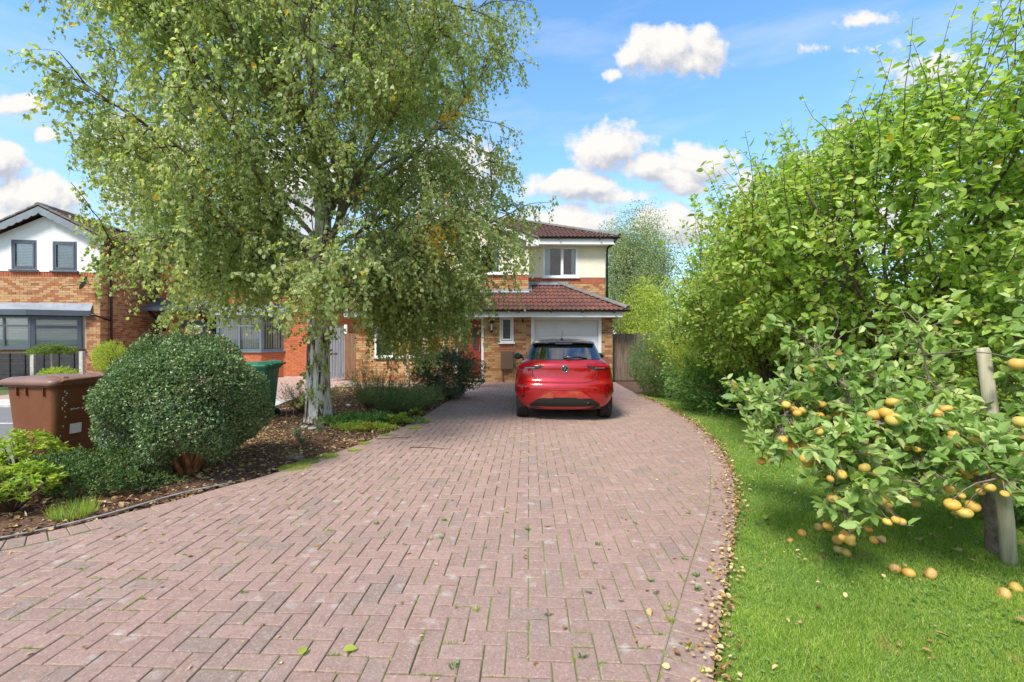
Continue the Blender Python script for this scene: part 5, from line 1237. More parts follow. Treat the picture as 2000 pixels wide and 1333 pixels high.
def make_bin(loc, rz, mat, lidm, label, name='wheelie_bin'):
    t = thing(name, loc, label, 'bin', 'wheeled bins standing behind the clipped shrub', rz)
    # tapered body with rounded corners: levels of rounded rectangles, hollow mouth
    def rr(hx, hy, r, z, n=6, ox=0):
        P = []
        for (cx, cy, a0) in ((hx - r, hy - r, 0), (-hx + r, hy - r, PI / 2), (-hx + r, -hy + r, PI), (hx - r, -hy + r, 3 * PI / 2)):
            for k_ in range(n + 1): a = a0 + PI / 2 * k_ / n; P.append((ox + cx + r * math.cos(a), cy + r * math.sin(a), z))
        return P
    L_ = [(.255, .215, .05, .03), (.265, .225, .055, .06), (.30, .25, .06, .45), (.335, .272, .065, .85), (.345, .28, .065, .955)]
    m_ = MB(); m_.smooth = True; vs = []
    for hx, hy, r, z in L_: vs += rr(hx, hy, r, z)
    n = len(rr(1, 1, .1, 0)); fs = [(i * n + k_, i * n + (k_ + 1) % n, (i + 1) * n + (k_ + 1) % n, (i + 1) * n + k_) for i in range(len(L_) - 1) for k_ in range(n)]
    fs.append(tuple(range(n - 1, -1, -1))); m_.add(vs, fs); body = m_.build('body', mat, t)
    m_ = MB(); m_.smooth = True; vs = rr(.346, .281, .065, .945) + rr(.368, .303, .07, .95) + rr(.37, .305, .07, .985) + rr(.35, .285, .06, .99)
    m_.add(vs, [(i * n + k_, i * n + (k_ + 1) % n, (i + 1) * n + (k_ + 1) % n, (i + 1) * n + k_) for i in range(3) for k_ in range(n)]); m_.build('rim', mat, body)
    for (x, y, ax) in ((-.15, -1, 0), (-.02, -1, 0), (.22, -1, 0), (-.15, 1, 0), (.12, 1, 0)):
        m_ = MB(); m_.obox((x, y * .285, .90), (.008, .022, .09), rx=-y * .04); m_.build('rib', mat, body)
    m_ = MB(); m_.smooth = True
    vs = rr(.385, .318, .075, .975) + rr(.392, .325, .08, .99) + rr(.39, .323, .08, 1.02) + rr(.375, .305, .075, 1.032) + rr(.33, .265, .07, 1.05, ox=-.01) + rr(.18, .15, .07, 1.062, ox=-.02)
    m_.add(vs, [(i * n + k_, i * n + (k_ + 1) % n, (i + 1) * n + (k_ + 1) % n, (i + 1) * n + k_) for i in range(5) for k_ in range(n)] + [tuple(5 * n + k_ for k_ in range(n))])
    lid = m_.build('lid', lidm, t)
    m_ = MB()
    for s_ in (-1, 1): m_.add([(.14, s_ * .20 - .03, 1.045), (.36, s_ * .20 - .03, 1.03), (.42, s_ * .20 - .03, 1.03), (.40, s_ * .20 - .03, 1.065), (.30, s_ * .20 - .03, 1.085), (.18, s_ * .20 - .03, 1.085), (.14, s_ * .20 + .03, 1.045), (.36, s_ * .20 + .03, 1.03), (.42, s_ * .20 + .03, 1.03), (.40, s_ * .20 + .03, 1.065), (.30, s_ * .20 + .03, 1.085), (.18, s_ * .20 + .03, 1.085)],
                           [(0, 1, 2, 3, 4, 5), (11, 10, 9, 8, 7, 6), (3, 2, 8, 9), (4, 3, 9, 10), (5, 4, 10, 11), (0, 5, 11, 6), (2, 1, 7, 8)])
    m_.build('lid_hinge', lidm, lid, .008)
    m_ = MB(); m_.smooth = True; m_.tube([(.44, -.24, 1.03), (.445, .24, 1.03)], .018, 8); m_.tube([(.36, -.23, 1.0), (.44, -.235, 1.03)], .02, 6); m_.tube([(.36, .23, 1.0), (.44, .235, 1.03)], .02, 6); m_.build('handle', mat, t)
    for s_ in (-1, 1):
        m_ = MB(); m_.lathe([(.001, -.028), (.085, -.028), (.10, -.02), (.10, .02), (.085, .028), (.001, .028)], 24, (.26, s_ * .235, .10), 'y'); m_.build('wheel', C_TYRE, t)
    return t, body
br, brb = make_bin((-5.16, 5.24, -.035), math.radians(-11.5), BIN_BR, BIN_BRL, 'brown wheelie bin with white label, left of the clipped shrub')
m_ = MB(); m_.obox((.313, -.05, .48), (.003, .115, .11), ry=.087); m_.build('sticker', M_LABEL, brb, 0, 'blank white paper label')
for i, (y_, w_, h_) in enumerate(((-.10, .006, .022), (-.088, .010, .012), (-.07, .012, .012), (-.052, .010, .010), (-.036, .008, .014), (-.024, .008, .012), (.012, .010, .022), (.030, .006, .018), (.044, .010, .016))):
    m_ = MB(); m_.obox((.3215, y_, .695 + .003 * (i % 3)), (.002, w_, h_), ry=.087); m_.build('worn_print', M_LABEL, brb)
for i in range(16):
    m_ = MB(); y_ = -.17 + .02 * math.sin(i * 1.3); z_ = .90 - i * .022 if i < 11 else .62 - (i - 11) * .1; x_ = .345 - (.955 - z_) * .088 + .002
    m_.obox((x_, y_, z_), (.002, random.uniform(.006, .014), random.uniform(.008, .02)), ry=.087); m_.build('paint_fleck', M_LABEL, brb)
gr_, _ = make_bin((-4.62, 8.25, -.045), math.radians(4), BIN_GR, BIN_GR, 'green wheelie bin between the clipped shrub and the birch trunk')
# ------------------------------------------------------------ plants
def rv(n): 
    v = rng.normal(size=(n, 3)); return unit(v)
def grow(p, d, length, n, wander=.15, up=0.0, rg=rng):
    p = np.array(p, float); d = np.array(d, float); d /= np.linalg.norm(d); P = [p.copy()]; st = length / n
    for i in range(n):
        d = d + rg.normal(size=3) * wander + np.array([0, 0, up]); d /= np.linalg.norm(d); p = p + d * st; P.append(p.copy())
    return np.array(P)
def wood(root, name, paths, radii, mat, n=6, smooth=True, kind=None):
    base_ = np.array(root.location); V, F = tubes_np([P - base_ for P in paths], radii, n)
    o = link(name, np_mesh(name, V, F, mat, smooth), root)
    if kind: o['kind'] = kind
    return o
def single_limbs(root, paths, radii, mat, name='branch', n=7):
    for P, R in zip(paths, radii): wood(root, name, [P], [R], mat, n)

# ---- the silver birch
BX, BY = -3.32, 7.9; AX = np.array([-2.85, 7.95])
birch = thing('birch_tree', (BX, BY, 0), 'large silver birch with fissured white trunk and drooping foliage, left of the drive', 'tree')
tr = np.array([(BX, BY, -.1), (BX, BY, .05), (BX - .01, BY, .35), (BX - .01, BY, .8), (BX, BY, 1.4), (BX + .03, BY, 2.1), (BX + .06, BY + .02, 2.8), (BX + .09, BY, 3.5), (BX + .05, BY, 4.2), (BX - .05, BY, 5.0), (BX - .08, BY, 6.0), (BX - .02, BY, 7.2), (BX + .05, BY, 8.5), (BX + .02, BY, 9.8)])
trr = [.245, .225, .20, .185, .17, .155, .142, .13, .115, .10, .08, .06, .035, .012]
# a fluted trunk with buttress roots
nT = 40; nS = 60; zz = np.linspace(-.1, 9.8, nS); V = []
for z in zz:
    c = [np.interp(z, tr[:, 2], tr[:, k]) for k in range(2)]; R = np.interp(z, tr[:, 2], trr)
    for k in range(nT):
        a = 2 * PI * k / nT; fl = 1 + (.10 * math.sin(a * 5 + z * .7) + .05 * math.sin(a * 11 + 2 + z)) * math.exp(-max(z, 0) / 1.3) + .02 * math.sin(a * 7 + z * 5)
        if z < .4: fl += .22 * (max(0, math.sin(a * 4 + .8)) ** 2) * (1 - max(z, 0) / .4) ** 1.5
        V.append((c[0] + R * fl * math.cos(a) - BX, c[1] + R * fl * math.sin(a) - BY, z))
F = [(i * nT + k, i * nT + (k + 1) % nT, (i + 1) * nT + (k + 1) % nT, (i + 1) * nT + k) for i in range(nS - 1) for k in range(nT)]
link('trunk', np_mesh('trunk', V, F, M_BIRCH, True), birch)
def RB_(h): return np.interp(h, [0, .7, 1.5, 2.4, 3.4, 4.5, 7.2, 8.6, 10, 11], [1.3, 2.2, 2.85, 3.2, 3.5, 3.72, 3.7, 3.0, 1.8, .4])
primP, primR = [], []; secP, secR = [], []; twigP, twigR = [], []
# two strong leaders off the trunk
lead = [grow((BX + .09, BY, 3.3), (.32, .1, 1), 4.6, 10, .06, .02), grow((BX + .05, BY, 4.3), (-.35, -.25, 1), 4.4, 10, .06, .02), grow((BX + .07, BY, 2.7), (.5, -.3, 1), 3.2, 9, .07, .02)]
for L_ in lead: primP.append(L_); primR.append(np.linspace(.075, .015, len(L_)))
starts = []
for i in range(46):
    h = 1.75 + 7.0 * (i / 46) ** 1.05
    if i % 3 and i > 8:
        L_ = lead[i % 3]; k = int(rng.integers(2, len(L_) - 2)); p = L_[k]
    else: p = np.array([np.interp(h, tr[:, 2], tr[:, 0]), np.interp(h, tr[:, 2], tr[:, 1]), h])
    az = i * 2.39996 + rng.normal() * .25; el = math.radians(rng.uniform(22, 52) if p[2] < 6 else rng.uniform(40, 68))
    d = np.array([math.cos(az) * math.cos(el), math.sin(az) * math.cos(el), math.sin(el)])
    target = RB_(min(p[2] + 1.2, 10)) ; ln = max(1.0, (target - np.linalg.norm(p[:2] - AX) * .5) / max(.35, math.cos(el)) * rng.uniform(.72, .98))
    P = grow(p, d, min(ln, 4.2), 11, .085, -.015 if p[2] < 6 else .01); primP.append(P); primR.append(np.linspace(.038 + .008 * (10 - p[2]) / 8, .007, len(P)))
# two low limbs that carry the hanging curtain right of the trunk
for (d, ln, h) in (((.85, .28, .35), 2.6, 2.0), ((.7, .75, .3), 2.6, 2.2), ((.9, -.15, .4), 2.3, 2.3), ((.95, .1, .55), 3.2, 2.6), ((-.9, .2, .45), 3.4, 1.95), ((-.6, -.7, .4), 3.0, 2.1), ((-.95, -.25, .5), 3.6, 2.4), ((-.1, -.95, .45), 2.8, 2.1), ((.3, -.9, .4), 2.6, 2.2), ((-.75, .6, .5), 3.4, 2.3)):
    P = grow((BX, BY, h), d, ln, 11, .07, -.03); primP.append(P); primR.append(np.linspace(.045, .007, len(P)))
def env_trim(P, k=.97):
    r = np.hypot(P[:, 0] - AX[0], P[:, 1] - AX[1]); R = np.interp(P[:, 2], [0, 1.5, 2.4, 3.4, 4.5, 6.0, 7.2, 8.6, 10, 11], [2.6, 2.85, 3.2, 3.5, 3.7, 3.68, 3.5, 2.9, 1.8, .4]) * k
    bad = np.where(r > R)[0]; return P if len(bad) == 0 else P[:max(3, bad[0])]
primP = [env_trim(P) for P in primP]; primR = [np.array(R)[:len(P)] for P, R in zip(primP, primR)]
for P in primP:
    n = len(P)
    for k in range(3, n):
        for _ in range(2 if k < n - 1 else 3):
            t = P[min(k + 1, n - 1)] - P[k - 1]; t = t / (np.linalg.norm(t) + 1e-9)
            d = t * .8 + rv(1)[0] * .85; d[2] += .05
            ln = rng.uniform(.55, 1.35); Q = env_trim(grow(P[k], d, ln, 7, .14, -.05), 1.0); secP.append(Q); secR.append(np.linspace(.011, .0035, len(Q)))
for Q in secP:
    for k in range(1, len(Q)):
        for _ in range(int(rng.integers(1, 4))):
            p = Q[k]; out = np.array([p[0] - AX[0], p[1] - AX[1], 0]); out /= (np.linalg.norm(out) + .3)
            d = rv(1)[0] * .8 + out * .5 + np.array([0, 0, -.25]); ln = rng.uniform(.25, .75) * (1.25 if p[2] < 3.3 else 1.0)
            T = grow(p, d, ln, 6, .10, -.26); twigP.append(T)
# the curtain hanging low to the right of the trunk
for i in range(330):
    a = rng.uniform(0, 1); x = BX + .75 + 1.75 * a; y = BY + rng.uniform(-.2, 1.3); top = 2.0 + .3 * rng.random()
    low = .72 + .12 * rng.random() if .15 < a < .75 else 1.15
    ln = rng.uniform(.3, 1) * (top - low); twigP.append(grow((x, y, top), (rng.normal() * .15, rng.normal() * .15, -1), ln, 6, .07, -.1))
# nearer, lower sprays in front of the trunk
def env_ok(p, k=1.0):
    h = p[:, 2]; r = np.hypot(p[:, 0] - AX[0], p[:, 1] - AX[1]); a = np.arctan2(p[:, 1] - AX[1], p[:, 0] - AX[0])
    R = np.interp(h, [0, .7, 1.5, 2.4, 3.4, 4.5, 6.0, 7.2, 8.6, 10, 11], [1.3, 2.2, 2.85, 3.2, 3.5, 3.7, 3.68, 3.5, 2.9, 1.8, .4])
    R = R * (1 + .05 * np.sin(a * 5 + h * 1.3) + .04 * np.sin(a * 9 - h * 2.7)) * k
    lowlim = np.where((p[:, 0] > BX + .55) & (p[:, 1] > BY - .5), .70, 1.48 + .10 * np.sin(p[:, 0] * 3) + .10 * np.sin(p[:, 1] * 4))
    return (r < R) & (h > lowlim)
LP, LD, LN = [], [], []
tw2 = []
for T in twigP:
    if T[:, 2].max() > 10.5: continue
    ok = env_ok(T, 1.03)
    if not ok[0]: continue
    k = len(T) if ok.all() else int(np.argmin(ok))
    if k < 3: continue
    T = T[:k]; tw2.append(T)
    L_ = np.linalg.norm(np.diff(T, axis=0), axis=1).sum(); n = max(4, int(L_ / .030))
    s_ = rng.uniform(.05, 1, n) * (k - 1); i0 = np.minimum(s_.astype(int), k - 2); f = (s_ - i0)[:, None]
    p = T[i0] * (1 - f) + T[i0 + 1] * f + rng.normal(size=(n, 3)) * .018
    tt = T[i0 + 1] - T[i0]; tt = unit(tt)
    d = unit(tt * .35 + rv(n) * .75 + np.array([0, 0, -.55])); nn = unit(rv(n) + np.array([-.25, -.35, .25]))
    LP.append(p); LD.append(d); LN.append(nn)
LP = np.concatenate(LP); LD = np.concatenate(LD); LN = np.concatenate(LN)
print('birch leaves', len(LP), 'twigs', len(tw2))
if len(LP) > 330000: s_ = rng.permutation(len(LP))[:330000]; LP, LD, LN = LP[s_], LD[s_], LN[s_]
Ls = rng.uniform(.034, .070, len(LP))
foliage(birch, LP, LD, LN, Ls, Ls * .82, LEAF_KITE, L_BIRCH)
single_limbs(birch, primP, primR, B_LIMB)
wood(birch, 'small_branches', secP, secR, B_TWIG, 4, kind='stuff'); wood(birch, 'twigs', tw2, [np.linspace(.0028, .001, len(T)) for T in tw2], B_TWIG, 3, kind='stuff')
# shoots sprouting from the trunk
P_, D_, N_ = [], [], []; sh = []
for i in range(26):
    h = rng.uniform(.35, 2.0); a = rng.uniform(-PI, .4); R = np.interp(h, tr[:, 2], trr); p = np.array([BX + R * math.cos(a), BY + R * math.sin(a), h]); T = grow(p, (math.cos(a) * .6, math.sin(a) * .6, -.2), rng.uniform(.1, .3), 5, .2, -.15); sh.append(T)
    n = int(rng.integers(8, 22)); q = T[rng.integers(1, 6, n)] + rng.normal(size=(n, 3)) * .025; P_.append(q); D_.append(unit(rv(n) + np.array([0, -.3, -.7]))); N_.append(unit(rv(n) + np.array([0, -.8, .3])))
P_, D_, N_ = map(np.concatenate, (P_, D_, N_)); foliage(birch, P_, D_, N_, rng.uniform(.04, .06, len(P_)), .045, LEAF_OVAL, L_BIRCH, 'trunk_shoots', 0)

# ---- plum trees
def plum(name, loc, label, trunks, R, zc, rz_, nsh, leafL, mat, seed, shoots_up, density=30, lowcut=.6, group=None, singles=300, fruit=40, skew=(0, 0), cap=None, lw=.68):
    rg = np.random.default_rng(seed); t = thing(name, loc, label, 'tree', group); loc = np.array(loc, float)
    limbs = []; rad = []
    for (dx_, dy_, h, rr) in trunks:
        P = grow(loc + np.array([dx_ * .15, dy_ * .15, -.05]), (dx_ * .25, dy_ * .25, 1), h, 8, .05, 0, rg); limbs.append(P); rad.append(np.linspace(rr, rr * .6, len(P)))
    ntr = len(limbs)
    for i in range(ntr): wood(t, 'trunk', [limbs[i]], [rad[i]], B_PLUM, 10)
    br_, brr = [], []
    cen = loc + np.array([skew[0], skew[1], zc])
    for i in range(26):
        P0 = limbs[i % ntr]; p = P0[int(rg.integers(3, len(P0)))]
        az = i * 2.4 + rg.normal() * .3; el = math.radians(rg.uniform(5, 75)); tgt = cen + np.array([R * math.cos(az) * math.cos(el), R * math.sin(az) * math.cos(el), rz_ * math.sin(el) * 1.0 - (.25 * rz_)]) * rg.uniform(.6, .85)
        d = tgt - p; P = grow(p, d, np.linalg.norm(d), 9, .09, .02, rg); br_.append(P); brr.append(np.linspace(rr * .5, .008, len(P)))
    single_limbs(t, br_, brr, B_PLUM)
    sp, sr_, LP, LD, LN = [], [], [], [], []
    fruits = []
    for i in range(nsh):
        if i < shoots_up:
            az = rg.uniform(0, 2 * PI); rr_ = math.sqrt(rg.uniform(0, 1)) * .96; p = cen + np.array([R * rr_ * math.cos(az), R * rr_ * math.sin(az), rz_ * math.sqrt(max(0, 1 - rr_ ** 2)) * .80]); d = np.array([math.cos(az) * .35 * rr_ + rg.normal() * .2, math.sin(az) * .35 * rr_ + rg.normal() * .2, 1.0]); ln = rg.uniform(.35, 1.2); up = .02; wn_ = .11
        else:
            v = rg.normal(size=3); v /= np.linalg.norm(v); q = rg.uniform(.30, 1) ** .6; p = cen + v * np.array([R, R, rz_]) * q * .86
            p += (br_[i % len(br_)][-1 - (i % 5)] - p) * .12
            d = v * .8 + rg.normal(size=3) * .5 + np.array([0, 0, .35]); ln = rg.uniform(.3, .65); up = -.02; wn_ = .12
        if p[2] < lowcut: continue
        if cap is not None and p[2] > cap(p[0]): p[2] = cap(p[0]) - rg.uniform(0, .7)
        T = grow(p, d, ln, 7, wn_, up, rg); sp.append(T); sr_.append(np.linspace(.0045, .0015, len(T)))
        n = int(density * ln * (.62 if i < shoots_up else 1)); s_ = (np.arange(n) + .5) / n * (len(T) - 1); i0 = np.minimum(s_.astype(int), len(T) - 2); f = (s_ - i0)[:, None]; q = T[i0] * (1 - f) + T[i0 + 1] * f
        tt = unit(T[i0 + 1] - T[i0]); side = unit(np.cross(tt, np.array([.2, .3, 1.0]) + rg.normal(size=(n, 3)) * .2)); ang = np.arange(n) * 2.4 + rg.uniform(0, 6)
        up_ = np.cross(side, tt); rad_ = side * np.cos(ang)[:, None] + up_ * np.sin(ang)[:, None]
        dd = unit(rad_ * 1.0 + tt * .45 + np.array([0, 0, -.20]) + rg.normal(size=(n, 3)) * .25); nn = unit(np.array([-.15, -.25, 1.0]) + rg.normal(size=(n, 3)) * .45)
        LP.append(q + dd * .008); LD.append(dd); LN.append(nn)
        if len(fruits) < fruit and i >= shoots_up and rg.random() < .5: fruits.append(T[3] + np.array([0, 0, -.035]))
    LP, LD, LN = map(np.concatenate, (LP, LD, LN)); Ls = rg.uniform(.5, 1.2, len(LP)) * leafL * 1.0
    print(name, 'leaves', len(LP))
    foliage(t, LP, LD, LN, Ls, Ls * lw * rg.uniform(.72, 1.12, len(LP)), LEAF_OVAL, mat, singles=singles)
    wood(t, 'shoots', sp, sr_, B_PLUM, 4, kind='stuff')
    fm = MB(); fm.smooth = True; fm.ball((0, 0, 0), .017, 10, 7, (1, 1, 1.2)); fme = fm.mesh('plum', M_PLUMF)
    for p in fruits: o = link('plum', fme, t); o.location = Vector(p - loc)
    return t
plum('plum_tree', (4.15, 5.05, 0), 'large bright green fruit tree with twin trunks and upright leafy shoots at right', [(-.5, 0, 1.3, .055), (.55, .1, 1.4, .05), (0, .6, 1.5, .04)], 2.15, 2.6, 1.95, 1850, .080, L_PLUM, 3, 210, 36, .75, fruit=30, skew=(.0, .15), cap=lambda x: 2.6 + (x - 2.4) * .68, lw=.72)
plum('plum_tree', (4.45, 7.6, 0), 'smaller plum tree with leaning trunk between the large fruit tree and pale shrub', [(-.6, 0, 1.5, .06), (.3, .3, 1.4, .05)], 1.75, 2.0, 1.35, 1150, .074, L_PLUM, 5, 75, 36, .55, fruit=60, singles=300, skew=(-.30, .1), cap=lambda x: 2.0 + (x - 2.9) * 1.25, lw=.70)

# ---- generic leafy shrubs
def shrub(name, loc, label, cat, R, zc, n, L_, Wd, mat, tpl=LEAF_KITE, lump=.12, nl=7, shell=.55, up=.3, stems=5, stemmat=B_BUSH, group=None, flat=None, seed=None, singles=0, stem_r=.014, droop=0, cluster=0, bottom=-1.0, fork=None):
    rg = np.random.default_rng(seed or int(abs(loc[0] * 131 + loc[1] * 717))); t = thing(name, loc, label, cat, group); loc = np.array(loc, float); R = np.array(R, float)
    ph = rg.uniform(0, 6, (nl, 2)); fr = rg.integers(2, 7, (nl, 2))
    m_ = n if not cluster else n // cluster
    v = rg.normal(size=(m_ * 2, 3)); v = unit(v); v = v[v[:, 2] > bottom][:m_]; th = np.arctan2(v[:, 1], v[:, 0]); el = np.arcsin(np.clip(v[:, 2], -1, 1))
    lum = 1 + sum(lump / 2.2 * np.sin(th * fr[k, 0] + ph[k, 0]) * np.sin(el * fr[k, 1] + ph[k, 1]) for k in range(nl))
    q = rg.uniform(0, 1, len(v)) ** (1 / 3) ; q = shell + (1 - shell) * q if shell > 0 else q
    P = loc + np.array([0, 0, zc]) + v * R * (lum * q)[:, None]
    O = unit(v / R)
    if cluster:
        P = np.repeat(P, cluster, 0) + rg.normal(size=(len(P) * cluster, 3)) * L_ * .35; O = np.repeat(O, cluster, 0)
    k = P[:, 2] > loc[2] + .01; P, O = P[k], O[k]; nn_ = len(P)
    D = unit(O * .7 + rg.normal(size=(nn_, 3)) * .7 + np.array([0, 0, up - droop])); N = unit(O * .6 + rg.normal(size=(nn_, 3)) * .5 + np.array([0, 0, .6]))
    Ls = rg.uniform(.7, 1.2, nn_) * L_
    foliage(t, P, D, N, Ls, Ls * Wd, tpl, mat, singles=singles)
    ps, rs = [], []
    for i in range(stems):
        a = i * 2.4; d = np.array([math.cos(a) * R[0] * .8, math.sin(a) * R[1] * .8, zc + R[2] * .45]); P_ = grow(loc + np.array([math.cos(a), math.sin(a), 0]) * .05 + np.array([0, 0, -.04]), d + np.array([0, 0, .4]), np.linalg.norm(d) * .72, 7, .10, 0, rg); ps.append(P_); rs.append(np.linspace(stem_r, stem_r * .35, len(P_)))
    if stems: single_limbs(t, ps, rs, stemmat, 'stem', 7)
    return t
# clipped round shrub in front of the brown bin
dome = shrub('clipped_shrub', (-3.44, 4.86, 0), 'big rounded clipped evergreen shrub with tiny dark leaves, beside the brown bin', 'shrub', (.765, .68, .66), .79, 105000, .027, .66, L_BOX, tpl=LEAF_KITE, lump=.13, nl=12, shell=.60, up=.35, stems=7, stem_r=.032, singles=300, seed=21, cluster=4, bottom=-.93)
shrub('evergreen_shrub', (-1.55, 10.9, 0), 'dark glossy evergreen shrub to the left of the front door', 'shrub', (.76, .7, .58), .62, 26000, .045, .42, L_DARK, lump=.22, shell=.35, up=.3, stems=6, stemmat=B_TWIG, cluster=5, seed=22, singles=0)
# tall feathery shrub at the drive's far right, and its neighbours
shrub('feathery_shrub', (3.95, 11.2, 0), 'fine-leaved mid-green shrub by the gate to the right of the garage', 'shrub', (1.02, .95, .95), .78, 34000, .045, .33, L_PRIV, lump=.22, shell=.45, up=.25, stems=7, stemmat=B_TWIG, cluster=5, seed=23)
shrub('pale_shrub', (4.7, 9.9, 0), 'yellow-green arching shrub behind the feathery shrub', 'shrub', (1.55, 1.1, 1.15), 1.35, 30000, .065, .42, L_YEL, lump=.28, shell=.3, up=.25, stems=8, stemmat=B_TWIG, cluster=6, seed=24)
shrub('dark_laurel', (4.35, 9.0, 0), 'dark broad-leaved low shrub at the lawn edge under the plum tree', 'shrub', (1.25, .8, .62), .55, 12000, .06, .5, L_PRIV, LEAF_KITE, lump=.25, shell=.3, stems=5, stemmat=B_TWIG, cluster=5, seed=25)
shrub('garden_shrub', (5.35, 7.0, 0), 'shaded low shrub in front of the timber fence', 'shrub', (.9, 1.6, .5), .45, 14000, .06, .5, L_PRIV, lump=.25, shell=.2, stems=4, stemmat=B_TWIG, cluster=5, seed=26)
shrub('privet_shrub', (4.75, 4.35, 0), 'small-leaved yellowish shrub behind the wooden stake', 'shrub', (.75, .6, .65), .75, 16000, .032, .5, L_YEL, lump=.2, shell=.3, stems=4, stemmat=B_TWIG, cluster=5, seed=27)
shrub('ivy_clump', (4.15, 3.45, 0), 'dark leafy clump at the right edge behind the apple trunk', 'shrub', (.55, .5, .50), .42, 6000, .05, .7, L_PRIV, lump=.2, shell=.3, stems=3, stemmat=B_TWIG, cluster=4, seed=28)
# trees beyond
def far_tree(name, loc, label, R, zc, n, L_, mat, trunk_r=.15, lump=.25, seed=1, droop=.5, clumps=70):
    rg = np.random.default_rng(seed); t = thing(name, loc, label, 'tree', 'trees beyond the houses'); loc_ = np.array(loc, float); R = np.array(R, float)
    P = grow(loc_ + np.array([0, 0, -.1]), (0.02, 0, 1), zc + R[2] * .7, 10, .03, 0, rg); wood(t, 'trunk', [P], [np.linspace(trunk_r, .03, len(P))], B_LIMB, 8)
    v = rg.normal(size=(clumps, 3)); v = unit(v); q = rg.uniform(.25, 1, clumps) ** .5; C = loc_ + np.array([0, 0, zc]) + v * R * q[:, None] * .86
    bp, br2 = [], []
    for c in C:
        k = int(rg.integers(3, len(P))); d = c - P[k]; Q = grow(P[k], d, np.linalg.norm(d) * .8, 6, .06, .02, rg); bp.append(Q); br2.append(np.linspace(.035, .008, len(Q)))
    single_limbs(t, bp[:24], br2[:24], B_LIMB, 'branch', 5); wood(t, 'small_branches', bp[24:], br2[24:], B_LIMB, 4, kind='stuff')
    m_ = n // clumps; sz = rg.uniform(.22, .42, clumps)[:, None, None] * R.mean()
    X = C[:, None, :] + np.clip(rg.normal(size=(clumps, m_, 3)), -1.5, 1.5) * np.array([.55, .55, .8]) * sz; X = X.reshape(-1, 3); k = X[:, 2] > .3; X = X[k]
    D = unit(rg.normal(size=X.shape) + np.array([0, 0, -droop])); N = unit(rg.normal(size=X.shape) + np.array([-.3, -.4, .4])); Ls = rg.uniform(.7, 1.2, len(X)) * L_
    foliage(t, X, D, N, Ls, Ls * .6, LEAF_KITE, mat, singles=0); return t
far_tree('birch_tree', (6.3, 24, 0), 'tall hazy grey-green birch rising behind the gate to the right of the house', (2.0, 2.0, 3.7), 4.5, 46000, .095, L_FARB, seed=31, clumps=120)
far_tree('garden_tree', (4.9, 17.3, 0), 'light yellow-green tree just behind the wooden gate', (1.3, 1.2, 1.5), 2.0, 16000, .075, L_YEL, trunk_r=.07, seed=32)
far_tree('garden_tree', (8.2, 15.5, 0), 'yellow-green tree behind the feathery shrub', (2.2, 1.6, 1.7), 1.9, 22000, .08, L_YEL, trunk_r=.08, seed=33)
far_tree('garden_tree', (9.6, 8.5, 0), 'green tree beyond the timber fence', (2.4, 2.6, 2.0), 2.6, 22000, .09, L_PRIV, trunk_r=.1, seed=34)
far_tree('garden_tree', (-19.5, 26, 0), 'pale tree showing above the roof of the white gabled house', (2.6, 2, 3.0), 6.0, 20000, .1, L_FARB, seed=35)
far_tree('garden_tree', (12.5, 24, 0), 'rounded green tree far behind the fruit trees', (4, 3, 3.2), 3.6, 22000, .13, L_PRIV, trunk_r=.2, seed=36)

# ---- the apple tree with its stake
AP = np.array([3.24, 3.08, 0.])
apple = thing('apple_tree', tuple(AP), 'low spreading apple tree laden with golden russet apples, tied beside the stake', 'tree')
tp = np.array([(3.26, 3.10, -.05), (3.25, 3.10, .15), (3.21, 3.10, .38), (3.18, 3.11, .50), (3.12, 3.12, .62), (3.05, 3.12, .70)]); wood(apple, 'trunk', [tp], [np.array([.052, .045, .046, .052, .044, .036])], B_APPLE, 12)
ag = np.random.default_rng(77)
def path(*pts, n=14):
    pts = np.array(pts, float); s_ = np.concatenate([[0], np.cumsum(np.linalg.norm(np.diff(pts, axis=0), axis=1))]); u = np.linspace(0, s_[-1], n); P = np.stack([np.interp(u, s_, pts[:, k]) for k in range(3)], 1)
    for _ in range(2): P[1:-1] = (P[:-2] + 2 * P[1:-1] + P[2:]) / 4
    P[1:-1] += ag.normal(size=(n - 2, 3)) * .010; return P
c0 = (3.05, 3.12, .70)
mains = [path(c0, (2.75, 3.2, .86), (2.35, 3.2, 1.0), (1.95, 3.1, 1.03), (1.62, 3.05, 1.02)), path(c0, (2.7, 2.95, .90), (2.35, 2.8, .98), (2.05, 2.7, .92), (1.85, 2.62, .78)),
         path(c0, (2.72, 3.35, .85), (2.3, 3.55, .95), (1.9, 3.7, .98)), path(c0, (3.2, 3.0, .95), (3.45, 2.85, 1.05), (3.8, 2.8, 1.1)), path(c0, (2.9, 2.9, .78), (2.7, 2.6, .80), (2.55, 2.4, .72)),
         path(c0, (3.05, 3.3, 1.0), (3.15, 3.5, 1.25), (3.2, 3.6, 1.5)), path(c0, (2.85, 3.05, .98), (2.72, 3.0, 1.2), (2.62, 2.98, 1.55)), path((2.2, 2.95, .98), (2.12, 2.95, 1.15), (1.98, 2.98, 1.32), (1.90, 2.98, 1.45)),
         path((3.3, 2.95, 1.0), (3.3, 2.85, 1.3), (3.28, 2.8, 1.62)), path((2.5, 2.78, .9), (2.42, 2.7, .7), (2.38, 2.66, .52)), path((2.0, 2.75, .85), (1.95, 2.68, .65), (1.93, 2.66, .45)),
         path((3.15, 2.9, .9), (3.0, 2.6, .75), (2.95, 2.45, .5)), path((1.9, 3.1, 1.0), (1.72, 2.95, .85), (1.62, 2.88, .72)), path((2.6, 3.2, .95), (2.5, 3.1, 1.15), (2.35, 3.05, 1.22), (2.1, 3.0, 1.25))]
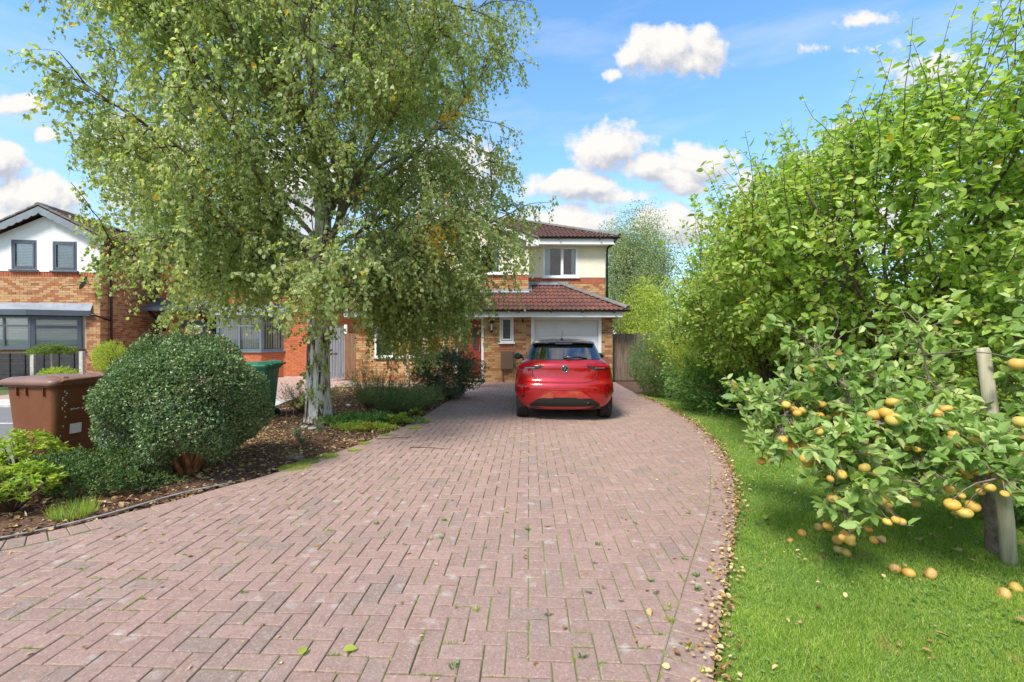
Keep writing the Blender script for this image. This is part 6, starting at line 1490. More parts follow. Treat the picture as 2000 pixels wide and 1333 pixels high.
single_limbs(apple, mains, [np.linspace(.032, .006, 14) if i < 6 else np.linspace(.013, .004, 14) for i in range(len(mains))], B_APPLE)
sp, sr_, LP, LD, LN = [], [], [], [], []
for bi, P in enumerate(mains):
    for k in range(2, 14):
        for _ in range(8 if bi < 5 else 5 if bi in (9, 10, 11, 12) else 5 if bi in (5, 8) else 2):
            v = rv(1)[0]; v[2] = abs(v[2]) * .8 - .25; T = grow(P[k], v, ag.uniform(.10, .34), 5, .16, .0, ag)
            if T[-1, 2] < .42 or T[-1, 1] < 2.05: continue
            sp.append(T); sr_.append(np.linspace(.004, .0018, 6)); n = int(ag.integers(6, 12)); s_ = ag.uniform(.2, 1, n) * 5; i0 = np.minimum(s_.astype(int), 4); f = (s_ - i0)[:, None]
            q = T[i0] * (1 - f) + T[i0 + 1] * f; tt = unit(T[i0 + 1] - T[i0]); d = unit(tt * .6 + ag.normal(size=(n, 3)) * .65 + np.array([0, 0, .05])); LP.append(q); LD.append(d); LN.append(unit(ag.normal(size=(n, 3)) * .5 + np.array([-.1, -.35, 1.0])))
AF = [(px_, py_, dd, r_) for (px_, py_, dd, r_) in (
 (1536, 791, 2.95, .031), (1552, 800, 2.98, .029), (1558, 808, 2.92, .030), (1568, 802, 2.95, .029), (1577, 783, 3.1, .028), (1606, 790, 3.0, .031), (1530, 860, 2.85, .034), (1529, 877, 2.86, .029), (1545, 838, 2.95, .030), (1600, 844, 2.9, .033),
 (1576, 897, 2.72, .040), (1579, 905, 2.78, .036), (1628, 975, 2.62, .034), (1627, 872, 2.95, .031), (1620, 900, 3.1, .028), (1708, 812, 2.75, .044), (1732, 808, 2.7, .045), (1746, 820, 2.66, .047), (1744, 786, 2.8, .044), (1742, 842, 2.8, .040),
 (1712, 852, 2.9, .036), (1722, 868, 2.85, .040), (1735, 882, 2.9, .036), (1748, 887, 2.8, .040), (1830, 808, 2.75, .040), (1849, 799, 2.75, .036), (1808, 832, 2.8, .036), (1815, 828, 2.9, .034), (1720, 976, 2.6, .045), (1733, 985, 2.66, .040),
 (1862, 987, 2.45, .042), (1886, 1003, 2.5, .043), (1902, 990, 2.55, .040), (1932, 918, 2.5, .042), (1957, 932, 2.45, .044), (1912, 920, 2.55, .038), (1988, 712, 2.4, .044), (1996, 825, 2.5, .044), (1935, 851, 2.9, .028), (1658, 805, 3.0, .030), (1640, 812, 3.05, .028), (1790, 985, 3.2, .032), (1565, 790, 3.1, .027), (1770, 968, 3.3, .028), (1757, 972, 3.3, .026))]
AFP = [(Vector(((u - 1000) / 900 * d, d, CAMZ - (v - 660) / 900 * d)), r_) for (u, v, d, r_) in AF]
for bi in (0, 1, 2, 4, 0, 1, 2, 4, 9, 10, 11, 12, 3):          # clusters of two to four under the spreading limbs
    for k in ag.integers(5, 13, 4):
        c = mains[bi][k] + ag.normal(size=3) * np.array([.07, .10, .03]) - np.array([0, .04, .10])
        for _ in range(int(ag.integers(1, 4))): AFP.append((Vector(c + ag.normal(size=3) * np.array([.035, .03, .022])), float(ag.uniform(.022, .034))))
LP, LD, LN = map(np.concatenate, (LP, LD, LN))
fp = np.array([list(p) for p, _ in AFP]); ctr = LP + LD * .035
k = np.array([np.min(np.linalg.norm(fp - c, axis=1)) for c in ctr]) > .052; LP, LD, LN = LP[k], LD[k], LN[k]
Ls = ag.uniform(.045, .09, len(LP)); print('apple leaves', len(LP))
LEAF_APPLE = (np.array([[0, 0, 0], [.12, 0, -.01], [.35, -.42, .13], [.72, -.40, .06], [1, 0, -.16], [.72, .40, .09], [.35, .42, .15]]), np.array([[0, 1, 1, 1]]))
foliage(apple, LP, LD, LN, Ls, Ls * .58, LEAF_OVAL, L_APPLE)
wood(apple, 'spurs', sp, sr_, B_APPLE, 4, kind='stuff')
def apple_mesh(mat, sq=.86):
    m_ = MB(); m_.smooth = True; prof = []
    for i in range(15):
        t = PI * i / 14; r = math.sin(t) * (1 + .06 * math.cos(t)); z = math.cos(t) * sq
        dimple = .20 * math.exp(-(math.sin(t) / .28) ** 2); z -= dimple * (1 if t < PI / 2 else -1); prof.append((max(r, .001), z))
    m_.lathe(prof, 20); return m_.mesh('apple', mat)
AM = apple_mesh(A_GOLD); AB = apple_mesh(A_BRUISE, .8)
st_ = MB(); st_.tube([(0, 0, .6), (.06, .0, 1.0), (.1, 0, 1.35)], .045, 5); STM = st_.mesh('stalk', B_TWIG)
# fruit hangs from the branches: x, y, z, radius
for (p, r_) in AFP:
    o = link('apple', AM, apple); o.location = p - Vector(AP); r_ *= .88; o.scale = (r_, r_, r_ * random.uniform(.88, 1.05)); o.rotation_euler = (random.gauss(0, .35), random.gauss(0, .35), random.uniform(0, 6))
    # the spur it hangs from, reaching to the nearest branch
    allp = np.concatenate(mains); q = allp[np.argmin(np.linalg.norm(allp - np.array(p) - np.array([0, 0, .1]), axis=1))]; a = np.array(p) + np.array([0, 0, r_ * .7]); mid = (a + q) / 2 + np.array([0, 0, .03])
    wood(apple, 'fruit_stalk', [np.array([a, (a + mid) / 2 + np.array([0, 0, .01]), mid, q])], [np.array([.0022, .003, .0035, .005])], B_APPLE, 5)
stk = thing('wooden_stake', (3.17, 2.92, 0), 'weathered round wooden stake leaning beside the apple trunk', 'stake')
m_ = MB(); m_.smooth = True; m_.tube([(0, 0, -.1), (-.02, .01, .3), (-.055, .05, .8), (-.09, .09, 1.36), (-.092, .092, 1.385)], [.040, .040, .0385, .036, .028], 14); o = m_.build('post', B_STAKE, stk)
# windfalls on the lawn
WF = [(1568, 1043, .030, 0), (1650, 1046, .033, 0), (1637, 1058, .036, 0), (1656, 1083, .031, 0), (1664, 1062, .031, 0), (1640, 1077, .033, 1), (1600, 1031, .030, 1), (1622, 1034, .028, 1), (1664, 1033, .032, 0), (1698, 1036, .030, 0), (1709, 1057, .030, 0), (1724, 1056, .031, 0), (1750, 1114, .033, 1), (1778, 1123, .034, 0), (1821, 1125, .037, 1), (1965, 1165, .036, 1), (1988, 1152, .033, 0), (1868, 1005, .028, 0), (1545, 1056, .022, 1), (1740, 1000, .028, 0)]
desc = ['leftmost golden windfall apple alone on the grass', 'golden windfall apple above the middle of the heap', 'large golden windfall apple left in the heap', 'lowest golden windfall apple of the heap', 'golden windfall apple touching the upper right of the heap', 'bruised windfall apple at the lower left of the heap',
        'bruised windfall apple under the hanging shoot', 'small brownish windfall apple beside the hanging shoot', 'golden windfall apple just under the lowest leaves', 'lone golden windfall apple right of the hanging shoot', 'left windfall apple of the touching pair', 'right windfall apple of the touching pair',
        'bruised windfall apple below the touching pair', 'golden windfall apple between two bruised ones in the near grass', 'brown-flecked windfall apple nearest the middle of the near grass', 'bruised windfall apple near the right edge of the lawn', 'golden windfall apple at the right edge of the lawn', 'golden windfall apple in the shade by the trunk', 'tiny bruised windfall apple at the lawn side of the paving', 'golden windfall apple in the shade below the crown']
for (u, v, r_, k), ds in zip(WF, desc):
    d = 900 * (CAMZ - .015) / (v - 660 + 3); x = (u - 1000) / 900 * d; o = link('windfall_apple', AB if k else AM); o.location = (x, d, r_ * .72 + .004); o.scale = (r_,) * 3; o.rotation_euler = (random.uniform(-1.4, 1.4), random.uniform(-1.2, 1.2), random.uniform(0, 6)); tag(o, ds, 'apple', 'windfall apples on the grass')
# ------------------------------------------------------------ small planting, litter, grass
def at(u, v, h=0): d = 900 * (CAMZ - h) / (v - 660 + 0.0); return ((u - 1000) / 900 * d, d)
def tuft(name, loc, label, cat, n, h, spread, wd, mat, lean=.5, group=None, seed=1, tpl=LEAF_LONG):
    rg = np.random.default_rng(seed); t = thing(name, (loc[0], loc[1], loc[2] if len(loc) > 2 else 0), label, cat, group); L0 = np.array(t.location)
    a = rg.uniform(0, 2 * PI, n); r = rg.uniform(0, 1, n) ** .5 * spread; P = L0 + np.stack([np.cos(a) * r, np.sin(a) * r, np.zeros(n)], 1)
    D = np.stack([np.cos(a) * lean * rg.uniform(.2, 1, n), np.sin(a) * lean * rg.uniform(.2, 1, n), np.ones(n)], 1); N = unit(np.stack([np.cos(a), np.sin(a), np.full(n, .6)], 1) + rg.normal(size=(n, 3)) * .3)
    foliage(t, P, D, N, rg.uniform(.5, 1.1, n) * h, wd, tpl, mat, singles=0); return t
# topiary in front of the white house
def topiary(loc, R, zc, label, h0):
    t = shrub('topiary_shrub', loc, label, 'shrub', R, zc, 5200, .05, .4, L_PRIV if False else L_LIME, lump=.16, shell=.3, stems=0, cluster=4, seed=int(abs(loc[0]) * 100), bottom=-.35)
    m_ = MB(); m_.smooth = True; m_.tube([(0, 0, -.05), (.02, 0, zc * .5), (0, .0, zc)], [.028, .024, .02], 8); m_.build('stem', B_DEAD, t); return t
L_TOP = leafmat('topiary_leaf', [(0, (.10, .17, .04)), (.6, (.18, .25, .07)), (1, (.30, .35, .12))], .3, None, .5, .35, patch=4)
_l = L_LIME; L_LIME = L_TOP
topiary((-13.0, 13.0, 0), (.52, .4, .17), 1.06, 'umbrella-shaped clipped shrub on a thin stem in front of the black fence', .9)
topiary((-15.2, 13.0, 0), (.5, .4, .17), 1.02, 'umbrella-shaped clipped shrub at the left edge of the view', .9)
L_LIME = _l
shrub('low_shrub', (-12.2, 12.4, 0), 'low spreading yellow-green shrub under the umbrella-shaped one', 'shrub', (.5, .35, .22), .42, 3000, .05, .45, L_LIME, lump=.2, shell=.3, stems=4, cluster=4, seed=41)
shrub('round_shrub', (-11.25, 12.9, 0), 'pale round shrub with yellow top near the corner of the white gabled house', 'shrub', (.42, .4, .45), .88, 5200, .045, .45, L_LIME, lump=.12, shell=.35, stems=4, cluster=4, seed=42)
# front-left bed: pieris-like shrubs and dark ground shrub
def whorls(name, loc, label, R, zc, nwh, L_, mat, seed):
    rg = np.random.default_rng(seed); t = thing(name, loc, label, 'shrub'); loc_ = np.array(loc, float); v = rg.normal(size=(nwh, 3)); v[:, 2] = np.abs(v[:, 2]) * .9 - .1; v = unit(v); C = loc_ + np.array([0, 0, zc]) + v * np.array(R) * (rg.uniform(.45, 1, nwh) ** .5)[:, None]; C = C[C[:, 2] > .02]
    LP, LD, LN, st = [], [], [], []
    for c in C:
        ax = unit((c - loc_ - np.array([0, 0, -.3]))[None])[0] * .7 + rg.normal(size=3) * .2 + np.array([0, 0, .35]); ax /= np.linalg.norm(ax); s_ = np.cross(ax, [.3, .8, .1]); s_ /= np.linalg.norm(s_); b2 = np.cross(ax, s_)
        n = int(rg.integers(8, 14)); a = np.arange(n) * 2.4; rd = s_ * np.cos(a)[:, None] + b2 * np.sin(a)[:, None]; f = rg.uniform(.05, .8, n)[:, None]
        LP.append(c + ax * (rg.uniform(-.03, .02, n))[:, None]); LD.append(unit(rd * (1 - f * .5) + ax * f)); LN.append(unit(np.broadcast_to(ax, (n, 3)) + rg.normal(size=(n, 3)) * .3)); st.append(np.array([loc_ + (c - loc_) * .1, loc_ + (c - loc_) * .55 + np.array([0, 0, .03]), c]))
    LP, LD, LN = map(np.concatenate, (LP, LD, LN)); Ls = rg.uniform(.7, 1.15, len(LP)) * L_; foliage(t, LP, LD, LN, Ls, Ls * .38, LEAF_OVAL, mat, singles=200)
    wood(t, 'stems', st, [np.array([.005, .004, .002])] * len(st), B_TWIG, 4, kind='stuff'); return t
whorls('lime_shrub', (-4.95, 4.62, 0), 'lime-yellow leafy shrub in front of the brown bin at far left', (.40, .3, .24), .26, 110, .062, L_LIME, 51)
whorls('lime_shrub', (-4.12, 3.78, 0), 'bright lime leafy shrub at the lower left corner of the bed', (.36, .28, .22), .20, 110, .058, L_LIME, 52)
whorls('lime_plant', (-4.05, 4.95, 0), 'small pale rosette plant beside the foot of the brown bin', (.08, .08, .05), .22, 6, .06, L_GREYG, 53)
shrub('ground_shrub', (-4.0, 4.32, 0), 'low dark green spreading shrub with tiny leaves in front of the brown bin', 'shrub', (.68, .36, .24), .12, 16000, .026, .6, L_GEUM, lump=.3, shell=.3, stems=4, cluster=5, seed=54, bottom=-.2)
shrub('ground_shrub', (-3.75, 4.50, 0), 'thin reddish-green creeping growth between the low dark shrub and the clipped one', 'shrub', (.35, .2, .09), .03, 3000, .028, .6, L_GEUM, lump=.3, shell=.2, stems=2, cluster=5, seed=55, bottom=-.1)
tuft('grass_tuft', (-3.55, 3.72, 0), 'tuft of fine grass at the foot of the lime shrub', 'grass', 420, .15, .13, .004, L_GRASS, .9, seed=56)
whorls('seedling', (-3.62, 4.95, 0), 'small fresh green seedling by the bed edging', (.09, .09, .05), .1, 7, .06, L_LIME, 57)
# around the birch
def wisps(name, loc, label, R, zc, n, L_, mat, seed, cat='shrub', wd=.12):
    """upright wiry plants: many thin stems with tiny leaves"""
    rg = np.random.default_rng(seed); t = thing(name, loc, label, cat); l0 = np.array(loc, float); ps, LP, LD, LN = [], [], [], []
    for i in range(n):
        a = rg.uniform(0, 2 * PI); q = rg.uniform(0, 1) ** .5; p = l0 + np.array([math.cos(a) * R[0] * q * .45, math.sin(a) * R[1] * q * .45, 0]); d = np.array([math.cos(a) * R[0] * q, math.sin(a) * R[1] * q, zc * rg.uniform(.7, 1.1)]); T = grow(p, d, np.linalg.norm(d), 6, .10, 0, rg); ps.append(T)
        m_ = 34; s_ = rg.uniform(.15, 1, m_) * 6; i0 = np.minimum(s_.astype(int), 5); f = (s_ - i0)[:, None]; x = T[i0] * (1 - f) + T[i0 + 1] * f; tt = unit(T[i0 + 1] - T[i0]); LP.append(x + rg.normal(size=(m_, 3)) * .012); LD.append(unit(tt + rg.normal(size=(m_, 3)) * .6)); LN.append(rv(m_))
    LP, LD, LN = map(np.concatenate, (LP, LD, LN)); foliage(t, LP, LD, LN, rg.uniform(.6, 1.3, len(LP)) * L_, L_ * wd * 2, LEAF_LONG, mat, singles=0); wood(t, 'stems', ps, [np.linspace(.003, .001, 7)] * len(ps), B_TWIG, 3, kind='stuff'); return t
wisps('heather', (-3.95, 9.0, 0), 'bronze-green heather to the left of the birch trunk', (.45, .4, .5), .55, 170, .035, L_HEATH, 61)
wisps('heather', (-2.75, 9.4, 0), 'tall olive heather to the right of the birch trunk', (.5, .45, .7), .80, 220, .035, L_HEATH, 62)
wisps('feathery_plant', (-2.20, 8.8, 0), 'grey-green feathery plant arching towards the drive', (.6, .45, .5), .55, 220, .045, L_FERN, 63)
wisps('feathery_plant', (-1.95, 9.6, 0), 'smaller feathery plant nearer the house', (.4, .35, .4), .42, 110, .045, L_FERN, 64)
shrub('groundcover', (-2.55, 7.75, 0), 'patch of low green groundcover to the right of the birch foot', 'groundcover', (.72, .34, .12), .03, 6500, .045, .55, L_PRIV, lump=.35, shell=.2, stems=0, cluster=5, seed=65, bottom=0)
shrub('groundcover', (-2.35, 7.25, 0), 'straggling yellowish groundcover at the drive edge', 'groundcover', (.45, .22, .07), .02, 2600, .04, .5, L_YEL, lump=.35, shell=.2, stems=0, cluster=5, seed=66, bottom=0)
whorls('hosta', (-1.95, 7.75, 0), 'lime-green broad-leaved plant near the drive edge', (.22, .16, .09), .05, 22, .10, L_LIME, 67)
whorls('hosta', (-1.80, 8.4, 0), 'small lime plant behind the broad-leaved one', (.14, .1, .07), .05, 9, .08, L_LIME, 68)
for i, (x, y, h, lb) in enumerate(((-2.93, 6.25, .32, 'tall grey-green spurge with red stem in front of the birch'), (-2.70, 6.45, .42, 'grey-green spurge rosette nearest the birch trunk'), (-2.78, 6.08, .16, 'short grey-green spurge clump at the front'))):
    rg = np.random.default_rng(70 + i); t = thing('spurge', (x, y, 0), lb, 'plant'); ps = [grow((x, y, 0), (rg.normal() * .15, rg.normal() * .15, 1), h * rg.uniform(.6, 1), 6, .05, 0, rg) for _ in range(5)]; LP, LD, LN = [], [], []
    for T in ps:
        n = 60; f = rg.uniform(.55, 1, n) * 6; i0 = np.minimum(f.astype(int), 5); LP.append(T[i0]); a = rg.uniform(0, 6.3, n); LD.append(unit(np.stack([np.cos(a), np.sin(a), rg.uniform(-.1, .8, n)], 1))); LN.append(unit(rg.normal(size=(n, 3)) * .3 + np.array([0, 0, 1])))
    foliage(t, *map(np.concatenate, (LP, LD, LN)), .05, .010, LEAF_LONG, L_GREYG, singles=0); wood(t, 'stems', ps, [np.linspace(.005, .003, 7)] * 5, B_BUSH, 5, kind='stuff')
# bare stems and small things in the bed
for i, (u, v, h, ln) in enumerate(((787, 805, .30, .04), (795, 802, .42, .1), (820, 800, .22, .0), (571, 845, .5, .02), (560, 830, .35, -.02))):
    x, y = at(u, v); t = thing('dead_stem', (x, y, 0), ['pale dead stem standing in the bed', 'longer leaning pale dead stem in the bed', 'short pale dead stem by the garden lamp', 'tall thin reddish stem by the spurge', 'thin reddish stem left of the spurge'][i], 'stem', 'bare stems in the bed')
    wood(t, 'stem', [np.array([(x, y, -.02), (x + ln * .5, y, h * .5), (x + ln, y + .01, h)])], [np.array([.009, .008, .005]) if i < 3 else np.array([.004, .004, .002])], B_DEAD if i < 3 else B_BUSH, 6)
x, y = at(803, 803); t = thing('garden_lamp', (x, y, 0), 'tiny square solar lamp standing in the bed near the dark evergreen', 'lamp')
m_ = MB(); m_.box(-.012, .012, -.012, .012, -.03, .06); m_.build('spike', M_BLACK, t); m_ = MB(); m_.box(-.03, .03, -.03, .03, .06, .13); m_.build('lens', M_LABEL, t, .004); m_ = MB(); m_.box(-.045, .045, -.045, .045, .131, .15); m_.build('cap', M_BLACK, t, .005)
x, y = at(770, 772); t = thing('drain_cover', (x, y, 0), 'small dark round pot in the bed in front of the house', 'pot'); m_ = MB(); m_.smooth = True; m_.lathe([(.001, 0), (.10, 0), (.12, .14), (.13, .16), (.11, .16), (.10, .06), (.001, .06)], 20); m_.build('pot', C_PLAS, t); t.name = 'plant_pot'
for i, (u, v, s_, mm_, lb) in enumerate(((594, 838, .05, M_KERB, 'pale blue-white stone at the foot of the birch'), (610, 842, .06, M_CONC, 'cream stone beside the white one'), (625, 838, .07, M_RIDGE, 'dark stone touching the trunk foot'), (680, 795, .05, M_LABEL, 'small white stone behind the trunk'), (575, 900, .09, B_WEATH, 'fallen piece of pale bark in the mulch'))):
    x, y = at(u, v); rg = random.Random(i); m_ = MB(); m_.ball((0, 0, 0), s_, 12, 8, (1.2, .8, .55)); m_.v = [(a * (1 + rg.uniform(-.12, .12)), b_ * (1 + rg.uniform(-.12, .12)), c_ * (1 + rg.uniform(-.12, .12))) for a, b_, c_ in m_.v]; o = link('stone' if i < 4 else 'bark_piece', m_.mesh('stone', mm_)); o.location = (x, y, .03); tag(o, lb, 'stone' if i < 4 else 'bark')
# cordyline left of the door
x, y = -1.95, 12.35; t = thing('cordyline', (x, y, 0), 'palm-like plant with yellowing drooping sword leaves beside the front door', 'plant'); rg = np.random.default_rng(81)
stems = [grow((x, y, 0), (.05, 0, 1), 2.05, 8, .03, 0, rg), grow((x - .9, y + .4, 0), (-.05, 0, 1), 1.25, 8, .03, 0, rg)]; wood(t, 'stem', [stems[0]], [np.linspace(.05, .035, 9)], B_DEAD, 8); wood(t, 'stem', [stems[1]], [np.linspace(.04, .03, 9)], B_DEAD, 8)
LP, LD, LN = [], [], []
for T, n in ((stems[0], 120), (stems[1], 90)):
    a = rg.uniform(0, 6.3, n); e = rg.uniform(-.9, .9, n); d0_ = np.stack([np.cos(a), np.sin(a), e], 1)
    for s_ in range(3):
        pass
    p = np.repeat(T[-1][None], n, 0); d = unit(d0_); seg = .2
    for s_ in range(3):
        LP.append(p.copy()); LD.append(d.copy()); LN.append(unit(np.array([0, 0, 1.]) + rg.normal(size=(n, 3)) * .2)); p = p + d * seg * .92; d = unit(d + np.array([0, 0, -.5]))
foliage(t, *map(np.concatenate, (LP, LD, LN)), .21, .034, LEAF_LONG, L_CORD, singles=0)
# flower basket and red flowers at the red brick house
for (x, y, z, mt, lb) in ((-11.55, 16.75, 1.65, L_FLW, 'hanging basket of white flowers by the bay window of the red brick house'), (-12.2, 16.9, 1.55, L_FLR, 'red flowers beside the porch of the red brick house')):
    t = thing('hanging_basket', (x, y, z), lb, 'flower basket'); m_ = MB(); m_.smooth = True; m_.lathe([(.001, -.16), (.10, -.12), (.16, 0), (.17, .01)], 16); m_.build('basket', B_BROWN, t); m_ = MB(); m_.tube([(0, 0, 0), (0, 0, .75)], .006, 5); m_.build('chain', M_BLACK, t)
    rg = np.random.default_rng(5); n = 700; v = rv(n); P = np.array([x, y, z + .08]) + v * np.array([.22, .2, .15]); foliage(t, P, v, unit(v + rg.normal(size=(n, 3)) * .3), .05, .04, LEAF_KITE, mt, 'flowers', singles=0); P = np.array([x, y, z - .05]) + v * np.array([.2, .2, .2]); foliage(t, P, v, v, .05, .03, LEAF_KITE, L_PRIV, 'foliage', singles=0)
# thin climber on the wall left of the window
t = thing('climber', (-4.75, 14.8, 0), 'thin bare climbing plant against the brick left of the window', 'plant'); rg = np.random.default_rng(91); ps = [grow((-4.75 + rg.normal() * .1, 14.8, 0), (rg.normal() * .25, 0, 1), rg.uniform(1.0, 1.8), 9, .12, 0, rg) for _ in range(7)]; wood(t, 'stems', ps, [np.linspace(.006, .002, 10)] * 7, B_TWIG, 4, kind='stuff')
n = 260; k = rg.integers(0, 7, n); P = np.array([ps[a][rg.integers(2, 10)] for a in k]) + rg.normal(size=(n, 3)) * .05; foliage(t, P, rv(n), rv(n), .045, .03, LEAF_KITE, L_PRIV, singles=0)

# litter: bark chips and dead leaves over the bed
rg = np.random.default_rng(101)
def scatter_bed(n, cond=None, ymin=2.0, ymax=13.3):
    out = []
    while len(out) < n:
        y = ymin + (ymax - ymin) * rg.uniform() ** 1.35; x = rg.uniform(-6.5 if y < 5.3 else -5.0, -1.2)
        if x < XL(y) - .01 and inpoly(x, y, bedpoly): out.append((x, y, max(bedh(x, y), 0) + .006))
    return np.array(out)
P = scatter_bed(30000); n = len(P); D = unit(rg.normal(size=(n, 3)) * np.array([1, 1, .25])); N = unit(rg.normal(size=(n, 3)) * .45 + np.array([0, 0, 1])); Ls = rg.uniform(.02, .055, n)
V, F = leaf_geo(P, D, N, Ls, Ls * rg.uniform(.25, .5, n), LEAF_KITE); o = link('bark_mulch', np_mesh('bark_mulch', V, F, L_CHIP)); tag(o, 'brown bark mulch covering the garden bed', 'mulch', kind='stuff')
P = scatter_bed(6500); n = len(P); D = unit(rg.normal(size=(n, 3)) * np.array([1, 1, .3])); N = unit(rg.normal(size=(n, 3)) * .4 + np.array([0, 0, 1])); Ls = rg.uniform(.03, .06, n)
V, F = leaf_geo(P, D, N, Ls, Ls * .7, LEAF_OVAL); o = link('fallen_leaves', np_mesh('fallen_leaves', V, F, L_DROP)); tag(o, 'dry fallen leaves scattered over the bed', 'leaves', kind='stuff')
# leaf drift between lawn and drive, stray leaves on lawn and drive
y = 1.3 + 10.2 * rg.uniform(0, 1, 2500) ** 1.0; cl_ = .55 + .45 * np.sin(y * 5.3) * np.sin(y * 2.1 + 1); off = np.abs(rg.normal(size=2500)) * .045 * (.4 + cl_) * np.where(rg.random(2500) < .4, -1.7, 1.0) + .02
x = np.array([XR(a) for a in y]) + off - .03; P = np.stack([x, y, np.full(2500, .02) + rg.uniform(0, .018, 2500)], 1)
y2 = rg.uniform(1.8, 9, 620); x2 = np.array([XR(a) for a in y2]) + rg.uniform(.1, 2.6, 620); P = np.concatenate([P, np.stack([x2, y2, np.full(620, .035)], 1)])
y3 = 1.7 + 11 * rg.uniform(0, 1, 330) ** 1.4; x3 = np.array([XL(max(a, 3.0)) + (XR(a) - XL(max(a, 3.0))) * rg.uniform(0, 1) for a in y3]); P = np.concatenate([P, np.stack([x3, y3, np.full(330, TOP + .006)], 1)])
n = len(P); D = unit(rg.normal(size=(n, 3)) * np.array([1, 1, .25])); N = unit(rg.normal(size=(n, 3)) * .28 + np.array([0, 0, 1])); Ls = rg.uniform(.012, .036, n)
V, F = leaf_geo(P, D, N, Ls, Ls * .72, LEAF_OVAL); o = link('fallen_leaves', np_mesh('fallen_leaves', V, F, L_DROP)); tag(o, 'tan birch leaves drifted along the edge between paving and lawn', 'leaves', kind='stuff')
# a few large fallen leaves one can pick out
V1, F1 = leaf_geo(np.zeros((1, 3)), np.array([[1., 0, 0]]), np.array([[0, 0, 1.]]), [1.], [.62], LEAF_OVAL); lm = np_mesh('leaf', V1, F1, L_DROP, True); lmy = np_mesh('leaf', V1, F1, L_YEL, True)
for (u, v, s_, lb) in ((668, 1284, .065, 'pale yellow leaf lying on the near paving'), (580, 1293, .05, 'small yellowish leaf left of the pale one on the near paving'), (1498, 1018, .075, 'curled brown and yellow leaf standing in the grass near the drive'), (1715, 1062, .09, 'brown leaf right of the windfall apples'), (1800, 1070, .08, 'tan leaf in the grass in front of the shade'), (1880, 1093, .10, 'long tan leaf near the foot of the stake'), (1790, 1020, .10, 'dark red leaf in the shade of the apple tree'), (1597, 1027, .08, 'dark red leaf beside the hanging shoot'), (1860, 1268, .06, 'tan leaf in the near grass'), (1985, 1225, .06, 'dry leaf at the right edge of the lawn'), (706, 968, .05, 'cream leaf on the middle of the paving'), (1268, 1200, .05, 'tan leaf on the paving right of centre')):
    x, y = at(u, v); o = link('fallen_leaf', lm if 'yellow' not in lb else lmy); o.location = (x, y, .026 if x < XR(y) else .045); o.scale = (s_,) * 3; o.rotation_euler = (random.gauss(0, .25), random.gauss(-.1, .2), random.uniform(0, 6)); tag(o, lb, 'leaf', 'fallen leaves one can pick out')
# twigs on the paving
tw = [grow((at(800, 877)[0], at(800, 877)[1], .018), (1, .15, 0), .62, 9, .12, 0, rg), grow((at(735, 800 + 60)[0], at(735, 860)[1], .018), (1, .2, 0), .5, 8, .14, 0, rg)]
for T, lb in zip(tw, ('thin crooked twig lying on the paving to the right of the mound', 'thin twig at the bed edge pointing over the paving')): T[:, 2] = .018; t = thing('twig', tuple(T[0]), lb, 'twig', 'twigs on the paving'); wood(t, 'twig_stem', [T], [np.linspace(.005, .002, len(T))], B_TWIG, 5)
# weeds in the joints
WE = [(640, 1040), (868, 1020), (1345, 1007), (1308, 1190), (1360, 1130), (1338, 1097), (1310, 1217), (1168, 1068), (1362, 1157), (1390, 1123), (1272, 1140), (885, 1310), (930, 1198), (860, 1055), (1030, 1038), (1348, 1272), (475, 1163), (1135, 1290), (990, 1005), (735, 1027), (1240, 1026), (1376, 1320)]
WL = ['tiny weed on the left of the paving above the dark stained blocks', 'weed in a joint left of the middle of the paving', 'weed near the right edge course, farthest of the right-hand group', 'largest leafy weed beside the right edge joint', 'weed touching the right edge course joint', 'weed between two white lichen patches near the right edge', 'star-shaped weed below the largest leafy weed', 'lone weed right of the middle of the paving',
      'small dark weed on the right edge course', 'weed on the edge course near the leaf drift', 'weed in a vertical joint halfway down on the right', 'yellowish grassy weed at the bottom of the view near centre', 'weed in a long mossy joint at lower centre', 'small weed beside a white lichen spot left of centre', 'weed at the middle of the paving beside pale spots', 'green weed on the edge course at lower right', 'fresh green weed on the left half of the near paving',
      'weed in the near paving right of the grassy one', 'farthest tiny weed in the centre of the paving', 'thin weed at left centre where blocks are greyest', 'weed among scattered leaves right of centre', 'weed at the bottom right corner of the paving']
for i, (u, v) in enumerate(WE):
    x, y = at(u, v); tuft('weed', (x, y, TOP), WL[i], 'weed', int(random.uniform(14, 34)), random.uniform(.018, .034), .012, .007, L_PRIV if i % 3 else L_YEL, 1.6, 'weeds in the paving joints', 200 + i)
# moss and grass along the bed edge of the drive
for i, (u, v, s_) in enumerate(((575, 915, .16), (640, 893, .12), (712, 868, .08), (755, 852, .08), (690, 882, .07), (600, 905, .12), (810, 838, .10), (830, 826, .09))):
    x, y = at(u, v); tuft('moss_patch', (x, y, .0), ['bright moss and grass patch nearest the clipped shrub', 'moss patch left of the middle of the bed edge', 'small moss tuft on the paving edge in front of the mound', 'moss tuft right of the mound at the edge', 'thin moss patch by the bed edge', 'low grass patch at the bed corner', 'grassy patch near the lime plant', 'yellow-green moss at the far bed edge'][i], 'moss', int(900 * s_ / .12), .028, s_, .006, L_GRASS if i % 2 else L_YEL, 1.0, 'moss patches along the bed edge', 300 + i)
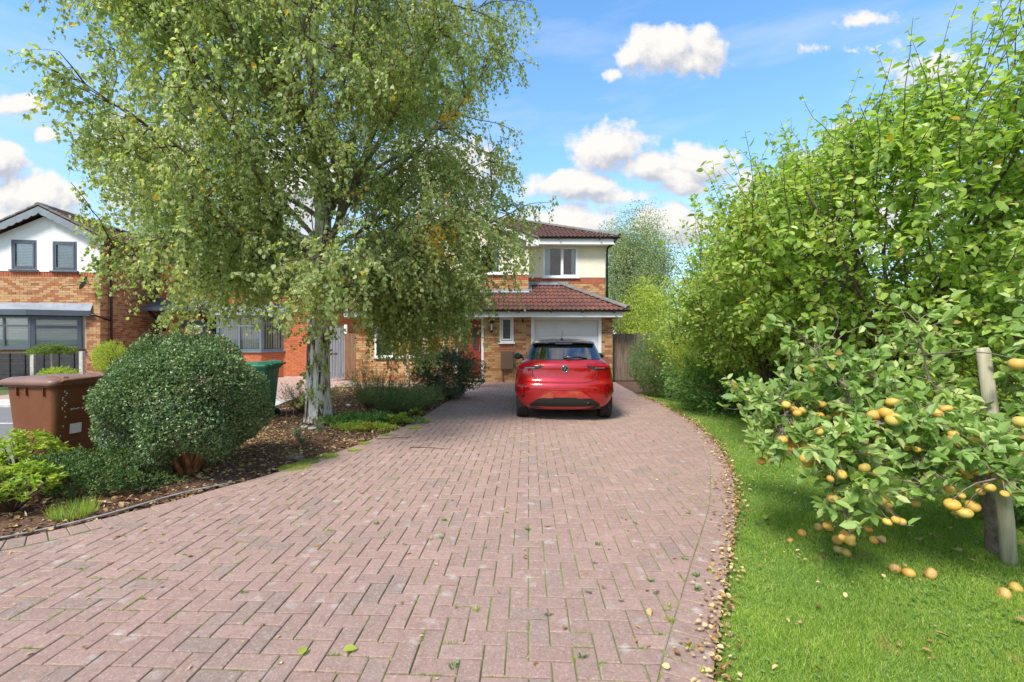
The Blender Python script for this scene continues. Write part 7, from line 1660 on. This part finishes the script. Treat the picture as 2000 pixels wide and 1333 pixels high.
# moss in joints: tiny blades along the joint lines
pts = []
for (P_, key) in pavers[:2200]:
    k = rg.integers(0, len(P_)); a, b_ = P_[k], P_[(k + 1) % len(P_)]
    cx, cy = (a[0] + b_[0]) / 2, (a[1] + b_[1]) / 2
    if math.sin(cx * 1.7 + 1) * math.sin(cy * 1.3) + rg.normal() * .5 < .1: continue
    m_ = int(rg.integers(6, 40)); f = rg.uniform(0, 1, m_) * rg.uniform(.2, 1); pts.append(np.stack([a[0] + (b_[0] - a[0]) * f, a[1] + (b_[1] - a[1]) * f, np.full(m_, .003)], 1))
P = np.concatenate(pts); P[:, :2] += rg.normal(size=(len(P), 2)) * .002; n = len(P); V, F = leaf_geo(P, unit(rg.normal(size=(n, 3)) * .6 + np.array([0, 0, 1])), rv(n), rg.uniform(.008, .017, n), .004, LEAF_KITE)
o = link('joint_moss', np_mesh('joint_moss', V, F, L_GRASS)); tag(o, 'fine moss growing along the joints of the paving', 'moss', kind='stuff')

# lawn grass: blade density falls with distance, width grows
def lawn_pts(n, y0, y1, xmax):
    y = rg.uniform(y0, y1, n); l = np.array([XR(a) for a in np.linspace(y0, y1, 200)]); xr = np.interp(y, np.linspace(y0, y1, 200), l); x = xr + .0 + rg.uniform(0, 1, n) * (xmax - xr); k = x / y < 1.25; return x[k], y[k], xr[k]
VV, FF, b0 = [], [], 0
for (n, y0, y1, xm, h, wd) in ((100000, 1.55, 2.6, 3.3, .042, .0028), (80000, 2.6, 3.8, 4.6, .042, .0035), (50000, 3.8, 5.6, 5.6, .040, .005), (25000, 5.6, 8.2, 6.2, .038, .008), (20000, 8.2, 12.0, 6.2, .036, .012)):
    x, y, xr = lawn_pts(n, y0, y1, xm); n = len(x); cl = .75 + .35 * np.sin(x * 6.3 + np.sin(y * 5)) * np.sin(y * 7.1 + np.sin(x * 4)); h_ = h * rg.uniform(.5, 1.25, n) * cl * np.clip(.35 + (x - xr) / .12, .35, 1)
    P = np.stack([x, y, np.full(n, -.003)], 1); D = unit(rg.normal(size=(n, 3)) * np.array([.42, .42, .1]) + np.array([0, 0, 1])); V, F = leaf_geo(P, D, rv(n) * np.array([1, 1, .2]), h_, wd, LEAF_LONG); VV.append(V); FF.append(F + b0); b0 += len(V)
o = link('grass', np_mesh('grass', np.concatenate(VV), np.concatenate(FF), L_GRASS)); tag(o, 'short bright green lawn grass', 'grass', kind='stuff')
x, y, xr = lawn_pts(5200, 1.6, 6.0, 4.5); n = len(x); k = (np.sin(x * 3.1) * np.sin(y * 2.7 + 1) + rg.normal(size=n) * .3) > .1; x, y = x[k], y[k]; n = len(x); a = rg.uniform(0, 6.3, n)
V, F = leaf_geo(np.repeat(np.stack([x, y, rg.uniform(.02, .034, n)], 1), 3, 0), unit(np.stack([np.cos(np.repeat(a, 3) + np.tile([0, 2.1, 4.2], n)), np.sin(np.repeat(a, 3) + np.tile([0, 2.1, 4.2], n)), np.full(3 * n, .15)], 1)), np.tile([0, 0, 1.], (3 * n, 1)), .013, .012, LEAF_KITE)
o = link('clover', np_mesh('clover', V, F, L_PRIV)); tag(o, 'clover leaves mixed into the lawn', 'clover', kind='stuff')
tris = sum(len(o.data.loops) - 2 * len(o.data.polygons) for o in S.objects if o.type == 'MESH')
print('objects', len(S.objects), 'tris', tris)
